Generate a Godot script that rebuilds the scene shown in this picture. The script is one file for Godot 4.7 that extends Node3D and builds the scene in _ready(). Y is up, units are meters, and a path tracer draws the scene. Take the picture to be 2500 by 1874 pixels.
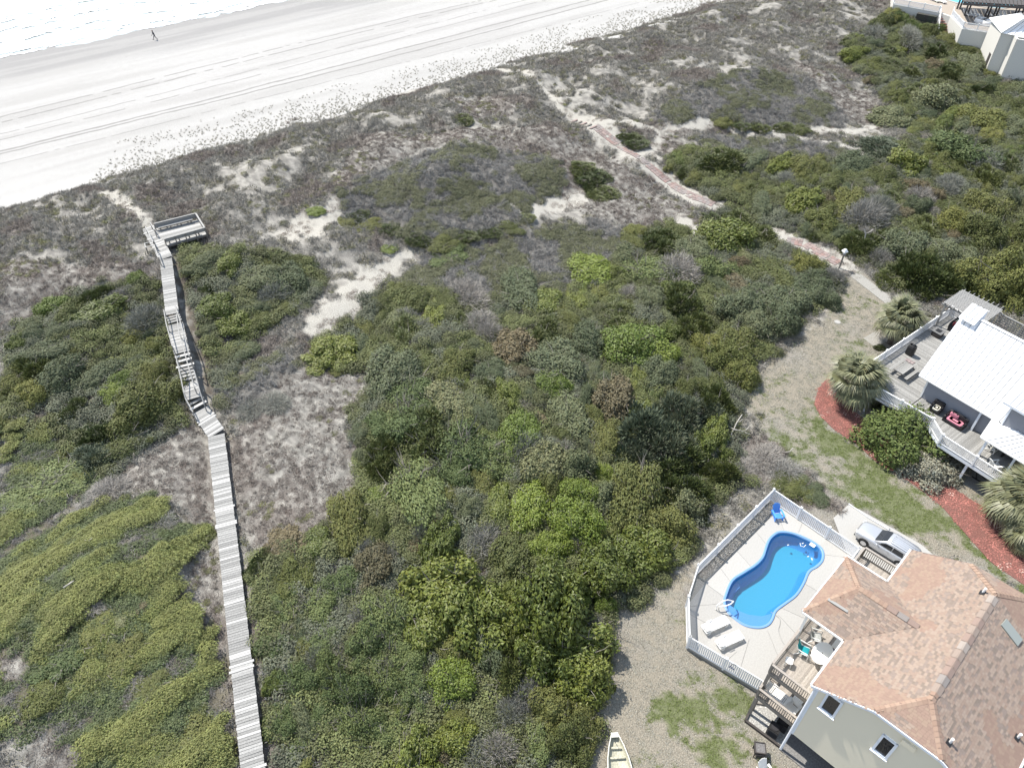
extends Node3D
# A dune thicket behind a beach, seen from about fifty metres up: boardwalk, two beach houses, a pool.
# World: y up, metres; the ground by the houses is y = 0, the sea lies towards -x -z.

var rng := RandomNumberGenerator.new()
var noise := FastNoiseLite.new()
var fine := FastNoiseLite.new()
var used := {}
var mats := {}
var UNIT := BoxMesh.new()
var CYL := CylinderMesh.new()
var R2 := sqrt(0.5)

func _ready() -> void:
	rng.seed = 7
	noise.seed = 11; noise.frequency = 0.085; noise.fractal_octaves = 4
	fine.seed = 5; fine.frequency = 0.5; fine.fractal_octaves = 3
	CYL.top_radius = 0.5; CYL.bottom_radius = 0.5; CYL.height = 1.0; CYL.radial_segments = 12; CYL.rings = 0
	camera_and_light()
	make_materials()
	make_zones()
	make_ground()
	make_beach()
	make_paths()
	make_vegetation()
	make_boardwalk()
	make_lookout()
	make_pool_yard()
	make_tan_house()
	make_white_house()
	make_resort()
	make_yard_things()
	make_person()

func camera_and_light() -> void:
	var cam := Camera3D.new()
	cam.name = "camera"
	cam.position = Vector3(0, 50, 0)
	cam.rotation_degrees = Vector3(-43, 0, 0)
	cam.fov = 53.06
	cam.near = 0.5
	cam.far = 3000.0
	add_child(cam)
	cam.current = true
	var sun := DirectionalLight3D.new()
	sun.name = "sun"
	sun.light_energy = 1.55
	sun.light_color = Color(1.0, 0.975, 0.935)
	sun.light_angular_distance = 0.55
	sun.shadow_enabled = true
	add_child(sun)
	sun.look_at_from_position(Vector3.ZERO, Vector3(0.414, -0.839, 0.354))
	var sky := ProceduralSkyMaterial.new()
	sky.sky_top_color = Color(0.57, 0.64, 0.74)
	sky.sky_horizon_color = Color(0.88, 0.90, 0.92)
	sky.sky_curve = 0.16
	sky.ground_bottom_color = Color(0.55, 0.55, 0.52)
	sky.ground_horizon_color = Color(0.80, 0.84, 0.87)
	sky.sun_angle_max = 4.0
	var e := Environment.new()
	e.background_mode = Environment.BG_SKY
	e.sky = Sky.new()
	e.sky.sky_material = sky
	e.background_energy_multiplier = 1.25
	e.tonemap_mode = Environment.TONE_MAPPER_LINEAR
	e.tonemap_exposure = 1.6
	e.sdfgi_enabled = true
	e.ssao_enabled = true
	e.ssil_enabled = true
	e.fog_enabled = FOG
	e.fog_density = 0.0003
	e.fog_light_color = Color(0.89, 0.90, 0.91)
	var w := WorldEnvironment.new()
	w.name = "environment"
	w.environment = e
	add_child(w)

const FOG := false

# ---------------------------------------------------------------- helpers
func numbered(n: String) -> String:
	used[n] = used.get(n, -1) + 1
	return n if used[n] == 0 else "%s_%03d" % [n, used[n]]

func tag(o: Node3D, label: String, category: String, group := "") -> Node3D:
	o.set_meta("label", label)
	o.set_meta("category", category)
	if group: o.set_meta("group", group)
	return o

func thing(called: String, label: String, category: String, at := Vector3.ZERO, turn := 0.0, group := "") -> Node3D:
	var o := Node3D.new()
	o.name = numbered(called)
	add_child(o)
	o.position = at
	o.rotation.y = turn
	return tag(o, label, category, group)

func dup(o: Node3D, at: Vector3, turn: float, label := "", s := Vector3.ONE) -> Node3D:
	var c: Node3D = o.duplicate()
	c.name = numbered(str(o.name).rstrip("0123456789_"))
	add_child(c)
	c.position = at
	c.rotation.y = turn
	c.scale = s
	if label: c.set_meta("label", label)
	return c

func put(mesh: Mesh, called: String, m: Material, parent: Node = self) -> MeshInstance3D:
	var o := MeshInstance3D.new()
	o.mesh = mesh
	o.material_override = m
	if parent == self:
		o.name = numbered(called)
		add_child(o)
	else:
		o.name = called
		parent.add_child(o, true)
	return o

func structure(mesh: Mesh, called: String, m: Material) -> MeshInstance3D:
	var o := put(mesh, called, m)
	o.set_meta("kind", "structure")
	return o

# a box part: shared unit cube, sized and turned
func bx(parent: Node, called: String, m: Material, at: Vector3, size: Vector3, turn := Vector3.ZERO) -> MeshInstance3D:
	var o := put(UNIT, called, m, parent)
	o.transform = Transform3D(Basis.from_euler(turn) * Basis.from_scale(size), at)
	return o

# a bar from p to q with a rectangular section (w across, h upright)
func bar(parent: Node, called: String, m: Material, p: Vector3, q: Vector3, w: float, h: float) -> MeshInstance3D:
	var o := put(UNIT, called, m, parent)
	o.transform = bar_at(p, q, w, h)
	return o

func bar_at(p: Vector3, q: Vector3, w: float, h: float) -> Transform3D:
	var d := q - p
	var x := d.normalized()
	var up := Vector3.UP if absf(x.y) < 0.98 else Vector3(0.6, 0, 0.8)
	var z := x.cross(up).normalized()
	var y := z.cross(x)
	return Transform3D(Basis(x * d.length(), y * h, z * w), (p + q) * 0.5)

func rod(parent: Node, called: String, m: Material, p: Vector3, q: Vector3, r: float) -> MeshInstance3D:
	var o := put(CYL, called, m, parent)
	var t := bar_at(p, q, 1, 1)
	o.transform = Transform3D(Basis(t.basis.y * r * 2, t.basis.x, t.basis.z * r * 2), t.origin)
	return o

func begin() -> SurfaceTool:
	var st := SurfaceTool.new()
	st.begin(Mesh.PRIMITIVE_TRIANGLES)
	return st

func tri(st: SurfaceTool, a: Vector3, b: Vector3, c: Vector3) -> void:
	st.add_vertex(a); st.add_vertex(b); st.add_vertex(c)

func quad(st: SurfaceTool, a: Vector3, b: Vector3, c: Vector3, d: Vector3) -> void:
	tri(st, a, b, c); tri(st, a, c, d)

func sbox(st: SurfaceTool, t: Transform3D) -> void:
	st.append_from(UNIT, 0, t)

func done(st: SurfaceTool) -> ArrayMesh:
	st.generate_normals()
	return st.commit()

# tube along points
func tube_mesh(pts: Array, r: float, sides := 7) -> ArrayMesh:
	var st := begin()
	st.set_smooth_group(0)
	var rings := []
	for i in pts.size():
		var d: Vector3 = (pts[mini(i + 1, pts.size() - 1)] - pts[maxi(i - 1, 0)]).normalized()
		var u := d.cross(Vector3.UP if absf(d.y) < 0.95 else Vector3.RIGHT).normalized()
		var v := d.cross(u)
		var ring := []
		for k in sides:
			var a := TAU * k / sides
			ring.append(pts[i] + (u * cos(a) + v * sin(a)) * r)
		rings.append(ring)
	for i in rings.size() - 1:
		for k in sides:
			var n := (k + 1) % sides
			quad(st, rings[i][k], rings[i + 1][k], rings[i + 1][n], rings[i][n])
	return done(st)

# lofted skin through rings of equal length; ends closed
func loft(rings: Array, smooth := true, caps := true) -> ArrayMesh:
	var st := begin()
	st.set_smooth_group(0 if smooth else -1)
	var n: int = rings[0].size()
	for i in rings.size() - 1:
		for k in n:
			var j := (k + 1) % n
			quad(st, rings[i][k], rings[i][j], rings[i + 1][j], rings[i + 1][k])
	if caps:
		for r in [rings[0], rings[-1]]:
			var c := Vector3.ZERO
			for p in r: c += p / n
			for k in n: tri(st, r[k], c, r[(k + 1) % n])
	return done(st)

# flat polygon (x, z pairs) as a slab from y0 up to y1
func slab_mesh(flat: Array, y0: float, y1: float) -> ArrayMesh:
	var pts := PackedVector2Array()
	for i in range(0, flat.size(), 2): pts.append(Vector2(flat[i], flat[i + 1]))
	var st := begin()
	st.set_smooth_group(-1)
	var ids := Geometry2D.triangulate_polygon(pts)
	for i in range(0, ids.size(), 3):
		var a := pts[ids[i]]; var b := pts[ids[i + 1]]; var c := pts[ids[i + 2]]
		if (b - a).cross(c - a) < 0:
			var q := b; b = c; c = q
		tri(st, Vector3(a.x, y1, a.y), Vector3(b.x, y1, b.y), Vector3(c.x, y1, c.y))
		tri(st, Vector3(a.x, y0, a.y), Vector3(c.x, y0, c.y), Vector3(b.x, y0, b.y))
	for i in pts.size():
		var p := pts[i]; var q := pts[(i + 1) % pts.size()]
		quad(st, Vector3(p.x, y0, p.y), Vector3(p.x, y1, p.y), Vector3(q.x, y1, q.y), Vector3(q.x, y0, q.y))
	return done(st)

func rnd(a: float, b: float) -> float:
	return rng.randf_range(a, b)

# ---------------------------------------------------------------- materials: real-world base colours (linear)
func mat(called: String, r: float, g: float, b: float, rough := 0.85, metal := 0.0, mottle := 0.0) -> StandardMaterial3D:
	var m := StandardMaterial3D.new()
	m.resource_name = called
	m.albedo_color = Color(r, g, b).linear_to_srgb()
	m.roughness = rough
	m.metallic = metal
	if mottle > 0.0:
		m.albedo_texture = mottled(mottle)
		m.uv1_triplanar = true
		m.uv1_world_triplanar = true
		m.uv1_scale = Vector3.ONE * 0.4
	mats[called] = m
	return m

var mottles := {}
func mottled(amount: float) -> NoiseTexture2D:
	if not mottles.has(amount):
		var n := FastNoiseLite.new()
		n.seed = 3; n.frequency = 0.035; n.fractal_octaves = 5; n.fractal_gain = 0.62
		var t := NoiseTexture2D.new()
		t.width = 512; t.height = 512; t.seamless = true; t.noise = n
		var g := Gradient.new()
		g.set_color(0, Color(1, 1, 1) * (1.0 - amount) + Color(0, 0, 0, 1)); g.set_color(1, Color(1, 1, 1))
		t.color_ramp = g
		mottles[amount] = t
	return mottles[amount]

func tinted(called: String, r: float, g: float, b: float, rough := 0.6, leaf := false) -> StandardMaterial3D:
	var m := mat(called, r, g, b, rough)
	m.vertex_color_use_as_albedo = true
	if leaf:
		m.backlight_enabled = true
		m.backlight = Color(r * 0.5, g * 0.6, b * 0.3).linear_to_srgb()
	return m

func make_materials() -> void:
	mat("white", 0.78, 0.78, 0.77, 0.5)
	mat("vinyl", 0.74, 0.75, 0.77, 0.4)
	mat("plastic", 0.76, 0.76, 0.74, 0.35)
	mat("concrete", 0.40, 0.39, 0.37, 0.9, 0, 0.10)
	mat("old_concrete", 0.40, 0.385, 0.35, 0.95, 0, 0.3)
	mat("slab_grey", 0.20, 0.20, 0.20, 0.8, 0, 0.3)
	for i in 5:
		var k: float = [0.82, 0.92, 1.0, 1.08, 1.2][i]
		mat("board%d" % i, 0.355 * k, 0.35 * k, 0.335 * k, 0.9, 0, 0.25)
		mat("deck%d" % i, 0.335 * k, 0.33 * k, 0.315 * k, 0.9, 0, 0.25)
		mat("tan_deck%d" % i, 0.37 * k, 0.335 * k, 0.30 * k, 0.9, 0, 0.2)
		mat("mulch%d" % i, 0.30 * k, 0.105 * k, 0.08 * k, 0.95)
	mat("new_board", 0.50, 0.49, 0.47, 0.9, 0, 0.15)
	mat("dark_wood", 0.24, 0.22, 0.195, 0.9, 0, 0.3)
	mat("rail_wood", 0.27, 0.245, 0.215, 0.9, 0, 0.25)
	mat("siding_tan", 0.74, 0.675, 0.53, 0.7)
	mat("siding_grey", 0.24, 0.25, 0.28, 0.75)
	mat("trim_blue", 0.70, 0.74, 0.80, 0.5)
	mat("metal_roof", 0.80, 0.80, 0.80, 0.35)
	mat("seam_metal", 0.30, 0.31, 0.32, 0.4)
	mat("glass", 0.02, 0.022, 0.025, 0.04)
	mat("black", 0.012, 0.012, 0.013, 0.45)
	mat("wicker", 0.016, 0.015, 0.018, 0.6)
	mat("rubber", 0.02, 0.02, 0.02, 0.85)
	mat("chrome", 0.6, 0.6, 0.62, 0.2, 0.9)
	mat("silver_paint", 0.50, 0.51, 0.53, 0.3, 0.55).clearcoat_enabled = true
	mat("blue_chair", 0.07, 0.27, 0.72, 0.45)
	mat("teal", 0.0, 0.24, 0.28, 0.8)
	mat("navy", 0.02, 0.04, 0.16, 0.8)
	mat("pink", 0.50, 0.19, 0.25, 0.85)
	mat("cream", 0.55, 0.53, 0.45, 0.85)
	mat("olive_cloth", 0.13, 0.16, 0.12, 0.9)
	mat("red_cloth", 0.14, 0.02, 0.025, 0.9)
	mat("towel", 0.40, 0.33, 0.32, 0.95, 0, 0.3)
	mat("bark", 0.13, 0.11, 0.09, 0.95, 0, 0.3)
	mat("palm_bark", 0.20, 0.17, 0.14, 0.95, 0, 0.4)
	mat("driftwood", 0.34, 0.32, 0.29, 0.95)
	mat("brown_wood", 0.05, 0.043, 0.04, 0.8)

# ---------------------------------------------------------------- terrain
const HILLS := [-8, -88, 9, 2.0, 33, -115, 11, 2.0, -31, -29, 8, 2.5, -4, -52, 13, 1.0, -30, -72, 6, 0.7, -2, -32, 10, 0.6, 45, -92, 14, 0.8, 92, -143, 16, 1.6]

func seaward(x: float, z: float) -> float:    # metres towards the sea from the foot of the dune
	return -0.604 * (x + 27.2) - 0.798 * (z + 113.5)

func height(x: float, z: float) -> float:
	var s := seaward(x, z)
	var h := 3.0 * smoothstep(-58, -18, s) - 3.9 * smoothstep(-11, 6, s) - 1.7 * clampf((s - 4) / 56, 0, 1) - maxf(0, s - 60) * 0.05
	for i in range(0, HILLS.size(), 4):
		var d2: float = ((x - HILLS[i]) ** 2 + (z - HILLS[i + 1]) ** 2) / (HILLS[i + 2] * HILLS[i + 2])
		if d2 < 6.0:
			h += HILLS[i + 3] * exp(-d2) * (1.0 - smoothstep(-12, -4, s))
	var m := minf(1.0, smoothstep(-75, -58, s) + (1.0 - smoothstep(0, 8, x))) * (1.0 - 0.85 * smoothstep(-8, 6, s))
	m *= 1.0 + 1.3 * smoothstep(-52, -30, s) * (1.0 - smoothstep(-10, -2, s))
	h += m * (0.16 * sin(x * 0.55 + 1.3 * sin(z * 0.21)) + 0.14 * sin(z * 0.62 + x * 0.17 + 1.0) + 0.07 * sin(x * 1.3 - z * 1.1))
	if z > -50.0: h = lerpf(h, minf(h, 0.1), 1.0 - smoothstep(1.2, 4.5, absf(x - walk_x(z))))      # the boardwalk keeps to a low corridor
	return h

func on(x: float, z: float, up := 0.0) -> Vector3:
	return Vector3(x, height(x, z) + up, z)

# ---------------------------------------------------------------- what grows where: outlines in metres (x, z pairs)
enum { DUNE, THICKET, YARD, SAND, BLANKET, VINE, HARD, SPARSE, GREENLOW }
const X0 := -118.0
const Z0 := -182.0
const CELL := 0.5
const NX := 472
const NZ := 350
var zone := PackedByteArray()

func outline(flat: Array) -> PackedVector2Array:
	var p := PackedVector2Array()
	for i in range(0, flat.size(), 2): p.append(Vector2(flat[i], flat[i + 1]))
	return p

func fill_zone(flat: Array, kind: int, ragged := 0.8) -> void:
	var p := outline(flat)
	var box := Rect2(p[0], Vector2.ZERO)
	for q in p: box = box.expand(q)
	for j in range(maxi(0, int((box.position.y - Z0) / CELL) - 2), mini(NZ, int((box.end.y - Z0) / CELL) + 3)):
		for i in range(maxi(0, int((box.position.x - X0) / CELL) - 2), mini(NX, int((box.end.x - X0) / CELL) + 3)):
			var q := Vector2(X0 + i * CELL, Z0 + j * CELL)
			q += Vector2(fine.get_noise_2d(q.x, q.y), fine.get_noise_2d(q.x + 99, q.y)) * ragged * 1.6
			if Geometry2D.is_point_in_polygon(q, p):
				zone[j * NX + i] = kind

func trail(flat: Array, width: float, kind := SAND) -> void:
	var p := outline(flat)
	for k in p.size() - 1:
		var n := int(p[k].distance_to(p[k + 1]) / 0.25) + 1
		for t in n:
			var q := p[k].lerp(p[k + 1], float(t) / n)
			var r := width * (0.5 + 0.35 * fine.get_noise_2d(q.x * 0.6, q.y * 0.6))
			for j in range(int((q.y - r - Z0) / CELL), int((q.y + r - Z0) / CELL) + 2):
				for i in range(int((q.x - r - X0) / CELL), int((q.x + r - X0) / CELL) + 2):
					if i >= 0 and j >= 0 and i < NX and j < NZ and Vector2(X0 + i * CELL, Z0 + j * CELL).distance_to(q) < r:
						zone[j * NX + i] = kind

func zone_at(x: float, z: float) -> int:
	var i := int((x - X0) / CELL + 0.5)
	var j := int((z - Z0) / CELL + 0.5)
	if i < 0 or j < 0 or i >= NX or j >= NZ: return DUNE
	return zone[j * NX + i]

func make_zones() -> void:
	zone.resize(NX * NZ)
	# dry hollows thinly overgrown
	fill_zone([-56.18, -71.01, -38.3, -67.99, -37.06, -65.44, -50.97, -60.04], SPARSE)
	fill_zone([-24.95, -50.23, -22.44, -54.75, -19.09, -55.61, -15.6, -50.29, -13.95, -45.38, -12.87, -38.05, -15, -35.67, -19.35, -34.07, -21.38, -36.34, -23.87, -43.61], SPARSE)
	fill_zone([11.21, -101.47, 14.5, -95.51, 18.72, -89.06, 22.85, -85.44, 23.19, -80.59, 19.44, -81.72, 10.91, -81.69, 5.43, -85.56, 7.38, -89.69, 4.61, -96.9, -0.39, -101.65, 2.86, -103.87], SPARSE)
	fill_zone([48.16, -130.55, 51.35, -123.13, 56.98, -121, 56.45, -115.39, 58.32, -108.74, 53.72, -109.11, 50.08, -110.85, 48.79, -118.97], SPARSE)
	fill_zone([-27.7, -46.39, -25.97, -45.95, -23.16, -38.72, -20.47, -30.18, -18.11, -24.88, -15.77, -18.75, -14.87, -18.71, -17.57, -26.56, -18.84, -29.06, -20.83, -34.18, -24.84, -46.41, -28.1, -49.2], SPARSE)
	fill_zone([-29.99, -47.33, -27.68, -49.21, -23.54, -38.73, -20.91, -30.56, -19.15, -25.21, -20.58, -25.86, -22.41, -28.94, -23.42, -30.3, -24.31, -33.11, -24.07, -36.78, -26.39, -38.49, -30.44, -39.66, -34.94, -39.38, -34.81, -41.87, -31.8, -43.32], SPARSE)
	fill_zone([-21.95, -52.36, -19.2, -56.25, -14.05, -54.9, -14.51, -48.92, -17.5, -51.45], SPARSE)
	fill_zone([-19.58, -101.48, -9.35, -101.54, -0.39, -104.38, 2.78, -99.61, 1.49, -96.69, -4.7, -97.19, -12.52, -94.51, -17.97, -89.71, -20.86, -85.9, -23.06, -85.6], SPARSE)
	fill_zone([-10.8, -113.29, -1.12, -115.37, 0.93, -107.71, -6.99, -106.08], SPARSE)
	# blankets of low grey brush on the dune mounds
	fill_zone([-20.65, -82.76, -17.85, -88.73, -13.56, -92.68, -8.9, -95.22, -4.69, -96.77, 1.49, -96.69, 5.79, -95.14, 7.09, -89.99, 5.51, -87.58, 2.51, -84.28, 1.32, -80.03, -3.59, -78.3, -8.26, -75.13, -11.5, -76.08, -15.05, -78.86, -17.43, -76.58, -19.56, -78.36], BLANKET)
	fill_zone([19.79, -108.36, 30.75, -117.91, 37.25, -121.58, 44.31, -124.65, 47.81, -121.16, 50.08, -110.85, 46.35, -105.91, 39.56, -105.84, 32.83, -106.28, 27.38, -105.91, 22.05, -105.37], BLANKET)
	fill_zone([-7.79, -76.05, -1.4, -76.32, 4.11, -80.25, 10.37, -82.07, 15.32, -80.48, 13.17, -76.22, 7.34, -69.17, -0.3, -67.38, -5.25, -66.6, -12.34, -68.07, -10.79, -73.23], BLANKET)
	fill_zone([-31.11, -57.21, -26.26, -55.63, -23.06, -57.51, -20.78, -55.36, -23.4, -51.16, -27.05, -50.17], BLANKET)
	fill_zone([24.94, -102.34, 29.77, -103.74, 35.39, -102.48, 45.3, -102.39, 48.45, -97.97, 40.73, -95.56, 31.25, -97.95], BLANKET)
	# tall thicket
	fill_zone([-48.73, -57.23, -48.58, -60.5, -46.76, -64.04, -43.88, -65.74, -40.62, -66.43, -37.96, -67.49, -35.81, -62.34, -33.17, -56.86, -30.7, -51.03, -29.34, -48.53, -31.6, -46.11, -32.1, -44.14, -32.46, -42.88, -33.98, -41.8, -37.94, -43.58, -41.86, -45.03, -44.73, -46.34, -46.61, -50.58], THICKET)
	fill_zone([-37.33, -70.72, -35.78, -73.98, -30.47, -70.82, -25.94, -72.18, -22.96, -71.79, -20.64, -70.04, -20.33, -65.66, -21.95, -63.69, -23.98, -61.73, -26.34, -59.68, -26.26, -55.63, -26.2, -51.9, -27.51, -51.23, -29.02, -52.9, -30.71, -57.32, -32.75, -61.19, -35.44, -66.71], THICKET)
	fill_zone([-13.93, -70.84, -12.34, -68.07, -5.25, -66.6, -0.3, -67.38, 7.34, -69.17, 13.17, -76.22, 15.32, -80.48, 19, -82.66, 22.44, -79.54, 24.58, -85.39, 28.39, -86.8, 30.51, -82.99, 31.34, -77.45, 34.88, -74.56, 36.17, -71.8, 36.15, -69.21, 34.75, -67.11, 32.17, -65.08, 29.57, -62.73, 27.35, -59.73, 24.34, -56.89, 22.37, -54.19, 21.32, -50.4, 20.17, -48.03, 19.86, -44.69, 19.46, -41.08, 17, -39.37, 14.73, -37.26, 13.73, -34.62, 11.57, -32.12, 8.94, -30.5, 6.8, -29.33, 6.18, -25.84, 5.96, -23.25, 5.51, -21.43, 4.78, -19.69, 4.13, -18.63, 3.69, -15.98, -13.96, -15.99, -14.87, -18.71, -15.68, -21.55, -16.66, -23.96, -17.57, -26.56, -18.67, -29.06, -19.98, -32.93, -19.35, -34.07, -16.64, -34.82, -14.72, -36.1, -12.87, -38.05, -13.3, -43.47, -14.73, -48.93, -13.62, -51.72, -13.6, -54.85, -17.28, -55.58, -20.12, -57.57, -19.91, -60.24, -16.53, -62.54, -15.05, -66.06], THICKET)
	fill_zone([20.28, -96.68, 24.06, -100.45, 31.25, -97.95, 40.73, -95.56, 48.45, -97.97, 53.69, -103.47, 56.88, -104.93, 59.43, -106.37, 63.31, -105.65, 65.31, -99.72, 74.22, -94.54, 57.5, -62.73, 54.79, -65.88, 49.95, -67.51, 47.59, -66.68, 44.23, -68.34, 42.47, -70.47, 40.77, -73.11, 39.16, -76.37, 35.46, -78.79, 32.06, -80.38, 28.63, -84.91, 26.14, -87.44, 23.68, -90.17, 20.59, -93.95], THICKET)
	fill_zone([56.17, -133.6, 61.84, -143.98, 67.47, -148.95, 76.42, -149.53, 77.99, -140.77, 82.64, -136.28, 94.55, -129.61, 76.09, -94.54, 65.31, -99.72, 63.31, -105.65, 59.43, -106.37, 58.53, -112.96, 57.72, -118.99, 57.94, -124.05], THICKET)
	fill_zone([20.46, -47.46, 22.54, -45.79, 24.27, -43.13, 26.28, -40.61, 26.22, -39.16, 24.71, -39.16, 22.56, -41.1, 19.74, -40.59], SPARSE)
	# smooth vine-covered slopes
	fill_zone([-44.18, -47.66, -41.72, -46.59, -35.91, -43.52, -34.07, -41.54, -35.05, -39.63, -35.82, -38.06, -38.87, -38.27, -40.7, -39.11, -43.11, -44.13], VINE)
	fill_zone([-42.74, -38.53, -38.87, -38.27, -35.24, -37.58, -34.27, -37.86, -36.65, -36.52, -38.98, -33.89, -40.4, -32.61], VINE)
	fill_zone([-40.39, -31.35, -38.98, -33.89, -36.85, -36.97, -32.93, -39.22, -29.06, -38.94, -25.27, -37.18, -24.07, -36.78, -24.58, -33.01, -23.42, -30.3, -22.41, -28.94, -21.08, -26.52, -19.55, -25.54, -18.57, -23.27, -17.34, -18.77, -16.68, -15.95, -26.4, -16.01, -28.46, -20.09, -30.49, -20.48, -32.74, -18.9], VINE)
	fill_zone([58.05, -108.01, 64.55, -107.07, 64.81, -102.87, 58.24, -101.3], VINE)
	fill_zone([-31.05, -20.46, -29.26, -20.83, -27.49, -20.12, -26.6, -18.65, -26.5, -17.57, -30.28, -17.47], SPARSE)
	fill_zone([-34.97, -25.41, -32.94, -25.29, -31.8, -24.4, -32.2, -23.49, -33.87, -22.98], SPARSE)
	# lawns
	fill_zone([36.94, -70.92, 39.34, -73.57, 40.73, -69.19, 41.12, -62.72, 41.87, -59.73, 41.96, -49.23, 43.36, -38.69, 39.63, -28.75, 35.13, -33.62, 31.92, -34.46, 29.43, -37.54, 27.35, -37.99, 26.74, -39.64, 26.11, -41.35, 23.82, -44.44, 22.12, -47.47, 21.89, -51.64, 24.33, -55.86, 27.63, -59.01, 30.58, -61.21, 33.03, -64.68, 35.63, -67.52], YARD)
	fill_zone([4.52, -15.99, 4.74, -19.13, 5.81, -21.43, 6.37, -25.18, 7.1, -28.97, 9.26, -30.32, 12.26, -32.13, 13.58, -33.78, 16.16, -34.22, 22.31, -38.69, 26.07, -38.69, 39.44, -28.39, 32.4, -14.99, 16.12, -14.99], YARD, 0.5)
	# bare sand
	fill_zone([-27.66, -76.97, -25.58, -80.11, -22.52, -82.09, -20.62, -83.76, -20.38, -80.19, -21.47, -75.75, -24.5, -74.95], SAND)
	fill_zone([-20.71, -59.53, -21.1, -62.97, -18.89, -65.76, -16.21, -71.03, -13.49, -74.42, -10.63, -74.82, -10.31, -73.9, -13.7, -70.94, -15.05, -66.06, -17.42, -62.32, -19.34, -59.62], SAND)
	fill_zone([1.92, -83.2, 4.89, -86.78, 9.17, -89.35, 9.52, -85.89, 5.95, -84.13, 3.01, -81.22], SAND)
	fill_zone([19.88, -103.46, 25.93, -104.8, 24.06, -100.45, 19.71, -97.18, 18.27, -98.32], SPARSE)
	trail([12.02, -104.06, 16.16, -106.05, 21.32, -104.35, 24.61, -105.02, 29.54, -106.36, 35.16, -104.42, 39.21, -104.62, 43.97, -106.84, 49.36, -106.64, 54.14, -110.29, 58.98, -108.71], 1.7)
	trail([39.21, -104.62, 44.16, -103.01, 48.3, -101.39, 50.02, -97.94], 1.2)
	trail([47.42, -130.63, 48.15, -122.53, 50.3, -116.47, 51.73, -111.68, 54.14, -110.29], 1.3, SPARSE)
	trail([21.32, -104.35, 18.91, -98.33, 20.28, -96.68], 1.2)
	trail([-38.52, -72.24, -41.05, -76.12, -43.49, -79.12, -47.24, -82.99, -50.35, -85.55], 1.7)
	trail([-2.38, -128.84, 1.76, -122.82, 3.88, -119.39, 5.85, -114.3, 7.42, -110.3, 10.57, -106.5], 1.3)
	trail([10.39, -106.61, 12.59, -102.88, 14.96, -100.07, 18.15, -94.92, 20.94, -91.96, 23.26, -87.97, 25.83, -85.86], 3.0)
	trail([30.44, -80.51, 32.26, -79.05, 34.66, -77.74, 36.6, -75, 38.01, -72.68], 2.8)
	trail([-17.38, -120.76, -15.19, -124.75], 3.0)
	trail([27.18, -121.92, 32.72, -127.5], 0.9)
	trail([-0.34, -83.62, 1.89, -81.26, 4.21, -83.58], 1.0)
	trail([20.84, -83.57, 22.1, -80.72, 22.04, -78.91], 1.6)
	# built over
	fill_zone([25.72, -37.76, 27.57, -39.26, 28.4, -38.69, 32.03, -35.19, 33.46, -32.6, 27.76, -29.86, 25.87, -33.41], HARD, 0.0)
	fill_zone([13, -31.75, 14.01, -34.2, 21.56, -40.5, 27.14, -35.1, 22.48, -29.12, 23.41, -26.79, 17.51, -21.47, 16.56, -23.79, 12.24, -26.76], HARD, 0.0)

# ---------------------------------------------------------------- ground
const DRY_SAND := Color(0.58, 0.55, 0.49)
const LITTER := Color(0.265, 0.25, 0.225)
const RED_LITTER := Color(0.245, 0.215, 0.19)
const STRAW := Color(0.40, 0.36, 0.285)

var lawn_green := []

func greenness(x: float, z: float) -> float:
	var n := noise.get_noise_2d(x * 1.6, z * 1.6)
	var g := -0.3 + n
	for i in lawn_green.size():
		if Geometry2D.is_point_in_polygon(Vector2(x + n * 2.5, z + fine.get_noise_2d(x, z) * 2.0), lawn_green[i]): g = maxf(g, (0.4 if i == 0 else 1.15) + n * 0.9)
	return g

func ground_color(x: float, z: float) -> Color:
	var s := seaward(x, z)
	var n := noise.get_noise_2d(x, z)
	var f := fine.get_noise_2d(x * 1.7, z * 1.7)
	if s > -2.0 + 9.0 * n + 3.0 * f:
		var c := Color(0.68, 0.665, 0.64) * (1.0 + 0.05 * f)
		var streak := noise.get_noise_2d(s * 2.2, (x * 0.798 - z * 0.604) * 0.16)
		c = c.lerp(Color(0.50, 0.485, 0.46), clampf(0.12 + streak * 0.9, 0, 0.45) * smoothstep(2, 12, s))
		var wet := smoothstep(47.0 + 5.0 * streak, 56.0 + 5.0 * streak, s) * (1.0 - 0.5 * smoothstep(0.0, 0.25, streak))
		return c.lerp(Color(0.42, 0.41, 0.40), wet * 0.85)
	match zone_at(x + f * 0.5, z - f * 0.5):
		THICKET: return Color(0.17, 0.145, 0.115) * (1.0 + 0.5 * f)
		VINE: return Color(0.19, 0.17, 0.12) * (1.0 + 0.5 * f)
		SAND: return DRY_SAND.lerp(LITTER, clampf(f * 1.4 - 0.25 + n * 0.4, 0, 0.7)) * 1.12
		YARD:
			var c := STRAW.lerp(Color(0.40, 0.375, 0.335), clampf(n * 1.6 + f * 0.8 + 0.25, 0, 1))
			return c.lerp(Color(0.155, 0.195, 0.06), clampf(greenness(x, z) + f * 1.1, 0, 0.8))
		BLANKET: return LITTER * (1.0 + 0.3 * f)
		SPARSE:
			return DRY_SAND.lerp(LITTER.lerp(RED_LITTER, clampf(n * 2.0 + 0.5, 0, 1)), clampf(0.80 + 1.5 * fine.get_noise_2d(x * 3.1 + 7, z * 3.1) + f * 0.5 + n * 0.4, 0.12, 0.97))
	return DRY_SAND.lerp(LITTER.lerp(RED_LITTER, clampf(n * 2.0 - 0.1, 0, 1)), clampf(0.85 + f * 1.0 + 0.8 * fine.get_noise_2d(x * 3.1 + 7, z * 3.1) + n * 0.8, 0, 0.97))

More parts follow.
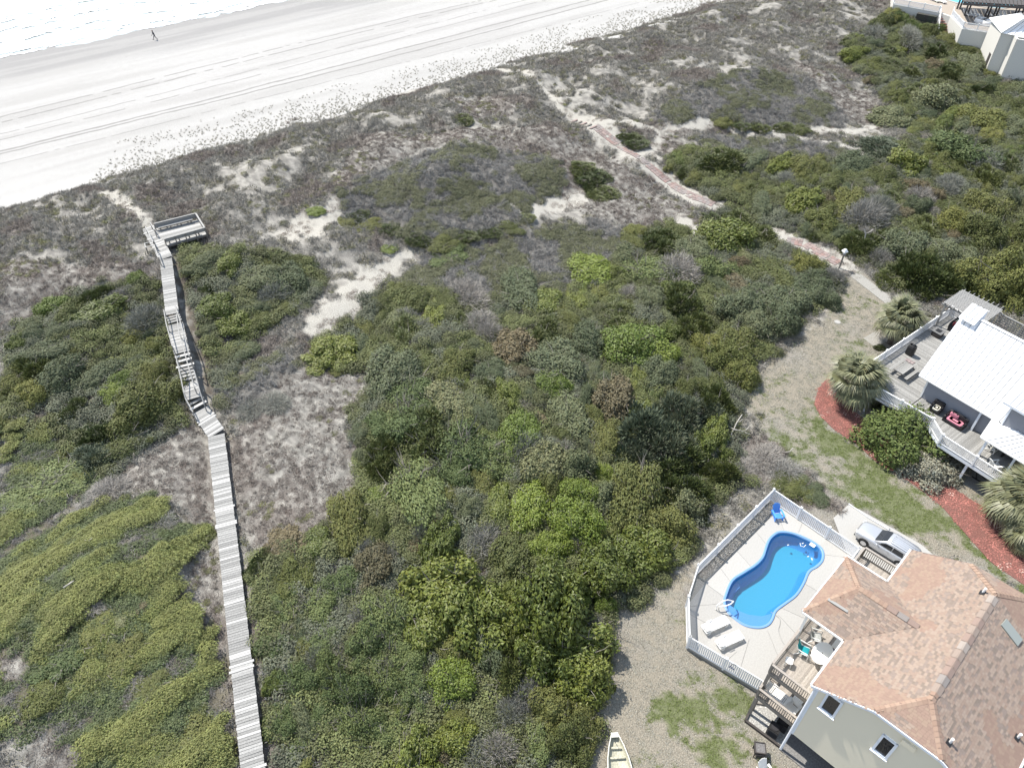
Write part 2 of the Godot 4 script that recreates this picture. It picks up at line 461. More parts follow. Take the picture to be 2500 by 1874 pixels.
func make_ground() -> void:
	for q in [[22.12, -47.47, 27.44, -51.65, 29.82, -46.92, 32.79, -41.6, 35.65, -38.23, 38.2, -31.8, 39.63, -28.75, 34.78, -34.46, 29.43, -37.54, 26.74, -39.64, 23.61, -43.65], [27.27, -51.03, 28.5, -50.12, 30.28, -45.8, 32.61, -41.1, 34.9, -38.23, 36.54, -33.62, 39.26, -30.63, 39.63, -28.75, 34.78, -34.46, 32.13, -36.86, 29.57, -40.12, 27.59, -43.65], [8.42, -23.27, 11.61, -23.93, 13.91, -22.99, 14.51, -21.47, 11.73, -21.02, 8.81, -21.45], [10.13, -20.29, 13.49, -20.88, 15.67, -20.01, 14.2, -18.67, 10.79, -18.88], [14.97, -23.63, 16.44, -23.31, 16.46, -22.08, 15.01, -22.38]]:
		lawn_green.append(outline(q))
	var st := begin()
	var step := 0.38
	var nx := int(248 / step)
	var nz := int(184 / step)
	for j in nz:
		for i in nx:
			var x := -130.0 + i * step
			var z := -192.0 + j * step
			st.set_color(ground_color(x, z))
			st.add_vertex(on(x, z))
	var yard := PackedVector2Array()      # no soil where the pool is dug in
	for p in FENCE: yard.append(Vector2(p.x, p.z))
	yard.append(Vector2(FENCE_END.x, FENCE_END.z))
	for j in nz - 1:
		for i in nx - 1:
			var a := j * nx + i
			var q := Vector2(-130.0 + i * step, -192.0 + j * step)
			if q.x > 11 and q.x < 28 and q.y > -41 and q.y < -22:
				var in_all := true
				for c in [Vector2.ZERO, Vector2(step, 0), Vector2(0, step), Vector2(step, step)]:
					if not Geometry2D.is_point_in_polygon(q + c, yard): in_all = false
				if in_all: continue
			for k in [a, a + 1, a + nx + 1, a, a + nx + 1, a + nx]: st.add_index(k)
	st.generate_normals()
	var m := mat("ground", 1, 1, 1, 0.95)
	m.vertex_color_use_as_albedo = true
	m.albedo_texture = mottled(0.5)
	m.uv1_triplanar = true
	m.uv1_world_triplanar = true
	m.uv1_scale = Vector3.ONE * 0.45
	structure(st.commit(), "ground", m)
	# the land beyond, one coarse sheet that dips under the fine one
	st = begin()
	var far := []
	for v in [-2400, -1200, -600, -400, -300, -240, -200, -170, -131, -110, -80, -50, -20, 10, 40, 70, 100, 130, 170, 240, 400, 800, 1600, 2400]: far.append(float(v))
	var zs := []
	for v in [-2400, -1200, -600, -400, -300, -240, -200, -185, -170, -140, -110, -80, -50, -20, -4, 20, 60, 150, 400, 1000, 2000]: zs.append(float(v))
	for z in zs:
		for x in far:
			var p := on(x, z)
			if x > -132 and x < 118 and z > -193 and z < -8: p.y -= 6.0
			else: p.y = maxf(p.y, -14.0) - 0.05
			st.set_color(Color(0.60, 0.585, 0.555) if seaward(x, z) > 0 else Color(0.14, 0.14, 0.09))
			st.add_vertex(p)
	for j in zs.size() - 1:
		for i in far.size() - 1:
			var a := j * far.size() + i
			for k in [a, a + 1, a + far.size() + 1, a, a + far.size() + 1, a + far.size()]: st.add_index(k)
	st.generate_normals()
	structure(st.commit(), "terrain", m)

# ---------------------------------------------------------------- beach: sea, foam, wheel tracks
func shore(s: float, along: float, up: float) -> Vector3:
	var x := -27.2 - 0.604 * s + 0.798 * along
	var z := -113.5 - 0.798 * s - 0.604 * along
	return Vector3(x, height(x, z) + up, z)

func make_beach() -> void:
	# the sea, a sheet with low ripples
	var st := begin()
	st.set_smooth_group(0)
	var rows := []
	for i in 70:
		var s := 60.0 + i * 0.55 if i < 60 else 93.0 + (i - 59) ** 2 * 24.0
		var row := []
		for k in 110:
			var al := -90.0 + k * 1.9 if k > 0 and k < 109 else (-2000.0 if k == 0 else 2000.0)
			var p := shore(s, al, 0)
			p.y = -2.89 + 0.05 * sin(s * 0.9 + sin(al * 0.13)) + 0.05 * fine.get_noise_2d(p.x * 0.8, p.z * 0.8)
			row.append(p)
		rows.append(row)
	for i in rows.size() - 1:
		for k in rows[i].size() - 1:
			quad(st, rows[i][k], rows[i + 1][k], rows[i + 1][k + 1], rows[i][k + 1])
	var water := mat("sea_water", 0.42, 0.475, 0.48, 0.3)
	structure(done(st), "sea", water)
	# foam: broken sheets of white froth riding the water
	st = begin()
	st.set_smooth_group(0)
	var n2 := FastNoiseLite.new()
	n2.seed = 21; n2.frequency = 0.22; n2.fractal_octaves = 4; n2.fractal_gain = 0.6
	for i in 170:
		for k in 620:
			var s := 61.5 + i * 0.2
			var al := -82.0 + k * 0.22
			var edge := 65.0 + 1.2 * noise.get_noise_1d(al * 0.8) * 2.0
			var v := n2.get_noise_2d(s * 1.4, al * 0.7) + 0.22 - 0.04 * absf(s - edge - 3.0) * 0.2
			if s < edge or v < 0.0: continue
			var q := []
			for c in [[0, 0], [0.2, 0], [0.2, 0.22], [0, 0.22]]:
				var p := shore(s + c[0], al + c[1], 0)
				p.y = maxf(p.y, -2.89) + 0.07 + 0.05 * fine.get_noise_2d(p.x * 3, p.z * 3)
				q.append(p)
			quad(st, q[0], q[1], q[2], q[3])
	var foam := put(done(st), "sea_foam", mat("foam", 0.80, 0.82, 0.83, 0.8))
	tag(foam, "white foam of the wash along the water's edge", "foam").set_meta("kind", "stuff")
	# wheel tracks pressed into the beach: pairs of shallow darker ruts
	var track := mat("damp_sand", 0.32, 0.31, 0.295, 0.95, 0, 0.3)
	var k := 0
	for t in [[20.6, 0.0, 0.26], [22.6, 0.4, 0.26], [27.3, -0.02, 0.13], [29.6, 0.06, 0.12], [33.5, 0.05, 0.2], [35.4, 0.1, 0.2], [15.6, 0.1, 0.1]]:
		st = begin()
		st.set_smooth_group(0)
		var last := []
		for i in 230:
			var al := -75.0 + i * 0.8
			var s: float = t[0] + t[1] * sin(al * 0.05) + 1.6 * sin(al * 0.021 + t[0] * 0.2) + 0.15 * noise.get_noise_1d(al * 3.0 + t[0] * 50)
			var w: float = t[2] * (0.6 + 0.8 * absf(fine.get_noise_1d(al * 0.7 + t[0] * 31)))
			var row := [shore(s - w, al, 0.012), shore(s + w, al, 0.012)]
			if last and fine.get_noise_1d(al * 0.35 + t[0] * 77) > (-0.3 if t[2] < 0.25 else -0.9): quad(st, last[0], last[1], row[1], row[0])
			last = row
		structure(done(st), "wheel_track", track)
		k += 1

# ---------------------------------------------------------------- paths, walks, beds
func make_paths() -> void:
	# red pavers set in the sand path, one block each
	var red := []
	for c in [[0.37, 0.25, 0.22], [0.40, 0.31, 0.28], [0.33, 0.26, 0.24], [0.35, 0.31, 0.29], [0.30, 0.265, 0.25]]: red.append(mat("paver%d" % red.size(), c[0], c[1], c[2], 0.95, 0, 0.3))
	var path := Node3D.new()
	path.name = numbered("paver_path")
	add_child(path)
	path.set_meta("kind", "structure")
	for run in [[11.67, -104.53, 12.59, -102.88, 14.96, -100.07, 18.15, -94.92, 20.94, -91.96, 23.26, -87.97, 25.58, -86.1], [32.65, -78.43, 34.62, -77.57, 36.55, -74.81, 37.5, -73.59]]:
		var p := outline(run)
		var row := 0
		for k in p.size() - 1:
			var d := p[k].direction_to(p[k + 1])
			var side := Vector2(-d.y, d.x)
			var n := int(p[k].distance_to(p[k + 1]) / 0.46)
			for i in n:
				var c := p[k] + d * (i + 0.5) * 0.46
				row += 1
				for b in 3:
					if rng.randf() < 0.06: continue
					var q := c + side * (b - 1) * 0.46 + Vector2(rnd(-0.02, 0.02), rnd(-0.02, 0.02))
					var m: Material = red[mini(4, int(absf(noise.get_noise_2d(q.x * 2, q.y * 2)) * 6.0 + rng.randf() * 2.4))]
					var gx := (height(q.x + 0.3, q.y) - height(q.x - 0.3, q.y)) / 0.6
					var gz := (height(q.x, q.y + 0.3) - height(q.x, q.y - 0.3)) / 0.6
					var up := Vector3(-gx, 1, -gz).normalized()
					var ax := (Vector3(d.x, 0, d.y) - up * up.dot(Vector3(d.x, 0, d.y))).normalized()
					var o := put(UNIT, "paver", m, path)
					o.transform = Transform3D(Basis(ax * 0.435, up * 0.08, ax.cross(up) * 0.435), on(q.x, q.y, 0.015))
	# timber step edges where the path climbs the ridge
	var steps := thing("timber_steps", "weathered timber steps at the seaward end of the red paver path", "steps", Vector3.ZERO)
	for i in 5:
		var a := 11.439613302325382 - i * 0.62
		var c := Vector2(a, -103.93870140304848 - i * 0.75)
		bx(steps, "step", mats["rail_wood"] if i % 2 else red[1], on(c.x, c.y, 0.1), Vector3(1.25, 0.14, 0.3), Vector3(0, 0.75, 0))
	# concrete walk to the white house, cast in slabs
	var walk := Node3D.new()
	walk.name = numbered("concrete_walk")
	add_child(walk)
	walk.set_meta("kind", "structure")
	var w0 := Vector2(37.99, -72.87)
	var w1 := Vector2(41.24, -65.25)
	var wd := w0.direction_to(w1)
	var wn := int(w0.distance_to(w1) / 2.2) + 1
	for i in wn:
		var c := w0 + wd * (i * 2.2 + 1.1)
		bx(walk, "slab", mats["old_concrete"], Vector3(c.x, 0.03 + 0.004 * (i % 2), c.y), Vector3(2.18, 0.12, 1.35), Vector3(0, -wd.angle(), 0))
	# red mulch beds beside the white house
	var bed_outline := [28.06, -50.86, 28.99, -52.86, 30.5, -54.68, 31.25, -53.5, 33.08, -51.11, 32.87, -47.44, 33.92, -43.61, 36.25, -41.56, 37.72, -39.6, 39.34, -38.19, 41.27, -34.64, 39.45, -29.09, 38.12, -31.69, 36.56, -33.71, 35.76, -36.37, 35.02, -39.03, 33.24, -41.81, 31.5, -43.51, 30.29, -45.87, 28.82, -47.72, 28.14, -49.36]
	structure(slab_mesh(bed_outline, -0.1, 0.04), "mulch_bed", mat("mulch_base", 0.31, 0.135, 0.11, 0.95, 0, 0.45))
	var chip := begin()
	for i in 8:
		sbox(chip, Transform3D(Basis.from_euler(Vector3(rnd(-0.5, 0.5), rnd(0, 6), rnd(-0.4, 0.4))) * Basis.from_scale(Vector3(rnd(0.06, 0.14), 0.015, 0.035)), Vector3(rnd(-0.2, 0.2), rnd(0.0, 0.02), rnd(-0.2, 0.2))))
	var bed := outline(bed_outline)
	var spots := []
	for i in 9000:
		var q := Vector2(rnd(28, 52), rnd(-56, -28))
		if Geometry2D.is_point_in_polygon(q, bed): spots.append([Transform3D(Basis(Vector3.UP, rnd(0, TAU)) * Basis.from_scale(Vector3.ONE * rnd(0.7, 1.2)), Vector3(q.x, 0.045, q.y)), Color(1, 1, 1) * rnd(0.6, 1.5) if rng.randf() > 0.04 else Color(2.0, 3.6, 3.8)])
	scatter("mulch_chips", "red wood mulch chips in the bed beside the white house", "mulch", chip.commit(), spots, tinted("mulch_chip", 0.34, 0.14, 0.115, 0.95))
	# driveway slab under the car
	structure(slab_mesh([25.82, -37.8, 27.48, -39.16, 28.23, -38.62, 31.9, -35.24, 33.36, -32.65, 27.72, -29.88, 25.87, -33.37], -0.1, 0.05), "driveway", mats["concrete"])
	# low white edging beside the slab
	var edge := thing("edging_board", "white edging board between the driveway slab and the lawn", "edging")
	bar(edge, "board", mats["white"], Vector3(27.45, 0.1, -39.17), Vector3(28.54, 0.1, -37.84), 0.05, 0.16)
	bar(edge, "board", mats["white"], Vector3(28.56, 0.1, -37.8), Vector3(29.75, 0.1, -36.64), 0.05, 0.16)
	# a leftover concrete pad by the palms
	structure(slab_mesh([35.78, -60.41, 37.66, -61.73, 38.27, -60.15, 36.58, -58.86], -0.1, 0.03), "concrete_pad", mats["old_concrete"])

func scatter(called: String, label: String, category: String, mesh: Mesh, spots: Array, m: Material) -> MultiMeshInstance3D:
	var mm := MultiMesh.new()
	mm.transform_format = MultiMesh.TRANSFORM_3D
	mm.use_colors = true
	mm.mesh = mesh
	mm.instance_count = spots.size()
	for i in spots.size():
		mm.set_instance_transform(i, spots[i][0])
		mm.set_instance_color(i, spots[i][1])
	var o := MultiMeshInstance3D.new()
	o.multimesh = mm
	o.material_override = m
	o.name = numbered(called)
	add_child(o)
	tag(o, label, category).set_meta("kind", "stuff")
	return o

# ---------------------------------------------------------------- plants
var leaf_v: PackedVector3Array
var leaf_n: PackedVector3Array
var leaf_c: PackedColorArray

func leaf_begin() -> void:
	leaf_v = PackedVector3Array(); leaf_n = PackedVector3Array(); leaf_c = PackedColorArray()

# one leaf: a kite of two triangles along 'axis', facing 'face'
func leaf(p: Vector3, axis: Vector3, face: Vector3, l: float, w: float, c: Color) -> void:
	var side := axis.cross(face).normalized() * w * 0.5
	var a := p - axis * l * 0.5
	var b := p + axis * l * 0.5
	var mid := p - axis * l * 0.08 - face * w * 0.12
	facet(a, mid + side, b, c)
	facet(a, b, mid - side, c)

func facet(p: Vector3, q: Vector3, r: Vector3, c: Color) -> void:
	var n := (r - p).cross(q - p).normalized()
	for v in [p, q, r]: leaf_v.append(v); leaf_n.append(n); leaf_c.append(c)

# a blade or twig: a strip that bends from p over two joints
func blade(p: Vector3, d: Vector3, l: float, w: float, droop: float, c: Color) -> void:
	var side := d.cross(Vector3(rnd(-1, 1), rnd(-1, 1), rnd(-1, 1))).normalized() * w * 0.5
	var m := p + d * l * 0.5
	var e := m + (d + Vector3(rnd(-0.4, 0.4), -droop, rnd(-0.4, 0.4))).normalized() * l * 0.5
	facet(p - side, p + side, m + side * 0.7, c)
	facet(p - side, m + side * 0.7, m - side * 0.7, c)
	facet(m - side * 0.7, m + side * 0.7, e, c)

func leaf_mesh() -> ArrayMesh:
	var arr := []
	arr.resize(Mesh.ARRAY_MAX)
	arr[Mesh.ARRAY_VERTEX] = leaf_v
	arr[Mesh.ARRAY_NORMAL] = leaf_n
	arr[Mesh.ARRAY_COLOR] = leaf_c
	var m := ArrayMesh.new()
	m.add_surface_from_arrays(Mesh.PRIMITIVE_TRIANGLES, arr)
	return m

func rand_dir() -> Vector3:
	var y := rnd(-1, 1)
	var a := rnd(0, TAU)
	var r := sqrt(1 - y * y)
	return Vector3(cos(a) * r, y, sin(a) * r)

func leaf_tint(spread: float) -> Color:
	var k := rnd(1 - spread, 1 + spread)
	var t := rnd(-0.12, 0.12)
	return Color(k * (1 + t), k, k * (1 - t), 1)

# crown of leaves on overlapping lobes; r in metres, standing on y = 0
func crown(r: float, tall: float, lobes: int, n: int, l: float, w: float, style: String) -> ArrayMesh:
	leaf_begin()
	var cs := []
	for i in lobes:
		var d := rand_dir()
		d.y = absf(d.y) * 0.9 + 0.05
		var k := rnd(0.38, 0.86)
		cs.append([d * r * k, r * rnd(0.20, 0.40) * (1.25 - 0.5 * k)])
	cs.append([Vector3(0, r * 0.2, 0), r * 0.5])
	var total := 0.0
	for c in cs: total += c[1] ** 2
	var made := 0
	var tries := 0
	while made < n and tries < n * 5:
		tries += 1
		var pick := rng.randf() * total
		var c: Array = cs[-1]
		for q in cs:
			pick -= q[1] ** 2
			if pick <= 0: c = q; break
		var d := rand_dir()
		if d.y < -0.45: continue
		var lump := 1.0 + 0.34 * fine.get_noise_3d(d.x * 4 + c[0].x * 9, d.y * 4, d.z * 4 + c[0].z * 9)
		var p: Vector3 = c[0] + d * c[1] * (rnd(0.72, 1.06) if rng.randf() < 0.78 else rnd(0.95, 1.32)) * lump
		if p.y < 0.02: continue
		var hidden := false
		for q in cs:
			if q != c and p.distance_to(q[0]) < q[1] * 0.72: hidden = true; break
		if hidden: continue
		p.y *= tall
		made += 1
		var face := (d * 0.9 + rand_dir() * 0.75 + Vector3.UP * 0.35).normalized()
		var ax := face.cross(rand_dir()).normalized()
		var tint := leaf_tint(0.42)
		match style:
			"plume":
				ax = (d + Vector3.UP * 0.5 + rand_dir() * 0.45).normalized()
				leaf(p, ax, ax.cross(rand_dir()).normalized(), l * rnd(0.7, 1.4), w * rnd(0.7, 1.3), tint)
			_:
				leaf(p, ax, face, l * rnd(0.65, 1.35), w * rnd(0.7, 1.3), tint)
	return leaf_mesh()

# bare branches: forked grey strips from the base to the crown's skin
func branches(r: float, tall: float, n: int, w: float, out: float) -> ArrayMesh:
	leaf_begin()
	for i in n:
		var d := rand_dir()
		d.y = absf(d.y) + 0.12
		d = d.normalized()
		var c := Color(1, 1, 1) * rnd(0.6, 1.3)
		c.a = 1
		var e := d * r * rnd(0.7, out) * Vector3(1, tall, 1)
		var root := Vector3(rnd(-0.3, 0.3), 0.0, rnd(-0.3, 0.3)) * r
		blade(root, (e - root).normalized(), (e - root).length(), w * 1.6, 0.0, c)
		for k in 3:
			var s := root.lerp(e, rnd(0.5, 0.95))
			blade(s, (d + rand_dir() * 0.8).normalized(), r * rnd(0.2, 0.5), w, rnd(-0.2, 0.3), c)
	return leaf_mesh()

func twig_ball(r: float, tall: float, n: int, w: float) -> ArrayMesh:
	leaf_begin()
	for i in n:
		var d := rand_dir()
		d.y = absf(d.y)
		var p := d * r * sqrt(rng.randf()) * Vector3(0.95, tall, 0.95)
		var c := Color(1, 1, 1) * rnd(0.55, 1.35)
		c.a = 1
		blade(p, (d + rand_dir() * 0.9 + Vector3.UP * 0.25).normalized(), r * rnd(0.14, 0.38), w * rnd(0.6, 1.3), rnd(-0.4, 0.6), c)
	return leaf_mesh()

func tuft(n: int, l: float, w: float, spread: float, droop: float) -> ArrayMesh:
	leaf_begin()
	for i in n:
		var a := rnd(0, TAU)
		var d := Vector3(cos(a) * spread * rng.randf(), 1, sin(a) * spread * rng.randf()).normalized()
		blade(Vector3(rnd(-0.3, 0.3) * l, 0, rnd(-0.3, 0.3) * l), d, l * rnd(0.5, 1.2), w, droop, leaf_tint(0.3))
	return leaf_mesh()

func tangle(n: int, r: float, w: float) -> ArrayMesh:   # low litter of dead stems
	leaf_begin()
	for i in n:
		var a := rnd(0, TAU)
		var p := Vector3(cos(a), 0, sin(a)) * r * sqrt(rng.randf()) + Vector3(0, rnd(0.02, 0.2) * r, 0)
		blade(p, (rand_dir() + Vector3.UP * 0.35).normalized(), r * rnd(0.3, 0.8), w * rnd(0.6, 1.3), rnd(-0.1, 0.5), Color(1, 1, 1) * rnd(0.6, 1.4))
	return leaf_mesh()

func clump(n: int, r: float, tall: float, l: float, w: float) -> ArrayMesh:
	leaf_begin()
	for i in n:
		var d := rand_dir()
		d.y = absf(d.y)
		var p := d * r * rnd(0.55, 1.05) * Vector3(1, tall, 1)
		var face := (d + rand_dir() * 0.8 + Vector3.UP * 0.4).normalized()
		leaf(p, face.cross(rand_dir()).normalized(), face, l * rnd(0.7, 1.3), w * rnd(0.7, 1.3), leaf_tint(0.3))
	return leaf_mesh()

var protos := {}
const NAMES := {"olive": "holly_shrub", "dark": "juniper_shrub", "grey_green": "myrtle_shrub", "bright": "bright_shrub", "yellow": "yellow_shrub", "bay": "bay_shrub", "cedar": "cedar_shrub", "brown": "browned_shrub", "pale": "pale_shrub", "vine": "vine_mound", "dead": "dead_brush", "hedge": "hedge_shrub", "silver": "silver_shrub"}
var LEAFY := {
	"olive": [0.104, 0.114, 0.028, "olive green"], "dark": [0.088, 0.106, 0.032, "dark green"], "grey_green": [0.108, 0.126, 0.064, "grey-green"],
	"bright": [0.135, 0.178, 0.024, "bright green"], "yellow": [0.142, 0.150, 0.036, "yellow-green"], "bay": [0.116, 0.138, 0.022, "broad-leaved green"],
	"cedar": [0.104, 0.124, 0.080, "blue-green feathery"], "brown": [0.125, 0.104, 0.056, "rusty brown"], "pale": [0.145, 0.155, 0.075, "pale yellowish"],
	"vine": [0.116, 0.148, 0.050, "vine-draped green"], "dead": [0.29, 0.278, 0.26, "leafless grey"], "hedge": [0.085, 0.118, 0.026, "dense dark green"], "silver": [0.26, 0.25, 0.195, "silvery narrow-leaved"],
}

func make_protos() -> void:
	var branch := tinted("branch", 0.20, 0.18, 0.16, 0.95)
	for k in LEAFY:
		var c: Array = LEAFY[k]
		for v in 3:
			var t: Array = [[0.74, 0.79, 0.72], [0.97, 0.98, 0.95], [1.14, 1.10, 1.05]][v]
			tinted("leaf_%s%d" % [k, v], c[0] * t[0], c[1] * t[1], c[2] * t[2], 0.55 if k in ["bay", "dark", "bright"] else 0.7, k != "dead")
		var shapes := []
		for v in 3:
			var f: ArrayMesh
			match k:
				"bay", "pale", "brown": f = crown(2.0, rnd(0.85, 1.0), 26, 7000, 0.19, 0.105, "leaf")
				"cedar": f = crown(2.0, rnd(0.9, 1.1), 28, 8000, 0.30, 0.07, "plume")
				"dark": f = crown(2.0, rnd(0.8, 1.0), 30, 8500, 0.22, 0.07, "plume")
				"vine": f = crown(2.0, rnd(0.6, 0.75), 14, 10500, 0.115, 0.078, "leaf")
				"dead": f = twig_ball(2.0, 0.85, 4200, 0.03)
				_: f = crown(2.0, rnd(0.75, 0.95), 32, 10000, 0.13, 0.075, "leaf")
			shapes.append([f, branches(2.0, 0.85, 22, 0.035, 1.12)])
		protos[k] = shapes

func shrub(kind: String, x: float, z: float, r: float, where: String, group: String, stretch := 1.0, turn := -100.0, called := "", tallness := 1.0) -> Node3D:
	var v: Array = protos[kind][rng.randi() % 3]
	var word: String = LEAFY[kind][3]
	var noun := "brush" if kind == "dead" else "shrub"
	var spot := where if group else ""
	var size := "large " if r > 2.1 else ("small " if r < 1.15 else "")
	var label := "%s%s %s %s" % [size, word, noun, where]
	var o := thing(NAMES[kind] if called == "" else called, label, noun, on(x, z, -0.15), rnd(0, TAU) if turn < -50 else turn, ("%s%s" % [size, group]) if group else "")
	put(v[0], "foliage" if kind != "dead" else "twigs", mats["leaf_%s%d" % [kind, rng.randi() % 3]], o)
	put(v[1], "branches", mats["branch"], o)
	var s := r / 2.0
	o.scale = Vector3(s * stretch, s * rnd(0.8, 1.15) * tallness * (0.75 if kind == "cedar" or kind == "dark" else 1.0), s / sqrt(stretch))
	return o

func walk_x(z: float) -> float:     # where the boardwalk runs at a given z
	if z > -48: return lerpf(-16.3, -27.1, (-19.0 - z) / 29.0)
	return lerpf(-27.1, -39.5, (-48.0 - z) / 27.0)

func place_of(x: float, z: float) -> int:
	if x < walk_x(z): return 0
	if z < -52 and x < walk_x(z) + 16: return 1
	var side := (x - 11.0) * (-74.0 + 105.0) - (z + 105.0) * (38.0 - 11.0)    # beyond the paver path or not
	if side > 0 and z < -66: return 3 if z > -104 else 4
	return 2

func touches(x: float, z: float, r: float, kind: int) -> bool:
	for k in 8:
		if zone_at(x + cos(k * PI / 4) * r, z + sin(k * PI / 4) * r) == kind: return true
	return false

func whereabouts(x: float, z: float) -> String:
	var p := place_of(x, z)
	if z > -76.0 and absf(x - walk_x(z)) < 4.0:
		return "by the boardwalk's %s %s" % ["lower run" if z > -48 else ("steps" if z > -60 else "upper run"), "across from the houses" if x < walk_x(z) else "on its house side"]
	for q in FENCE:
		if Vector2(q.x - x, q.z - z).length() < 5.5: return "just outside the pool fence"
	if Vector2(x - 37.2, z + 72.8).length() < 5.0: return "close to the path lamp"
	if touches(x, z, 3.5, YARD): return "at the lower lawn's edge" if z > -32 else "at the upper lawn's edge"
	if touches(x, z, 3.0, SAND): return "beside the bare sand strip" if p < 3 and x < 4 else "beside the sandy path"
	if seaward(x, z) > -24.0: return "on the dune behind the beach"
	if p == 2: return "in the thicket %s" % ["towards the boardwalk's lower run" if z > -38 and x < -8 else ("towards the lower lawn" if z > -38 else ("near the vine-draped cushions" if x < -2 and z > -56 else ("behind the pool yard" if z > -56 else "towards the grey brush mound")))]
	return WHERE[p]

func canopy_height(x: float, z: float) -> float:      # taller growth away from the sea wind
	var t := lerpf(0.75, 1.2, smoothstep(-50.0, -85.0, seaward(x, z)))
	if x < walk_x(z): t += 0.15
	return t * (1.0 + 0.6 * noise.get_noise_2d(x * 1.3 + 500, z * 1.3))

const WHERE := ["across the boardwalk from the houses", "between boardwalk steps and sand strip", "in the big thicket between boardwalk and pool", "between paver path and sand trails", "below the resort terrace"]
const MIX := [
	["olive", 5, "grey_green", 5, "dead", 3, "dark", 4, "bay", 3, "bright", 2, "yellow", 2],
	["olive", 6, "grey_green", 5, "dead", 3, "dark", 3, "bay", 2, "bright", 1],
	["olive", 9, "grey_green", 7, "vine", 4, "bay", 6, "bright", 2, "dark", 3, "pale", 2, "brown", 1, "dead", 3, "yellow", 2, "cedar", 1],
	["olive", 8, "dark", 5, "grey_green", 5, "yellow", 2, "bay", 2, "brown", 1, "dead", 2, "cedar", 1],
	["olive", 6, "dark", 4, "grey_green", 5, "yellow", 4, "bay", 2, "pale", 2, "dead", 2, "brown", 1],
	["olive", 6, "bay", 7, "bright", 4, "vine", 6, "dark", 4, "grey_green", 3, "dead", 3, "yellow", 2, "brown", 1],
]

func pick_kind(place: int) -> String:
	var m: Array = MIX[place]
	var t := 0.0
	for i in range(1, m.size(), 2): t += m[i]
	t *= rng.randf()
	for i in range(0, m.size(), 2):
		t -= m[i + 1]
		if t <= 0: return m[i]
	return m[0]

func on_walk(x: float, z: float, r: float) -> bool:
	return z > -76.0 and absf(x - walk_x(z)) < 1.0 + r * 0.95

var taken := []
func clear_of(x: float, z: float, r: float, share: float) -> bool:
	for t in taken:
		var dx: float = t.x - x
		var dz: float = t.y - z
		var m: float = (t.z + r) * share
		if dx * dx + dz * dz < m * m: return false
	return true

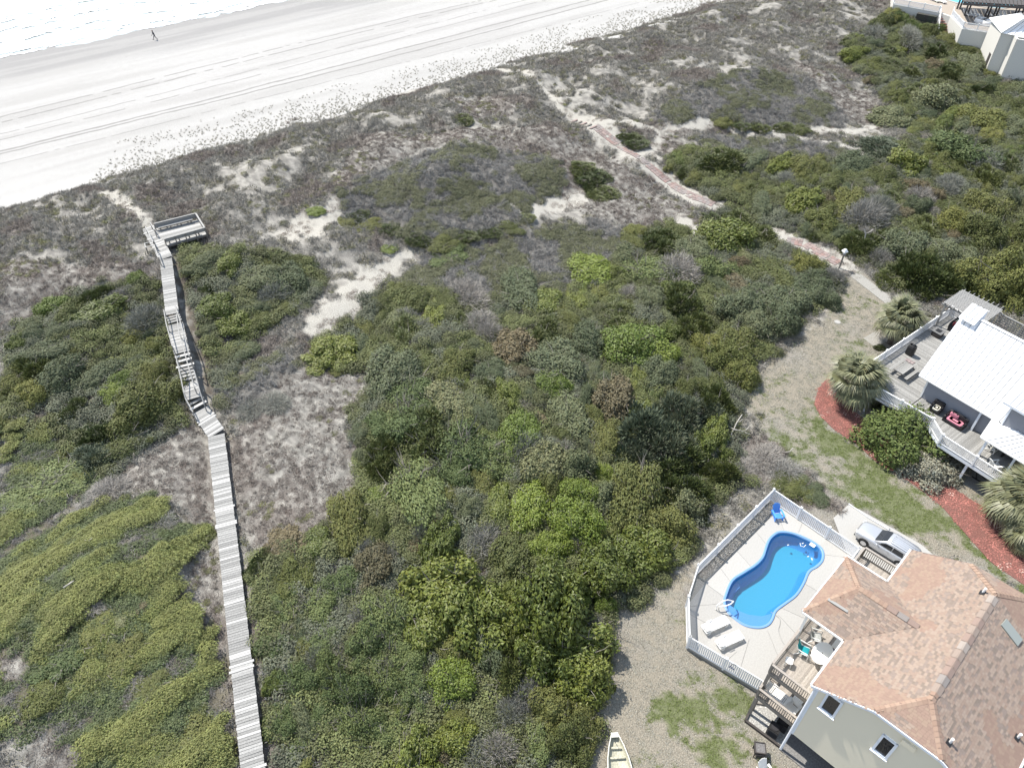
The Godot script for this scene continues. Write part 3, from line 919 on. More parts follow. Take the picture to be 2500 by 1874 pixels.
func make_vegetation() -> void:
	make_protos()
	# plants one can point at: x, z, radius
	var picked := {
		"bright": [[8.73, -72.08, 2.93, -23.28, -80.62, 1.1, -14, -74.78, 1.01, 11.82, -58.52, 3.29, 14.17, -56.94, 2.3, 3.6, -52.05, 1.74, -36.66, -51.04, 1.37, 5.17, -36.23, 2.2, 2.95, -34.23, 1.6], "brighter than its neighbours"],
		"dark": [[78.13, -137.42, 1.62, 80.3, -134.26, 1.76, 82.81, -131.95, 1.73, -19.1, -20.97, 1.19, -20.98, -21.68, 1.2, -32.87, -27.43, 1.14, 9.04, -93.53, 1.87, 10.43, -91.59, 2.08, 11.74, -89, 2.03, 10.76, -87.5, 1.66, 16.99, -100.96, 1.95, 16.18, -101.8, 1.43, 17.52, -77.26, 2.67, 28.04, -95.82, 3.15, 1.33, -80.98, 1.34, -18.46, -80.74, 1.44, -13.73, -77.62, 1.63, -10.62, -75.86, 1.49, -5.67, -76.97, 1.62, -2.49, -78.29, 1.53, 32.66, -106.13, 1.6, 35.23, -105.66, 1.73, 38.59, -105.62, 1.75, -44.99, -53.39, 1.83, -42.51, -64, 1.64, -6.92, -105.15, 1.72, 29.32, -79, 2.24, 27.23, -82.12, 2.59, 17.82, -65.76, 2.51, 18.61, -61.53, 2.17, -10.76, -43.22, 1.9, -10.18, -45, 1.61, 13.74, -42.62, 2.38, 14.05, -39.7, 2.3, 0.12, -24.62, 1.88, 17.58, -41.98, 1.57, 18.32, -50.1, 1.93, 45.4, -69.97, 2.87, 48.22, -69.29, 2.59, 42.15, -70.46, 2.08, 40.53, -76.61, 2.47], "with dense spiky sprays"],
		"yellow": [[21.16, -56.77, 2.21, 21.73, -54.01, 1.7, 19.55, -58.81, 1.69, 52.53, -68.98, 3.11, 54.02, -67.64, 2.55, -24.73, -35.89, 1.17, -37.21, -58.72, 1.2, -35.03, -57.42, 1.09, -5.04, -27.98, 1.97, 5.87, -35.64, 1.45, 33.21, -73.06, 1.81, 53.5, -80.63, 2.27, 70.32, -110.99, 3.57, 6.52, -34.81, 1.44, -28.43, -26.96, 1.59, -30.3, -22.98, 1.51], "with yellowing tips"],
		"cedar": [[11.85, -46.34, 2.9, 14.98, -48, 2.53, 13.26, -44.67, 2.44, 17.68, -48.91, 1.91, 10.86, -44.32, 1.81, 51.52, -101.58, 3.06, 51.18, -97.76, 2.59, -35.56, -43.5, 2], "with drooping sprays"],
		"vine": [[-30.08, -25.17, 1.86, -27.88, -23.61, 1.52, -16.23, -29.84, 1.69, -16.22, -26.9, 1.46, -14.3, -23.85, 1.56, -14.21, -29.8, 1.69, -12.45, -31.33, 1.73, -14.76, -21.31, 1.36, -13.24, -19.8, 1.47, -9.72, -26.64, 1.61, -7.7, -25.41, 1.59, -6.32, -23.64, 1.55, -9.63, -21.14, 1.65, -7.53, -20.87, 1.49, -4.14, -43.82, 3, -1.79, -43.06, 2.18, -5.19, -41.68, 1.95, -7.09, -73.76, 2.34, -9.17, -47.6, 2.5, -10.74, -46.83, 2.06, -0.63, -44.49, 2.01, -12, -21.16, 1.35, -10.48, -22.93, 1.53, -8.46, -23.83, 1.55, -11.94, -24.48, 1.41, -13.31, -26.84, 1.46, 22.57, -72.34, 2.39, 15.11, -71.52, 3.16, -38.2, -41.18, 2.73, -38.94, -39.35, 2.28, 61.99, -99.84, 4], "rounded like a cushion"],
		"bay": [[-4.86, -30.62, 2.73, -2.77, -28.12, 2.47, -5.68, -27.97, 1.97, 2.38, -28.06, 2.63, 4.21, -26.17, 2.74, 1.98, -24.95, 2.21, 4.73, -24.1, 1.88, 7.74, -32.99, 2.11, 10.36, -34.36, 1.97, 52.79, -95.48, 2.69, -17.4, -57.2, 2.21, -18.62, -56.32, 1.82, 25.07, -77.56, 3.06, 6.94, -31.78, 2.08, -28.21, -60.95, 1.69, -29.83, -62.37, 1.91, 0.13, -27.95, 1.64, 3.13, -30.4, 2.03, -5.93, -19.43, 1.46, -3.37, -20.04, 1.33], "with clustered leaves"],
		"brown": [[-13.19, -52.09, 0.69, 25.95, -73.45, 1.6, 51.8, -89.32, 2.06, 53.43, -87.31, 1.79, 0.61, -53.61, 1.77, -7.38, -31.91, 1.03, -7.24, -34.3, 1.07, -0.57, -35.25, 1.22, -4.2, -19.24, 1.05, -26.61, -28.56, 1.3], "scorched by salt"],
		"pale": [[-6.11, -50.09, 2.05, -4.79, -48.72, 1.68, 2.85, -42.25, 1.96, 5.16, -42.05, 1.56, 7.22, -38.84, 1.51, 13.91, -38.57, 1.51, 56.84, -111.5, 2.82, 65.6, -117.97, 3.33, -27.64, -28.08, 1.09, -24.38, -26.14, 1.08], "with pale leaf tips"],
		"dead": [[-29.66, -28.83, 1.1, -33.33, -28.47, 0.97, -27.77, -36.83, 1.1, 42.69, -81.74, 2.4, 45, -83.5, 1.96, -4.21, -65.72, 1.99, -3.12, -61.88, 1.73, -2.13, -59.6, 1.41, -5.24, -67.13, 1.81, 5.09, -34.47, 0.93, 1.65, -23.58, 1.05, 2.37, -26.85, 0.77, 5.99, -27.98, 0.99, 1.03, -22.9, 1.1, -33.05, -40.14, 1.45, -34, -39.41, 1.14, -10.81, -62.98, 1.36, -9.23, -61.32, 1.14, 1.34, -44.01, 1.6, -0.75, -19.36, 1.16, -6.9, -30.38, 1.01, 21.99, -44.12, 1.45, 23.17, -42.57, 1.42, 19.81, -43.17, 1.19, 29.97, -66.68, 1.41, 35.55, -70.23, 1.14, -23.95, -50.22, 1.28, -21.89, -50.63, 1.29, -36.73, -60.42, 1.87, -20.34, -25.34, 0.82, -10.7, -28.65, 0.99], "of bare twigs"],
		"grey_green": [[23.93, -64.42, 2.48, 26.77, -66.11, 2.26, 28.98, -65.21, 2.49, 31.72, -67.89, 2.14, 27.77, -62.26, 2.18, 24.74, -61.51, 2.17, 33.83, -69.84, 1.76, 33.36, -66.5, 1.71, 45.39, -75.4, 2.72, 48.24, -74.51, 2.7, 23.99, -41.16, 1.17, 25.24, -40.19, 1.15, -24.07, -67.91, 2.52, -26.83, -67.69, 2.25, -21.85, -66.49, 1.79, -32.31, -64.21, 1.76, -30.82, -53.89, 1.59], "with wind-clipped foliage"],
		"olive": [[76.93, -138.49, 1.63, 79.11, -136.03, 1.77, 81.67, -132.96, 1.74, 83.93, -130.96, 1.88, -26.2, -25.55, 1.57, -23.36, -23.2, 1.4, -19.86, -19.94, 1.76, -21.6, -19.1, 1.74, -23.62, -20.98, 1.48, -18.25, -18.98, 1.45, -19.65, -79.43, 1.43, -16.6, -79, 1.66, -8.22, -75.28, 1.81, -0.33, -79.29, 1.54, 30.09, -106.6, 1.74, 41.47, -106.05, 1.76, 23.42, -40.58, 1.39, 22.9, -41.41, 1.17, 4.23, -20.83, 1.49, 3.59, -19.94, 1.47, -29.42, -54.84, 1.52, -27.85, -53.76, 1.33, -31.02, -51.58, 1.3, -33.68, -53.58, 1.5], "standing at the edge"],
	}
	for k in picked:
		var a: Array = picked[k][0]
		for i in range(0, a.size(), 3):
			var p := place_of(a[i], a[i + 1])
			if zone_at(a[i], a[i + 1]) == HARD or on_walk(a[i], a[i + 1], a[i + 2]): continue
			shrub(k, a[i], a[i + 1], a[i + 2] * (0.85 if k == "brown" else 1.18), "%s %s" % [picked[k][1], whereabouts(a[i], a[i + 1])], "%s accent shrubs %s" % [k.replace("_", " "), whereabouts(a[i], a[i + 1])], rnd(0.95, 1.25), -100.0, "", 0.5 if zone_at(a[i], a[i + 1]) != THICKET else canopy_height(a[i], a[i + 1]) * 1.1)
			taken.append(Vector3(a[i], a[i + 1], a[i + 2] * 0.8))
	# the rest of the thicket
	for band in [[2.9, 500], [2.2, 1500], [1.6, 3600], [1.15, 5200]]:
		for t in band[1]:
			var x := rnd(-62, 112)
			var z := rnd(-172, -16)
			if zone_at(x, z) != THICKET or on_walk(x, z, band[0]) or not clear_of(x, z, band[0], 0.54): continue
			var r: float = band[0] * rnd(0.85, 1.15)
			var p := place_of(x, z)
			var ok := true
			for q in [Vector2(r, 0), Vector2(-r, 0), Vector2(0, r), Vector2(0, -r)]:
				if zone_at(x + q.x * 0.8, z + q.y * 0.8) in [YARD, HARD, SAND]: ok = false
			if not ok: continue
			taken.append(Vector3(x, z, r))
			var k := pick_kind(5 if p == 2 and z > -44 else p)
			shrub(k, x, z, r, whereabouts(x, z), "%s shrubs %s" % [LEAFY[k][3], whereabouts(x, z)], rnd(1.0, 1.75), 0.9 + rnd(-0.5, 0.5) + (0.7 if p == 2 else 0.0), "", canopy_height(x, z))
	ground_cover()

func streak(x: float, z: float) -> float:
	var w := noise.get_noise_2d(x * 0.9 + 31, z * 0.9) * 5.0
	return 0.9 * noise.get_noise_2d((x - z) * 0.4 + w, (x + z) * 1.9 + w * 1.2) + 0.45 * noise.get_noise_2d(x * 1.4 + 9, z * 1.4)

func ground_cover() -> void:
	var grey := []; var stems := []; var mats_green := []; var canopy := []; var oats := []; var lawn := []
	var up := func(x: float, z: float, s: float, squash := 1.0, y := 0.0) -> Transform3D:
		return Transform3D(Basis(Vector3.UP, rnd(0, TAU)) * Basis.from_scale(Vector3(s, s * squash, s)), on(x, z, y))
	var flat := func(r: float, g: float, b: float, k: float) -> Color:
		var v := rnd(1 - k, 1 + k)
		return Color(r * v, g * v, b * v)
	for t in 330000:
		var x := rnd(-112, 112)
		var z := rnd(-174, -12)
		if absf(x) > 26 - z * 0.5: continue
		var s := seaward(x, z)
		if s > 22: continue
		var n := noise.get_noise_2d(x, z)
		var f := fine.get_noise_2d(x * 0.8, z * 0.8)
		if s > -1.5 + 9.0 * n + 3.0 * f: continue
		var zn := zone_at(x, z)
		if z > -76.0 and absf(x - walk_x(z)) < (1.3 if zn == THICKET or zn == VINE else 0.8): continue
		match zn:
			DUNE:
				var sparse := -0.28 + 0.25 * smoothstep(-6, -2.5, s)
				if n + f * 0.8 < sparse: continue
				if rng.randf() < 0.45:
					var c: Color = flat.call(0.285, 0.27, 0.238, 0.3)
					if n > 0.28: c = flat.call(0.25, 0.218, 0.19, 0.3)
					elif f > 0.2: c = flat.call(0.27, 0.25, 0.17, 0.25)
					stems.append([up.call(x, z, rnd(0.7, 1.3)), c])
				elif rng.randf() < 0.8:
					grey.append([up.call(x, z, rnd(0.6, 1.25)), flat.call(0.29, 0.274, 0.242, 0.3) if n < 0.3 else flat.call(0.25, 0.215, 0.188, 0.3)])
				elif noise.get_noise_2d(x + 300, z) + f * 0.4 > 0.02:
					mats_green.append([up.call(x, z, rnd(0.7, 1.4), 0.6), flat.call(0.125, 0.13, 0.04, 0.3)])
			SPARSE:
				if n * 0.6 + f * 1.3 < -0.3: continue
				if rng.randf() < 0.66: stems.append([up.call(x, z, rnd(0.3, 0.75), 0.7), flat.call(0.19, 0.162, 0.142, 0.35) if rng.randf() < 0.6 else flat.call(0.155, 0.115, 0.095, 0.35)])
				elif rng.randf() < 0.5: grey.append([up.call(x, z, rnd(0.35, 0.8), 0.7), flat.call(0.20, 0.175, 0.155, 0.3)])
				elif noise.get_noise_2d(x + 300, z) > 0.2: mats_green.append([up.call(x, z, rnd(0.6, 1.1), 0.6), flat.call(0.115, 0.115, 0.04, 0.3)])
			BLANKET:
				var g := noise.get_noise_2d(x * 1.5 + 77, z * 1.5) + f * 0.5
				if g > 0.02 and rng.randf() < 0.75: canopy.append([up.call(x, z, rnd(0.8, 1.4), 0.8), flat.call(0.105, 0.110, 0.056, 0.3)])
				elif rng.randf() < 0.8: grey.append([up.call(x, z, rnd(0.8, 1.4)), flat.call(0.255, 0.245, 0.23, 0.25)])
			VINE:
				var g := streak(x, z)
				var k := rng.randf()
				var c: Color = flat.call(0.128, 0.145, 0.036, 0.28)
				if g > 0.12: c = flat.call(0.150, 0.162, 0.042, 0.25)
				elif g < -0.14 and k < 0.6:
					grey.append([up.call(x, z, rnd(0.7, 1.1), 0.7), flat.call(0.23, 0.215, 0.20, 0.25)])
					continue
				elif g < -0.02: c = flat.call(0.080, 0.102, 0.036, 0.28)
				var b := Basis(Vector3.UP, 0.785 + rnd(-0.3, 0.3)) * Basis.from_scale(Vector3(rnd(1.0, 1.7), rnd(0.55, 0.9), rnd(0.8, 1.0)))
				canopy.append([Transform3D(b, on(x, z, 0.15 + 0.9 * g)), c])
			THICKET:
				if rng.randf() < 0.42:
					var g := noise.get_noise_2d(x * 1.3 + 50, z * 1.3)
					var c: Color = flat.call(0.086, 0.095, 0.034, 0.38)
					if g > 0.15: c = flat.call(0.110, 0.125, 0.040, 0.3)
					elif g < -0.15: c = flat.call(0.105, 0.115, 0.072, 0.3)
					canopy.append([up.call(x, z, rnd(0.8, 1.7), rnd(0.6, 1.0), rnd(-0.1, 0.45)), c])
				elif rng.randf() < 0.3: grey.append([up.call(x, z, rnd(0.9, 1.6)), flat.call(0.19, 0.18, 0.17, 0.3)])
			SAND:
				if f + rnd(-0.3, 0.1) > 0.1: stems.append([up.call(x, z, rnd(0.4, 0.8), 0.6), flat.call(0.24, 0.20, 0.17, 0.3)])
	# the thin cover of the hollows again, finer
	for t in 170000:
		var x := rnd(-70, 62)
		var z := rnd(-130, -16)
		if zone_at(x, z) != SPARSE or (z > -76.0 and absf(x - walk_x(z)) < 0.85): continue
		var f := fine.get_noise_2d(x * 1.1, z * 1.1)
		if f + rnd(-0.25, 0.25) < -0.1: continue
		if rng.randf() < 0.7: stems.append([up.call(x, z, rnd(0.3, 0.7), 0.8), flat.call(0.18, 0.152, 0.132, 0.4)])
		else: grey.append([up.call(x, z, rnd(0.3, 0.6), 0.8), flat.call(0.185, 0.16, 0.14, 0.4)])
	# sea oats planted in rows at the foot of the dune, thinning towards the beach
	for i in 26:
		for k in 290:
			var s := -2.0 + i * 0.62 + rnd(-0.25, 0.25)
			var al := -60.0 + k * 0.62 + rnd(-0.25, 0.25)
			var gap := noise.get_noise_2d(al * 1.2, s * 2.0)
			var reach := 12.5 + 4.0 * noise.get_noise_1d(al * 0.7) - maxf(0, -28 - al) * 1.4
			if al < -36 or s > reach or (s > 6.5 and gap + rnd(-0.3, 0.3) < -0.02) or rng.randf() < 0.2: continue
			var p := shore(s, al, 0)
			if zone_at(p.x, p.z) == SAND: continue
			oats.append([up.call(p.x, p.z, rnd(0.4, 0.85) * (1.0 - 0.02 * s)), flat.call(0.36, 0.34, 0.28, 0.25) if s > 4 else flat.call(0.27, 0.255, 0.21, 0.25)])
	# lawn blades
	for t in 260000:
		var x := rnd(4, 56)
		var z := rnd(-76, -12)
		if zone_at(x, z) != YARD: continue
		var f := fine.get_noise_2d(x * 1.7, z * 1.7)
		if f + rnd(-0.4, 0.2) < -0.25: continue
		var green := greenness(x, z) + f * 0.8 > rnd(-0.1, 0.8)
		lawn.append([up.call(x, z, rnd(0.7, 1.3)), flat.call(0.18, 0.215, 0.065, 0.2) if green else flat.call(0.45, 0.415, 0.34, 0.14)])
	var plain := tinted("dry_stems", 1, 1, 1, 0.95)
	var leafy := tinted("cover_leaf", 1, 1, 1, 0.7)
	var half := [[], []]
	for i in grey.size(): half[i % 2].append(grey[i])
	scatter("dune_grass", "dry grey dune grass and twigs covering the dunes", "dune grass", tuft(34, 0.62, 0.03, 1.3, 0.8), half[0], plain)
	scatter("dune_brush", "fine bare grey twigs matted over the dune mounds", "brush", twig_ball(0.55, 0.7, 60, 0.03), half[1], plain)
	scatter("dead_stems", "flattened grey-brown dead stems lying on the sand", "litter", tangle(30, 0.55, 0.05), stems, plain)
	scatter("creeping_plants", "low yellow-green creeping plants in patches on the dune", "ground cover", clump(120, 0.42, 0.5, 0.10, 0.06), mats_green, leafy)
	scatter("thicket_undergrowth", "mixed green leafy undergrowth filling the thicket", "undergrowth", clump(230, 0.55, 0.8, 0.105, 0.068), canopy, leafy)
	scatter("sea_oats", "small tufts of beach grass in rows at the dune foot", "beach grass", tuft(26, 0.6, 0.03, 1.1, 0.7), oats, plain)
	scatter("lawn_grass", "short straw-coloured and green lawn grass in the house yards", "grass", tuft(12, 0.11, 0.016, 3.5, 0.6), lawn, plain)
	print("cover ", grey.size(), " ", stems.size(), " ", mats_green.size(), " ", canopy.size(), " ", oats.size(), " ", lawn.size(), " shrubs ", taken.size())

# ---------------------------------------------------------------- boardwalk
func plank_mat() -> Material:
	return mats["new_board"] if rng.randf() < 0.1 else mats["board%d" % (rng.randi() % 5)]

func make_boardwalk() -> void:
	var bw := thing("boardwalk", "long weathered grey plank boardwalk climbing by steps from the houses to the beach", "boardwalk", Vector3(-26.36, 0, -46.94))
	var o := bw.position
	var runs := [
		[Vector3(-15.65, 0.6, -17.71), Vector3(-26.04, 0.6, -46.37), 1.42, 0.2, 0.0],
		[Vector3(-26.06, 0.61, -46.56), Vector3(-28.37, 0.62, -49.51), 1.55, 0.2, 0.18],
		[Vector3(-28.4, 0.86, -49.59), Vector3(-28.97, 1.2, -50.31), 1.55, 0.5, 0.12],
		[Vector3(-28.91, 1.42, -50.19), Vector3(-30.01, 1.45, -52.34), 1.4, 0.2, 0.0],
		[Vector3(-30.02, 1.6, -52.4), Vector3(-30.76, 2.1, -54.13), 1.4, 0.4, 0.0],
		[Vector3(-30.84, 2.15, -54.31), Vector3(-31.25, 2.5, -55.2), 1.4, 0.5, 0.0],
		[Vector3(-31.27, 2.58, -55.23), Vector3(-33.21, 2.62, -59.52), 1.4, 0.2, 0.0],
		[Vector3(-33.27, 2.72, -59.65), Vector3(-33.7, 2.95, -60.47), 1.3, 0.28, 0.0],
		[Vector3(-33.74, 3.05, -60.54), Vector3(-37.39, 3.28, -69.87), 1.25, 0.2, 0.0],
		[Vector3(-37.43, 3.3, -69.99), Vector3(-41.43, 3.34, -76.24), 1.45, 0.2, 0.12],
	]
	for r in runs:
		var p: Vector3 = r[0] - o
		var q: Vector3 = r[1] - o
		var flat := Vector2(q.x - p.x, q.z - p.z)
		var n := int(round(p.distance_to(q) / r[3]))
		var yaw: float = -flat.angle() + r[4]
		for i in n:
			var c := p.lerp(q, (i + 0.5) / n)
			var fresh := rng.randf() < 0.07
			var m: Material = mats["new_board"] if fresh else plank_mat()
			bx(bw, "plank", m, c + Vector3(rnd(-0.02, 0.02), rnd(-0.006, 0.006) + (0.012 if fresh else 0.0), 0), Vector3(r[3] - 0.025 if r[3] < 0.3 else 0.29, 0.045, r[2] * rnd(0.985, 1.02) + (0.22 if fresh and rng.randf() < 0.5 else 0.0)), Vector3(0, yaw + rnd(-0.008, 0.008), 0))
		# stringers and posts under the planks
		var side: Vector3 = Vector3(-flat.y, 0, flat.x).normalized() * (r[2] * 0.5 - 0.1)
		for s in [-1, 1]:
			bar(bw, "stringer", mats["dark_wood"], p + side * s - Vector3(0, 0.12, 0), q + side * s - Vector3(0, 0.12, 0), 0.05, 0.19)
			var k := maxi(1, int(p.distance_to(q) / 2.4))
			for i in k + 1:
				var c: Vector3 = p.lerp(q, float(i) / k) + side * s * 1.06
				var g := height(c.x + o.x, c.z + o.z) - o.y
				if c.y - g > 0.1: bar(bw, "post", mats["rail_wood"], Vector3(c.x, g - 0.2, c.z), Vector3(c.x, c.y - 0.03, c.z), 0.1, 0.1)
	# hand rails beside the steps: a thin rail on posts
	for line in [[Vector3(-28.84, 2.2, -50.82), Vector3(-29.53, 2.9, -52.27), Vector3(-31.88, 3.5, -57.16), Vector3(-32.98, 3.55, -59.89)], [Vector3(-27.71, 1.6, -49.31), Vector3(-28.14, 2.3, -50.18), Vector3(-29.09, 2.95, -52.21)], [Vector3(-29.93, 3.35, -53.86), Vector3(-31.14, 3.5, -56.54), Vector3(-33.51, 3.6, -61.22)], [Vector3(-28.39, 1.6, -48.27), Vector3(-29.37, 1.95, -49.64), Vector3(-29.53, 2.3, -50.02), Vector3(-30.56, 2.95, -52.49), Vector3(-31.15, 3.4, -53.81)], [Vector3(-31.82, 3.5, -55.04), Vector3(-33.44, 3.6, -58.29), Vector3(-34.33, 3.7, -60.36)]]:
		for i in line.size() - 1:
			bar(bw, "handrail", mats["board3"], line[i] - o, line[i + 1] - o, 0.09, 0.05)
		for c in line:
			bar(bw, "rail_post", mats["board1"], Vector3(c.x, maxf(height(c.x, c.z), 0.0), c.z) - o, c - o, 0.09, 0.09)

# ---------------------------------------------------------------- lookout platform by the dune crest
func bench(parent: Node3D, p: Vector3, q: Vector3, inward: Vector3) -> void:
	var b := Node3D.new()
	b.name = "bench"
	parent.add_child(b, true)
	for i in 3:
		var off := inward * (0.12 + i * 0.14) + Vector3(0, 0.44, 0)
		bar(b, "seat_slat", mats["board%d" % (2 + i % 3)], p + off, q + off, 0.125, 0.04)
	for t in [0.06, 0.35, 0.65, 0.94]:
		var c := p.lerp(q, t) + inward * 0.27
		bar(b, "leg", mats["rail_wood"], c, c + Vector3(0, 0.42, 0), 0.09, 0.3)

func make_lookout() -> void:
	var fl := 3.36
	var c0 := Vector3(-40.3, 4.25, -75.51)       # corners of the top rail
	var c1 := Vector3(-36.28, 4.25, -77.77)
	var c2 := Vector3(-34.36, 4.25, -74.68)
	var c3 := Vector3(-38.09, 4.25, -72.35)
	var o := Vector3((c0.x + c2.x) / 2, 0, (c0.z + c2.z) / 2)
	var t := thing("lookout_deck", "grey plank lookout platform with benches and board sides at the boardwalk's end", "deck", o)
	var a := Vector3(c0.x, fl, c0.z) - o; var b := Vector3(c1.x, fl, c1.z) - o; var c := Vector3(c2.x, fl, c2.z) - o; var d := Vector3(c3.x, fl, c3.z) - o
	var n := 20
	for i in n:
		var k := (i + 0.5) / n
		bar(t, "floor_plank", plank_mat(), a.lerp(d, k), b.lerp(c, k), 0.175, 0.045)
	for e in [[a, b], [b, c], [d, c]]:
		var inward: Vector3 = ((a + c) * 0.5 - (e[0] + e[1]) * 0.5).normalized()
		# side boards and cap rail
		for k in 4:
			var y := Vector3(0, 0.34 + k * 0.16, 0)
			if e[0] == d and k == 0: continue
			bar(t, "side_board", mats["deck%d" % (k % 3)] if e[0] != b else mats["board%d" % k], e[0] + y, e[1] + y, 0.03, 0.15)
		bar(t, "cap_rail", mats["board4"], e[0] + Vector3(0, 0.87, 0), e[1] + Vector3(0, 0.87, 0), 0.16, 0.045)
		for k in 5:
			var p: Vector3 = e[0].lerp(e[1], k / 4.0) - inward * 0.06
			bar(t, "post", mats["rail_wood"], Vector3(p.x, height(p.x + o.x, p.z + o.z) - 0.3, p.z), p + Vector3(0, 0.84, 0), 0.1, 0.1)
		if e[0] != b: bench(t, e[0].lerp(e[1], 0.05), e[0].lerp(e[1], 0.88), inward)
	for e in [[a, b], [d, c]]: bar(t, "joist", mats["dark_wood"], e[0] - Vector3(0, 0.14, 0), e[1] - Vector3(0, 0.14, 0), 0.06, 0.2)
	# rails where the walk meets the sand path and the side steps
	for line in [[Vector3(-40.98, 4.3, -74.76), Vector3(-39.05, 4.3, -71.66)], [Vector3(-38.8, 4.3, -71.18), Vector3(-37.46, 4.3, -68.65)], [Vector3(-40.82, 4.2, -75.79), Vector3(-39.77, 4.3, -74.16)], [Vector3(-39.96, 4.2, -71.49), Vector3(-39.06, 4.3, -71.83)], [Vector3(-39.54, 4.2, -70.69), Vector3(-38.72, 4.3, -71.1)], [Vector3(-39.96, 4.2, -71.49), Vector3(-39.54, 4.2, -70.69)]]:
		bar(t, "handrail", mats["board4"], line[0] - o, line[1] - o, 0.1, 0.05)
		for p in line: bar(t, "rail_post", mats["rail_wood"], Vector3(p.x - o.x, height(p.x, p.z), p.z - o.z), p - o, 0.09, 0.09)
	for i in 4: bx(t, "step", mats["board%d" % i], Vector3(-39.42, 3.2, -71.58) - o + Vector3(-0.35 * i, -0.16 * i, 0.2 * i), Vector3(0.3, 0.05, 1.1), Vector3(0, 0.55, 0))

# ---------------------------------------------------------------- pool yard
const FENCE := [Vector3(21.05, 0.3, -39.36), Vector3(13.74, 0.3, -32.27), Vector3(12.57, 0.3, -29.65), Vector3(12.13, 0.3, -26.53), Vector3(16.47, 0.3, -23.35)]
const FENCE_END := Vector3(26.09, 0.3, -33.75)

func picket_fence(p: Vector3, q: Vector3, label: String) -> void:
	var f := thing("picket_fence", label, "fence", p)
	var d := q - p
	var len := d.length()
	d = d.normalized()
	var n := int(round(len / 2.4))
	for i in n + 1:
		var c := d * len * i / n
		bx(f, "post", mats["vinyl"], c + Vector3(0, 0.72, 0), Vector3(0.13, 1.5, 0.13), Vector3(0, -Vector2(d.x, d.z).angle(), 0))
		var cap := bx(f, "post_cap", mats["white"], c + Vector3(0, 1.5, 0), Vector3(0.18, 0.06, 0.18), Vector3(0, -Vector2(d.x, d.z).angle(), 0))
		cap.name = "post_cap"
	for y in [0.16, 1.36]: bar(f, "rail", mats["white"], d * 0.06 + Vector3(0, y, 0), d * (len - 0.06) + Vector3(0, y, 0), 0.06, 0.11)
	var k := int(len / 0.135)
	for i in k:
		var c := d * (i + 0.5) * len / k
		bx(f, "picket", mats["vinyl"], c + Vector3(0, 0.76, 0), Vector3(0.085, 1.14, 0.03), Vector3(0, -Vector2(d.x, d.z).angle(), 0))

func tan_at(a: float, b: float, y: float) -> Vector3:      # tan house: a along its gable wall, b along its ridge
	return Vector3(17.05 + (a + b) * R2, y, -19.8 + (a - b) * R2)

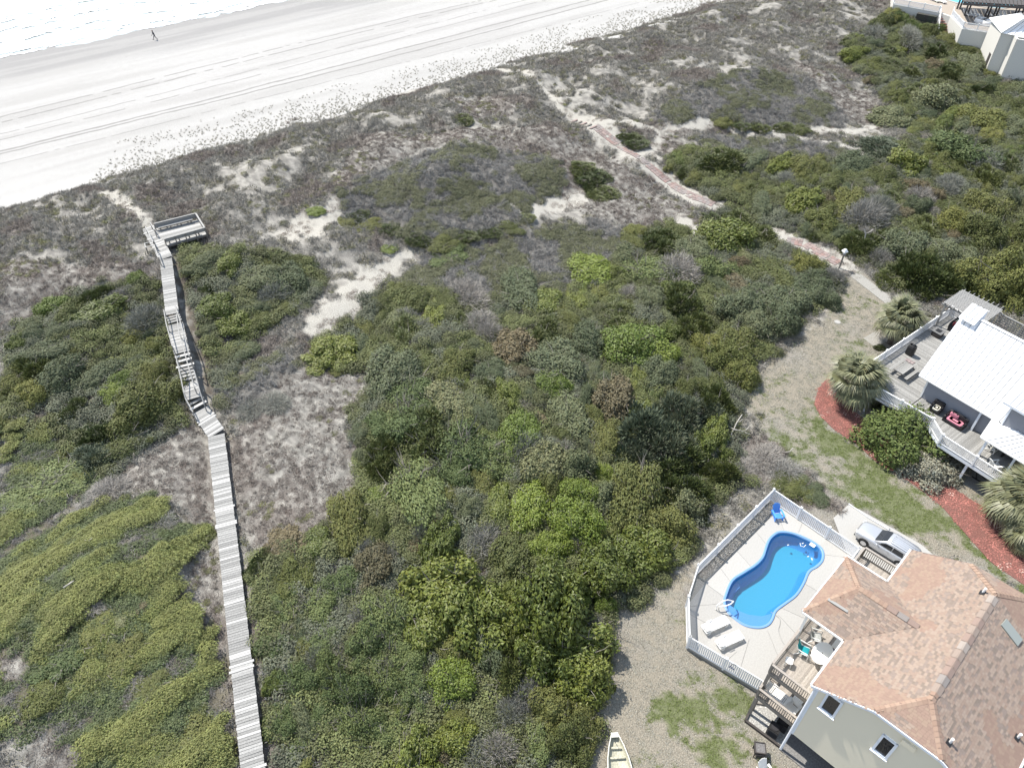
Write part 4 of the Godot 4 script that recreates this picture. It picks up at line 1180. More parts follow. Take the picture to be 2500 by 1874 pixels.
func make_pool_yard() -> void:
	var labels := ["white vinyl picket fence between the pool deck and the thicket", "short white picket fence panel at the bend beside the lawn edge", "short white picket fence panel behind the two loungers", "white picket fence with a blue cloth hook between pool deck and lower lawn"]
	for i in 4: picket_fence(FENCE[i], FENCE[i + 1], labels[i])
	picket_fence(FENCE[0], FENCE_END, "white picket fence behind the blue chair, running to the parked car")
	picket_fence(tan_at(-3.45, 14.5, 0.3), FENCE_END, "short white picket fence return beside the small side deck")
	# slab cut into panels by joints, with the pool opening
	var pool := outline([20.81, -36.24, 20.04, -35.64, 19.54, -34.83, 19.09, -33.97, 18.38, -33.26, 17.28, -32.56, 16.3, -31.88, 15.59, -30.68, 15.34, -30.03, 15.42, -29.26, 15.85, -28.64, 16.52, -28.08, 17.48, -27.9, 18.21, -28.14, 18.67, -28.64, 19.05, -29.26, 19.88, -29.84, 20.88, -30.55, 21.75, -31.61, 22.38, -32.56, 23.09, -32.98, 23.67, -33.54, 23.95, -34.25, 23.87, -34.83, 23.41, -35.35, 22.8, -35.79, 22.26, -36.09, 21.57, -36.29])
	var smooth := PackedVector2Array()
	for i in pool.size():
		var n := pool.size()
		for k in 3: smooth.append(pool[i].cubic_interpolate(pool[(i + 1) % n], pool[(i - 1 + n) % n], pool[(i + 2) % n], k / 3.0))
	pool = smooth
	var fe := []
	for p in FENCE: fe.append(Vector2(p.x, p.z))
	var inn: Vector2 = (fe[0] - fe[1]).orthogonal().normalized() * 0.95
	if inn.x < 0: inn = -inn
	var e1 := tan_at(-0.2, 2.1, 0); var e2 := tan_at(-0.2, 14.0, 0)
	var slab := PackedVector2Array([fe[0] + inn * 1.05, fe[1] + inn * 0.8 + Vector2(-0.15, 0.35), fe[2], fe[3], fe[4], Vector2(e1.x, e1.z), Vector2(e2.x, e2.z), Vector2(FENCE_END.x, FENCE_END.z)])
	var joints := []
	for s in [[14.72, -27.74, 11.84, -29.68], [15.54, -26.2, 12.9, -24.15], [16.59, -27.12, 14.65, -23.31], [18.03, -27.74, 18.47, -24.44], [19.08, -29.02, 20.57, -26.51], [19.25, -29.68, 22.02, -28.06], [19.81, -33.14, 23.98, -29.68], [16.28, -29.68, 13.5, -32.43], [16.57, -31.03, 14.73, -35], [18.41, -32.43, 16.14, -36.54], [19.87, -34.62, 18.19, -38.56], [22.49, -36.15, 24.96, -40.25], [22.91, -34.25, 26.81, -33.69], [21.43, -35.76, 21.25, -40.25], [16.36, -30.01, 12.73, -29.68]]:
		joints.append([Vector2(s[0], s[1]), Vector2(s[2], s[3])])
	var halves := [slab]
	var axis := [Vector2(joints[0][0]), Vector2(joints[12][0])]
	var d0: Vector2 = (axis[1] - axis[0]).normalized()
	var far := d0 * 60.0
	var nrm := d0.orthogonal() * 60.0
	var parts := []
	for sgn in [-1.0, 1.0]:
		var half := PackedVector2Array([axis[0] - far, axis[0] + far, axis[0] + far + nrm * sgn, axis[0] - far + nrm * sgn])
		for q in Geometry2D.intersect_polygons(slab, half):
			parts.append_array(Geometry2D.clip_polygons(q, pool))
	for j in joints:
		var dd: Vector2 = (j[1] - j[0]).normalized()
		var w := dd.orthogonal() * 0.009
		var strip := PackedVector2Array([j[0] - w, j[1] + dd * 3.0 - w, j[1] + dd * 3.0 + w, j[0] + w])
		var next := []
		for q in parts: next.append_array(Geometry2D.clip_polygons(q, strip))
		parts = next
	var deck := Node3D.new()
	deck.name = numbered("pool_deck")
	add_child(deck)
	deck.set_meta("kind", "structure")
	var tones := [mats["concrete"], mat("concrete_b", 0.42, 0.41, 0.39, 0.9, 0, 0.10), mat("concrete_c", 0.38, 0.37, 0.35, 0.9, 0, 0.12)]
	for q in parts:
		if q.size() < 3: continue
		var flat := []
		for p in q: flat.append_array([p.x, p.y])
		put(slab_mesh(flat, 0.295, 0.34), "panel", tones[rng.randi() % 3], deck)
	var under := []
	for q in parts.slice(0, 0): under.append(q)
	var base := []
	for p in [fe[0], fe[1], fe[2], fe[3], fe[4], Vector2(e1.x, e1.z), Vector2(e2.x, e2.z), Vector2(FENCE_END.x, FENCE_END.z)]: base.append(p)
	var bparts := []
	for sgn in [-1.0, 1.0]:
		var half := PackedVector2Array([axis[0] - far, axis[0] + far, axis[0] + far + nrm * sgn, axis[0] - far + nrm * sgn])
		for q in Geometry2D.intersect_polygons(PackedVector2Array(base), half): bparts.append_array(Geometry2D.clip_polygons(q, pool))
	for q in bparts:
		var flat := []
		for p in q: flat.append_array([p.x, p.y])
		put(slab_mesh(flat, -0.3, 0.29), "footing", mats["old_concrete"], deck)
	# pebbles along the fence
	var pebble := SphereMesh.new()
	pebble.radius = 0.5; pebble.height = 0.7; pebble.radial_segments = 7; pebble.rings = 4
	var spots := []
	for i in 2600:
		var k := rng.randf()
		var p: Vector2 = fe[0].lerp(fe[1], k) + inn * rnd(0.02, lerpf(1.05, 0.75, k))
		spots.append([Transform3D(Basis.from_euler(Vector3(rnd(0, 3), rnd(0, 3), 0)) * Basis.from_scale(Vector3(rnd(0.07, 0.14), rnd(0.05, 0.08), rnd(0.06, 0.1))), Vector3(p.x, rnd(0.29, 0.33), p.y)), Color(0.42, 0.39, 0.34) * rnd(0.35, 1.25)])
	scatter("pebble_strip", "strip of mixed pebbles along the fence at the pool deck", "pebbles", pebble, spots, tinted("pebble", 1, 1, 1, 0.8))
	make_pool(pool)
	# furniture
	adirondack("blue plastic slatted chair in the corner of the pool fence", mats["blue_chair"], Vector3(21.16, 0.34, -37.62), 0.15)
	lounger("white plastic chaise lounge nearer the pool's grab rail", Vector3(14.34, 0.34, -28.06), 2.0, 0.3)
	lounger("white plastic chaise lounge nearer the picket fence's blue hook", Vector3(15.09, 0.34, -26.9), 2.0, 0.3)
	# garden hose on the deck
	var hose := []
	for p in [Vector3(18.6, 0.37, -29.23), Vector3(18.95, 0.37, -28.91), Vector3(19.11, 0.37, -28.62), Vector3(18.97, 0.37, -28.17), Vector3(18.79, 0.37, -27.79), Vector3(18.81, 0.37, -27.1), Vector3(18.95, 0.37, -26.64)]: hose.append(p)
	var hs := []
	for i in hose.size() - 1:
		for k in 4: hs.append(hose[i].cubic_interpolate(hose[i + 1], hose[maxi(i - 1, 0)], hose[mini(i + 2, hose.size() - 1)], k / 4.0))
	tag(put(tube_mesh(hs, 0.022), "garden_hose", mat("hose", 0.30, 0.30, 0.29, 0.6)), "thin grey hose trailing from the pool's edge over the concrete", "hose")
	# blue cloth on the fence
	var hook := thing("fence_hook", "dark blue cloth strips hung from a black hook on the fence", "hook", Vector3(14.57, 1.7, -24.47))
	for i in 3: bx(hook, "cloth_strip", mats["navy"], Vector3(0.1 * i - 0.1, -0.2, 0.09 * i - 0.05), Vector3(0.06, 0.32 - 0.06 * i, 0.02), Vector3(0.1, -0.6, 0.2 * (i - 1)))
	put(tube_mesh([Vector3(-0.1, 0.02, 0), Vector3(0.0, 0.1, -0.05), Vector3(0.15, 0.08, -0.08), Vector3(0.3, 0.02, -0.05)], 0.015), "hook_wire", mats["black"], hook)

func ring_of(poly: PackedVector2Array, grow: float, y: float) -> Array:
	var off := Geometry2D.offset_polygon(poly, grow, Geometry2D.JOIN_ROUND)
	var best: PackedVector2Array = off[0]
	# resample by direction of travel so that rings match
	var out := []
	var total := 0.0
	for i in best.size(): total += best[i].distance_to(best[(i + 1) % best.size()])
	var start := 0
	var ref := poly[0]
	for i in best.size():
		if best[i].distance_to(ref) < best[start].distance_to(ref): start = i
	var n := 110
	var acc := 0.0
	var k := 0
	var i := start
	while out.size() < n:
		var p := best[i % best.size()]
		var q := best[(i + 1) % best.size()]
		var l := p.distance_to(q)
		while out.size() < n and acc + l >= total * k / n - 0.0001:
			var f := 0.0 if l < 0.0001 else clampf((total * k / n - acc) / l, 0, 1)
			var c := p.lerp(q, f)
			out.append(Vector3(c.x, y, c.y))
			k += 1
		acc += l
		i += 1
		if i > start + best.size() * 2: break
	return out

func flat_fill(poly: PackedVector2Array, y: float) -> ArrayMesh:
	var flat := []
	for p in poly: flat.append_array([p.x, p.y])
	return slab_mesh(flat, y - 0.02, y)

func make_pool(pool: PackedVector2Array) -> void:
	var c := Vector2.ZERO
	for p in pool: c += p / pool.size()
	var t := thing("swimming_pool", "curved blue swimming pool set in the white concrete deck", "swimming pool")
	var rim := mat("pool_rim", 0.15, 0.28, 0.50, 0.35)
	var shell := mat("pool_shell", 0.004, 0.16, 0.42, 0.3)
	var bed := mat("pool_bed", 0.0, 0.24, 0.42, 0.5, 0, 0.12)
	bed.uv1_scale = Vector3.ONE * 3.0
	var coping := [ring_of(pool, 0.0, 0.30), ring_of(pool, 0.0, 0.385), ring_of(pool, -0.03, 0.40), ring_of(pool, -0.15, 0.40), ring_of(pool, -0.18, 0.38), ring_of(pool, -0.19, 0.1)]
	put(loft(coping, true, false), "coping", rim, t)
	put(loft([ring_of(pool, -0.18, 0.3), ring_of(pool, -0.22, -0.15), ring_of(pool, -0.34, -0.6), ring_of(pool, -0.65, -0.75)], true, false), "wall", shell, t)
	var inner: PackedVector2Array = Geometry2D.offset_polygon(pool, -0.6)[0]
	put(flat_fill(inner, -0.745), "floor", bed, t)
	# shallow ledge, corner seat and step, each cut to the pool's outline
	var mould := mat("pool_ledge", 0.05, 0.21, 0.50, 0.35)
	var inside: PackedVector2Array = Geometry2D.offset_polygon(pool, -0.2)[0]
	for s in [[outline([14.91, -30.1, 15.69, -30.27, 16.31, -29.66, 17.11, -29.27, 18.02, -29.14, 19.07, -29.43, 19.85, -29.6, 18.73, -27.51, 16.64, -27.2, 14.76, -27.82]), -0.08, "ledge"], [outline([25.33, -35.86, 23.73, -33.9, 22.99, -33.31, 22.3, -32.52, 22.66, -32.16, 24.41, -32.88]), -0.05, "corner_seat"], [outline([15.41, -31.12, 16.68, -32.09, 17.05, -31.99, 17.04, -31.67, 16.51, -31.19, 16.17, -30.71, 15.98, -30.1, 15.47, -29.93, 15.06, -30.1]), -0.3, "step"]]:
		for q in Geometry2D.intersect_polygons(inside, s[0]):
			var flat := []
			for p in q: flat.append_array([p.x, p.y])
			put(slab_mesh(flat, -0.9, s[1]), s[2], mould, t)
	# water
	var wm := mat("pool_water", 0.75, 0.92, 0.97, 0.03)
	wm.transparency = BaseMaterial3D.TRANSPARENCY_ALPHA
	wm.albedo_color.a = 0.03
	wm.metallic_specular = 0.4
	var st := begin()
	var ids := Geometry2D.triangulate_polygon(inside)
	for i in range(0, ids.size(), 3):
		var a := inside[ids[i]]; var b := inside[ids[i + 1]]; var d := inside[ids[i + 2]]
		if (b - a).cross(d - a) < 0: tri(st, Vector3(a.x, 0.16, a.y), Vector3(d.x, 0.16, d.y), Vector3(b.x, 0.16, b.y))
		else: tri(st, Vector3(a.x, 0.16, a.y), Vector3(b.x, 0.16, b.y), Vector3(d.x, 0.16, d.y))
	put(done(st), "water", wm, t)
	# skimmer and lights
	bx(t, "skimmer", mats["white"], Vector3(23.21, 0.43, -34.93), Vector3(0.42, 0.05, 0.3), Vector3(0, -0.8, 0))
	for p in [Vector3(21.51, 0, -35.28), Vector3(22.65, 0.1, -35.36), Vector3(22.82, -0.1, -34.29)]: rod(t, "pool_light", mats["white"], p, p + Vector3(0.02, -0.03, 0.05), 0.08)
	put(tube_mesh([Vector3(22.46, 0.1, -35.36), Vector3(22.47, 0, -35.16), Vector3(22.69, 0, -35.05), Vector3(22.9, 0, -35.24)], 0.03), "return_pipe", mats["white"], t)
	# white grab rail at the steps
	var up := []
	for p in [Vector3(14.68, 0.42, -29.4), Vector3(14.65, 0.9, -29.41), Vector3(15.16, 1.2, -29.62), Vector3(15.47, 1.2, -29.69), Vector3(15.93, 0.9, -29.77), Vector3(16.04, 0.4, -29.98)]: up.append(p)
	put(tube_mesh(up, 0.045), "grab_rail", mats["white"], t)
	var up2 := []
	for p in [Vector3(14.85, 0.42, -29.37), Vector3(14.84, 0.9, -29.31), Vector3(15.29, 1.2, -29.23), Vector3(15.64, 1.1, -29.42), Vector3(15.92, 0.9, -29.74)]: up2.append(p)
	put(tube_mesh(up2, 0.045), "grab_rail", mats["white"], t)

# ---------------------------------------------------------------- chairs
func adirondack(label: String, m: Material, at: Vector3, turn: float) -> Node3D:
	var c := thing("slatted_armchair", label, "chair", at, turn)
	for i in 5:
		bx(c, "seat_slat", m, Vector3(0, 0.36 - i * 0.028, 0.30 - i * 0.115), Vector3(0.56, 0.025, 0.105), Vector3(0.24, 0, 0))
	for i in 6:
		var x := -0.25 + i * 0.1
		var l := 0.92 - absf(x) ** 2 * 2.2
		bx(c, "back_slat", m, Vector3(x, 0.24 + l * 0.45, -0.27 - l * 0.22), Vector3(0.092, l, 0.025), Vector3(-0.42, 0, -x * 0.22))
	for s in [-1, 1]:
		bx(c, "arm", m, Vector3(s * 0.36, 0.56, 0.02), Vector3(0.14, 0.03, 0.78))
		bx(c, "leg", m, Vector3(s * 0.33, 0.28, 0.33), Vector3(0.05, 0.56, 0.11))
		bx(c, "leg", m, Vector3(s * 0.30, 0.2, -0.12), Vector3(0.04, 0.12, 0.95), Vector3(0.28, 0, 0))
		bx(c, "back_leg", m, Vector3(s * 0.33, 0.28, -0.34), Vector3(0.05, 0.56, 0.06))
	return c

func lounger(label: String, at: Vector3, turn: float, raised := 0.16) -> Node3D:
	var c := thing("chaise_lounge", label, "chaise lounge", at, turn)
	var m: Material = mats["plastic"]
	for i in 12: bx(c, "bed_slat", m, Vector3(0, 0.36, 0.95 - i * 0.105), Vector3(0.6, 0.025, 0.078))
	for i in 7: bx(c, "back_slat", m, Vector3(0, 0.37 + i * 0.105 * sin(raised), -0.33 - i * 0.105 * cos(raised)), Vector3(0.6, 0.025, 0.078), Vector3(raised, 0, 0))
	for s in [-1, 1]:
		bx(c, "side_rail", m, Vector3(s * 0.33, 0.33, 0.02), Vector3(0.055, 0.1, 1.95))
		for z in [0.75, -0.75]:
			put(tube_mesh([Vector3(s * 0.33, 0.33, z + 0.16), Vector3(s * 0.35, 0.03, z + 0.1), Vector3(s * 0.35, 0.03, z - 0.1), Vector3(s * 0.33, 0.33, z - 0.16)], 0.028), "leg", m, c)
		put(tube_mesh([Vector3(s * 0.34, 0.33, -0.05), Vector3(s * 0.36, 0.5, -0.1), Vector3(s * 0.36, 0.52, -0.45), Vector3(s * 0.34, 0.33, -0.55)], 0.03), "arm", m, c)
	bx(c, "head_bar", m, Vector3(0, 0.34, -0.98), Vector3(0.66, 0.09, 0.05))
	bx(c, "foot_bar", m, Vector3(0, 0.34, 1.0), Vector3(0.66, 0.09, 0.05))
	return c

func sling_chair(label: String, cloth: Material, at: Vector3, turn: float) -> Node3D:
	var c := thing("sling_chair", label, "chair", at, turn)
	var st := begin()
	st.set_smooth_group(0)
	var prof := [Vector3(0, 0.36, 0.32), Vector3(0, 0.40, 0.25), Vector3(0, 0.36, 0.0), Vector3(0, 0.37, -0.2), Vector3(0, 0.55, -0.3), Vector3(0, 0.95, -0.44)]
	for i in prof.size() - 1:
		var w := Vector3(0.27, 0, 0)
		quad(st, prof[i] - w, prof[i] + w, prof[i + 1] + w, prof[i + 1] - w)
	put(done(st), "sling", cloth, c)
	for s in [-1, 1]:
		var x := Vector3(s * 0.3, 0, 0)
		put(tube_mesh([x + Vector3(0, 0.98, -0.46), x + Vector3(0, 0.55, -0.31), x + Vector3(0, 0.36, -0.2), x + Vector3(0, 0.36, 0.1), x + Vector3(0, 0.38, 0.3)], 0.03), "side_tube", mats["plastic"], c)
		put(tube_mesh([x + Vector3(s * 0.04, 0.02, 0.38), x + Vector3(s * 0.05, 0.5, 0.36), x + Vector3(s * 0.06, 0.62, 0.24), x + Vector3(s * 0.06, 0.64, -0.1), x + Vector3(s * 0.03, 0.72, -0.38)], 0.035), "arm", mats["plastic"], c)
		put(tube_mesh([x + Vector3(0, 0.36, -0.15), x + Vector3(s * 0.04, 0.02, -0.42)], 0.03), "leg", mats["plastic"], c)
	rod(c, "stretcher", mats["plastic"], Vector3(-0.33, 0.12, 0.37), Vector3(0.33, 0.12, 0.37), 0.025)
	return c

# ---------------------------------------------------------------- tan house; local x runs along the gable wall, local -z along the ridge
func inside3(p: Vector2, poly: PackedVector2Array) -> bool:
	return Geometry2D.is_point_in_polygon(p, poly)

# a sloping roof plane: deck board plus laid shingles; 'along' is the eave direction
func shingled(parent: Node3D, pts: Array, along: Vector3) -> void:
	var c := Vector3.ZERO
	for p in pts: c += p / pts.size()
	var n: Vector3 = (pts[1] - pts[0]).cross(pts[2] - pts[0]).normalized()
	if n.y < 0: n = -n
	var u := along.normalized()
	var v := n.cross(u).normalized()
	if v.y < 0: v = -v
	var flat := PackedVector2Array()
	var box := Rect2()
	for i in pts.size():
		var q := Vector2((pts[i] - pts[0]).dot(u), (pts[i] - pts[0]).dot(v))
		flat.append(q)
		box = Rect2(q, Vector2.ZERO) if i == 0 else box.expand(q)
	var st := begin()
	st.set_smooth_group(-1)
	var ids := Geometry2D.triangulate_polygon(flat)
	for i in range(0, ids.size(), 3):
		for dn in [0.0, -0.12]: tri(st, pts[ids[i]] + n * dn, pts[ids[i + 1]] + n * dn, pts[ids[i + 2]] + n * dn)
	for i in pts.size():
		var p: Vector3 = pts[i]; var q: Vector3 = pts[(i + 1) % pts.size()]
		quad(st, p, q, q - n * 0.12, p - n * 0.12)
	put(done(st), "roof_deck", mats["roof_felt"], parent)
	leaf_begin()
	var rows := int(box.size.y / 0.145) + 1
	for j in rows:
		var y := box.position.y + j * 0.145
		var x := box.position.x + rnd(0, 0.15)
		while x < box.end.x:
			var w := rnd(0.15, 0.33)
			var mid := Vector2(x + w * 0.5, y + 0.07)
			if inside3(mid, flat):
				var world: Vector3 = pts[0] + u * mid.x + v * mid.y
				var zonal := noise.get_noise_3d(world.x * 2.6 + 40, world.y * 2.0, world.z * 2.6)
				var col := Color(0.267, 0.207, 0.166)
				var high := 0.012
				if zonal > 0.16:
					col = [Color(0.255, 0.180, 0.138), Color(0.27, 0.193, 0.148), Color(0.24, 0.168, 0.13)][rng.randi() % 3]
				elif rng.randf() < 0.36:
					col = [Color(0.195, 0.155, 0.128), Color(0.21, 0.168, 0.14), Color(0.225, 0.18, 0.15)][rng.randi() % 3]
				else:
					col = [Color(0.268, 0.205, 0.162), Color(0.285, 0.222, 0.178), Color(0.258, 0.192, 0.15)][rng.randi() % 3]
					high = 0.022
				var p: Vector3 = pts[0] + u * x + v * y + n * (high + 0.006)
				var q := p + u * (w - 0.008)
				var r := q + v * 0.15 - n * high * 0.8
				var s := p + v * 0.15 - n * high * 0.8
				facet(p, q, r, col); facet(p, r, s, col)
				facet(p - n * (high + 0.004), q - n * (high + 0.004), q, col); facet(p - n * (high + 0.004), q, p, col)
			x += w
	var o := put(leaf_mesh(), "shingles", mats["shingle"], parent)
	o.set_meta("kind", "stuff")

func cap_row(parent: Node3D, p: Vector3, q: Vector3, called: String, half: float, ms: Array, pitch := 0.24, drop := 0.5) -> void:
	var n := int(p.distance_to(q) / pitch)
	var d := (q - p).normalized()
	var side := d.cross(Vector3.UP).normalized()
	var st := begin()
	st.set_smooth_group(-1)
	var top := Vector3(0, 0.05, 0)
	for s in [-1.0, 1.0]:
		var e: Vector3 = side * half * s + Vector3(0, 0.03 - half * drop, 0)
		quad(st, top - d * pitch * 0.5, top + d * pitch * 0.5 + Vector3(0, 0.015, 0), e + d * pitch * 0.5 + Vector3(0, 0.015, 0), e - d * pitch * 0.5)
		quad(st, e - d * pitch * 0.5, e + d * pitch * 0.5, e + d * pitch * 0.5 - Vector3(0, 0.05, 0), e - d * pitch * 0.5 - Vector3(0, 0.05, 0))
	quad(st, top + d * pitch * 0.5 + Vector3(0, 0.015, 0), top + d * pitch * 0.5 - Vector3(0, 0.1, 0), side * half + d * pitch * 0.5 - Vector3(0, half * drop + 0.02, 0), side * half + d * pitch * 0.5 + Vector3(0, 0.045 - half * drop, 0))
	var m := done(st)
	for i in n:
		var o := put(m, called, ms[rng.randi() % ms.size()], parent)
		o.position = p.lerp(q, (i + 0.5) / n)

func wood_rail(parent: Node3D, p: Vector3, q: Vector3, m: Material, cap: Material, pitch := 0.135, tall := 1.0) -> void:
	var d := q - p
	var l := d.length()
	d = d.normalized()
	var yaw := Vector3(0, -Vector2(d.x, d.z).angle(), 0)
	var n := maxi(1, int(round(l / 1.9)))
	for i in n + 1: bx(parent, "rail_post", m, p + d * l * i / n + Vector3(0, tall * 0.5, 0), Vector3(0.1, tall, 0.1), yaw)
	bar(parent, "cap_rail", cap, p + Vector3(0, tall + 0.02, 0), q + Vector3(0, tall + 0.02, 0), 0.15, 0.04)
	bar(parent, "rail", m, p + Vector3(0, 0.1, 0), q + Vector3(0, 0.1, 0), 0.05, 0.09)
	bar(parent, "rail", m, p + Vector3(0, tall - 0.07, 0), q + Vector3(0, tall - 0.07, 0), 0.05, 0.09)
	var k := int(l / pitch)
	for i in k: bx(parent, "baluster", m, p + d * (i + 0.5) * l / k + Vector3(0, tall * 0.5, 0), Vector3(0.045, tall - 0.1, 0.04), yaw)

func window_part(parent: Node3D, lo: Vector3, hi: Vector3) -> void:      # in a wall of constant z, facing +z
	var w := Node3D.new()
	w.name = "window"
	parent.add_child(w, true)
	var z := lo.z
	var c := (lo + hi) * 0.5
	for s in [-1, 1]:
		bx(w, "frame", mats["trim_blue"], Vector3(c.x + s * (hi.x - lo.x - 0.13) * 0.5, c.y, z + 0.05), Vector3(0.13, hi.y - lo.y, 0.1))
		bx(w, "frame", mats["trim_blue"], Vector3(c.x, c.y + s * (hi.y - lo.y - 0.16) * 0.5, z + 0.053), Vector3(hi.x - lo.x - 0.01, 0.16, 0.1))
	bx(w, "pane", mats["glass"], Vector3(c.x, c.y, z + 0.02), Vector3(hi.x - lo.x - 0.2, hi.y - lo.y - 0.2, 0.02))
	bx(w, "sill", mats["trim_blue"], Vector3(c.x, lo.y - 0.02, z + 0.08), Vector3(hi.x - lo.x + 0.1, 0.06, 0.16))

func T(a: float, b: float, y: float) -> Vector3:
	return Vector3(a, y, -b)

func make_tan_house() -> void:
	mat("roof_felt", 0.16, 0.12, 0.10, 0.95)
	tinted("shingle", 1, 1, 1, 0.95)
	var caps := [mat("cap0", 0.29, 0.20, 0.15, 0.95), mat("cap1", 0.31, 0.22, 0.165, 0.95), mat("cap2", 0.265, 0.18, 0.135, 0.95)]
	var vents := [mat("vent0", 0.252, 0.200, 0.166, 0.9), mat("vent1", 0.281, 0.244, 0.215, 0.9), mat("vent2", 0.237, 0.173, 0.144, 0.9), mat("vent3", 0.222, 0.200, 0.185, 0.9)]
	var h := thing("tan_house", "raised beach house with tan siding and brown shingle hip roof beside the pool", "house", Vector3(17.05, 0, -19.8), -PI / 4)
	# gable wall: overlapping clapboards
	var st := begin()
	st.set_smooth_group(-1)
	var y := 2.5
	while y < 10.0:
		var a0 := 0.0 if y < 8.2 else (y + 0.12 - 8.35) / 0.55
		var a1 := 9.2 if y < 8.2 else 9.2 - a0
		if y >= 8.2: a1 = 9.2 - (y + 0.12 - 8.35) / 0.55
		quad(st, Vector3(a0, y, 0.022), Vector3(a0, y + 0.125, 0.004), Vector3(a1, y + 0.125, 0.004), Vector3(a1, y, 0.022))
		quad(st, Vector3(a0, y, 0.0), Vector3(a0, y, 0.022), Vector3(a1, y, 0.022), Vector3(a1, y, 0.0))
		y += 0.12
	var sid := put(done(st), "siding", mats["siding_tan"], h)
	sid.set_meta("kind", "stuff")
	# walls behind
	bx(h, "wall", mats["siding_tan"], Vector3(4.6, 5.4, -0.12), Vector3(9.2, 5.8, 0.2))
	st = begin()
	st.set_smooth_group(-1)
	for b in [-0.03, -12.2]:
		quad(st, Vector3(0.0, 8.2, b), Vector3(3.0, 10.0, b), Vector3(6.2, 10.0, b), Vector3(9.2, 8.2, b))
	put(done(st), "gable_wall", mats["siding_tan"], h)
	bx(h, "wall", mats["siding_tan"], Vector3(0.1, 5.4, -6.2), Vector3(0.2, 5.8, 12.0))
	bx(h, "wall", mats["siding_tan"], Vector3(9.1, 5.4, -6.2), Vector3(0.2, 5.8, 12.0))
	bx(h, "wall", mats["siding_tan"], Vector3(4.6, 5.4, -12.2), Vector3(9.2, 5.8, 0.2))
	bx(h, "floor_frame", mats["rail_wood"], Vector3(4.6, 2.44, -6.1), Vector3(9.18, 0.1, 12.1))
	bx(h, "carport_floor", mat("carport_floor", 0.26, 0.255, 0.25, 0.55, 0, 0.35), Vector3(4.55, 0.03, -6.1), Vector3(9.4, 0.12, 12.5))
	for a in [0.15, 3.1, 6.1, 9.05]:
		for b in [0.15, 4.1, 8.1, 12.0]:
			if a < 1 and b < 1: continue
			bx(h, "piling", mats["rail_wood"], Vector3(a, 1.24, -b), Vector3(0.24, 2.4, 0.24))
	bar(h, "brace", mats["rail_wood"], T(0.2, 0.3, 2.2), T(1.5, 1.2, 2.3), 0.1, 0.14)
	rod(h, "downspout", mats["trim_blue"], Vector3(-0.05, 0.05, 0.06), Vector3(-0.05, 8.2, 0.06), 0.085)
	bx(h, "corner_board", mats["trim_blue"], Vector3(0.05, 5.45, 0.03), Vector3(0.16, 5.9, 0.05))
	window_part(h, Vector3(0.53, 6.88, 0), Vector3(1.46, 8.84, 0))
	window_part(h, Vector3(3.71, 6.8, 0), Vector3(4.57, 8.76, 0))
	bx(h, "wall_vent", mats["siding_tan"], Vector3(4.9, 9.35, 0.07), Vector3(0.7, 0.4, 0.16))
	# roof
	var E := 8.4
	var L := 2.83
	var roof := Node3D.new()
	roof.name = "roof"
	h.add_child(roof)
	shingled(roof, [T(-0.3, -0.1, E), T(-0.3, 12.65, E), T(L, 12.65, 10.12), T(4.6, 10.65, 11.1), T(4.6, 1.95, 11.1), T(L, -0.1, 10.12)], Vector3(0, 0, 1))
	shingled(roof, [T(9.5, -0.1, E), T(9.5, 12.65, E), T(6.37, 12.65, 10.12), T(4.6, 10.65, 11.1), T(4.6, 1.95, 11.1), T(6.37, -0.1, 10.12)], Vector3(0, 0, 1))
	shingled(roof, [T(L, -0.1, 10.12), T(6.37, -0.1, 10.12), T(4.6, 1.95, 11.1)], Vector3(1, 0, 0))
	shingled(roof, [T(L, 12.65, 10.12), T(6.37, 12.65, 10.12), T(4.6, 10.65, 11.1)], Vector3(1, 0, 0))
	shingled(roof, [T(-3.0, 3.69, E), T(-0.3, 3.69, E), T(2.43, 6.43, 9.9), T(-1.22, 6.43, 9.9)], Vector3(1, 0, 0))
	shingled(roof, [T(-3.0, 9.2, E), T(-0.3, 9.2, E), T(2.43, 6.43, 9.9), T(-1.22, 6.43, 9.9)], Vector3(1, 0, 0))
	shingled(roof, [T(-3.0, 3.69, E), T(-3.0, 9.2, E), T(-1.22, 6.43, 9.9)], Vector3(0, 0, 1))
	cap_row(roof, T(4.6, 2.35, 11.1), T(4.6, 10.4, 11.1), "ridge_vent", 0.26, vents, 0.62)
	cap_row(roof, T(4.6, 1.8, 11.12), T(4.6, 2.4, 11.12), "ridge_cap", 0.2, caps)
	for e in [[T(L, -0.08, 10.13), T(4.6, 1.95, 11.11)], [T(6.37, -0.08, 10.13), T(4.6, 1.95, 11.11)], [T(L, 12.62, 10.13), T(4.6, 10.65, 11.11)], [T(6.37, 12.62, 10.13), T(4.6, 10.65, 11.11)], [T(-3.0, 3.69, E), T(-1.22, 6.43, 9.91)], [T(-3.0, 9.2, E), T(-1.22, 6.43, 9.91)]]:
		cap_row(roof, e[0], e[1], "hip_cap", 0.19, caps, 0.24, 0.42)
	cap_row(roof, T(-1.22, 6.43, 9.92), T(0.5, 6.43, 9.92), "ridge_cap", 0.19, caps)
	cap_row(roof, T(0.5, 6.43, 9.93), T(2.4, 6.43, 9.93), "ridge_vent", 0.2, vents, 0.6)
	# gutters and fascia
	for e in [[T(-0.36, -0.1, E), T(-0.36, 3.6, E)], [T(-3.0, 3.62, E), T(-0.4, 3.62, E)], [T(-3.0, 9.27, E), T(-0.4, 9.27, E)], [T(-0.36, 9.3, E), T(-0.36, 12.6, E)], [T(9.56, -0.1, E), T(9.56, 12.6, E)]]:
		bar(roof, "gutter", mats["white"], e[0] - Vector3(0, 0.03, 0), e[1] - Vector3(0, 0.03, 0), 0.1, 0.1)
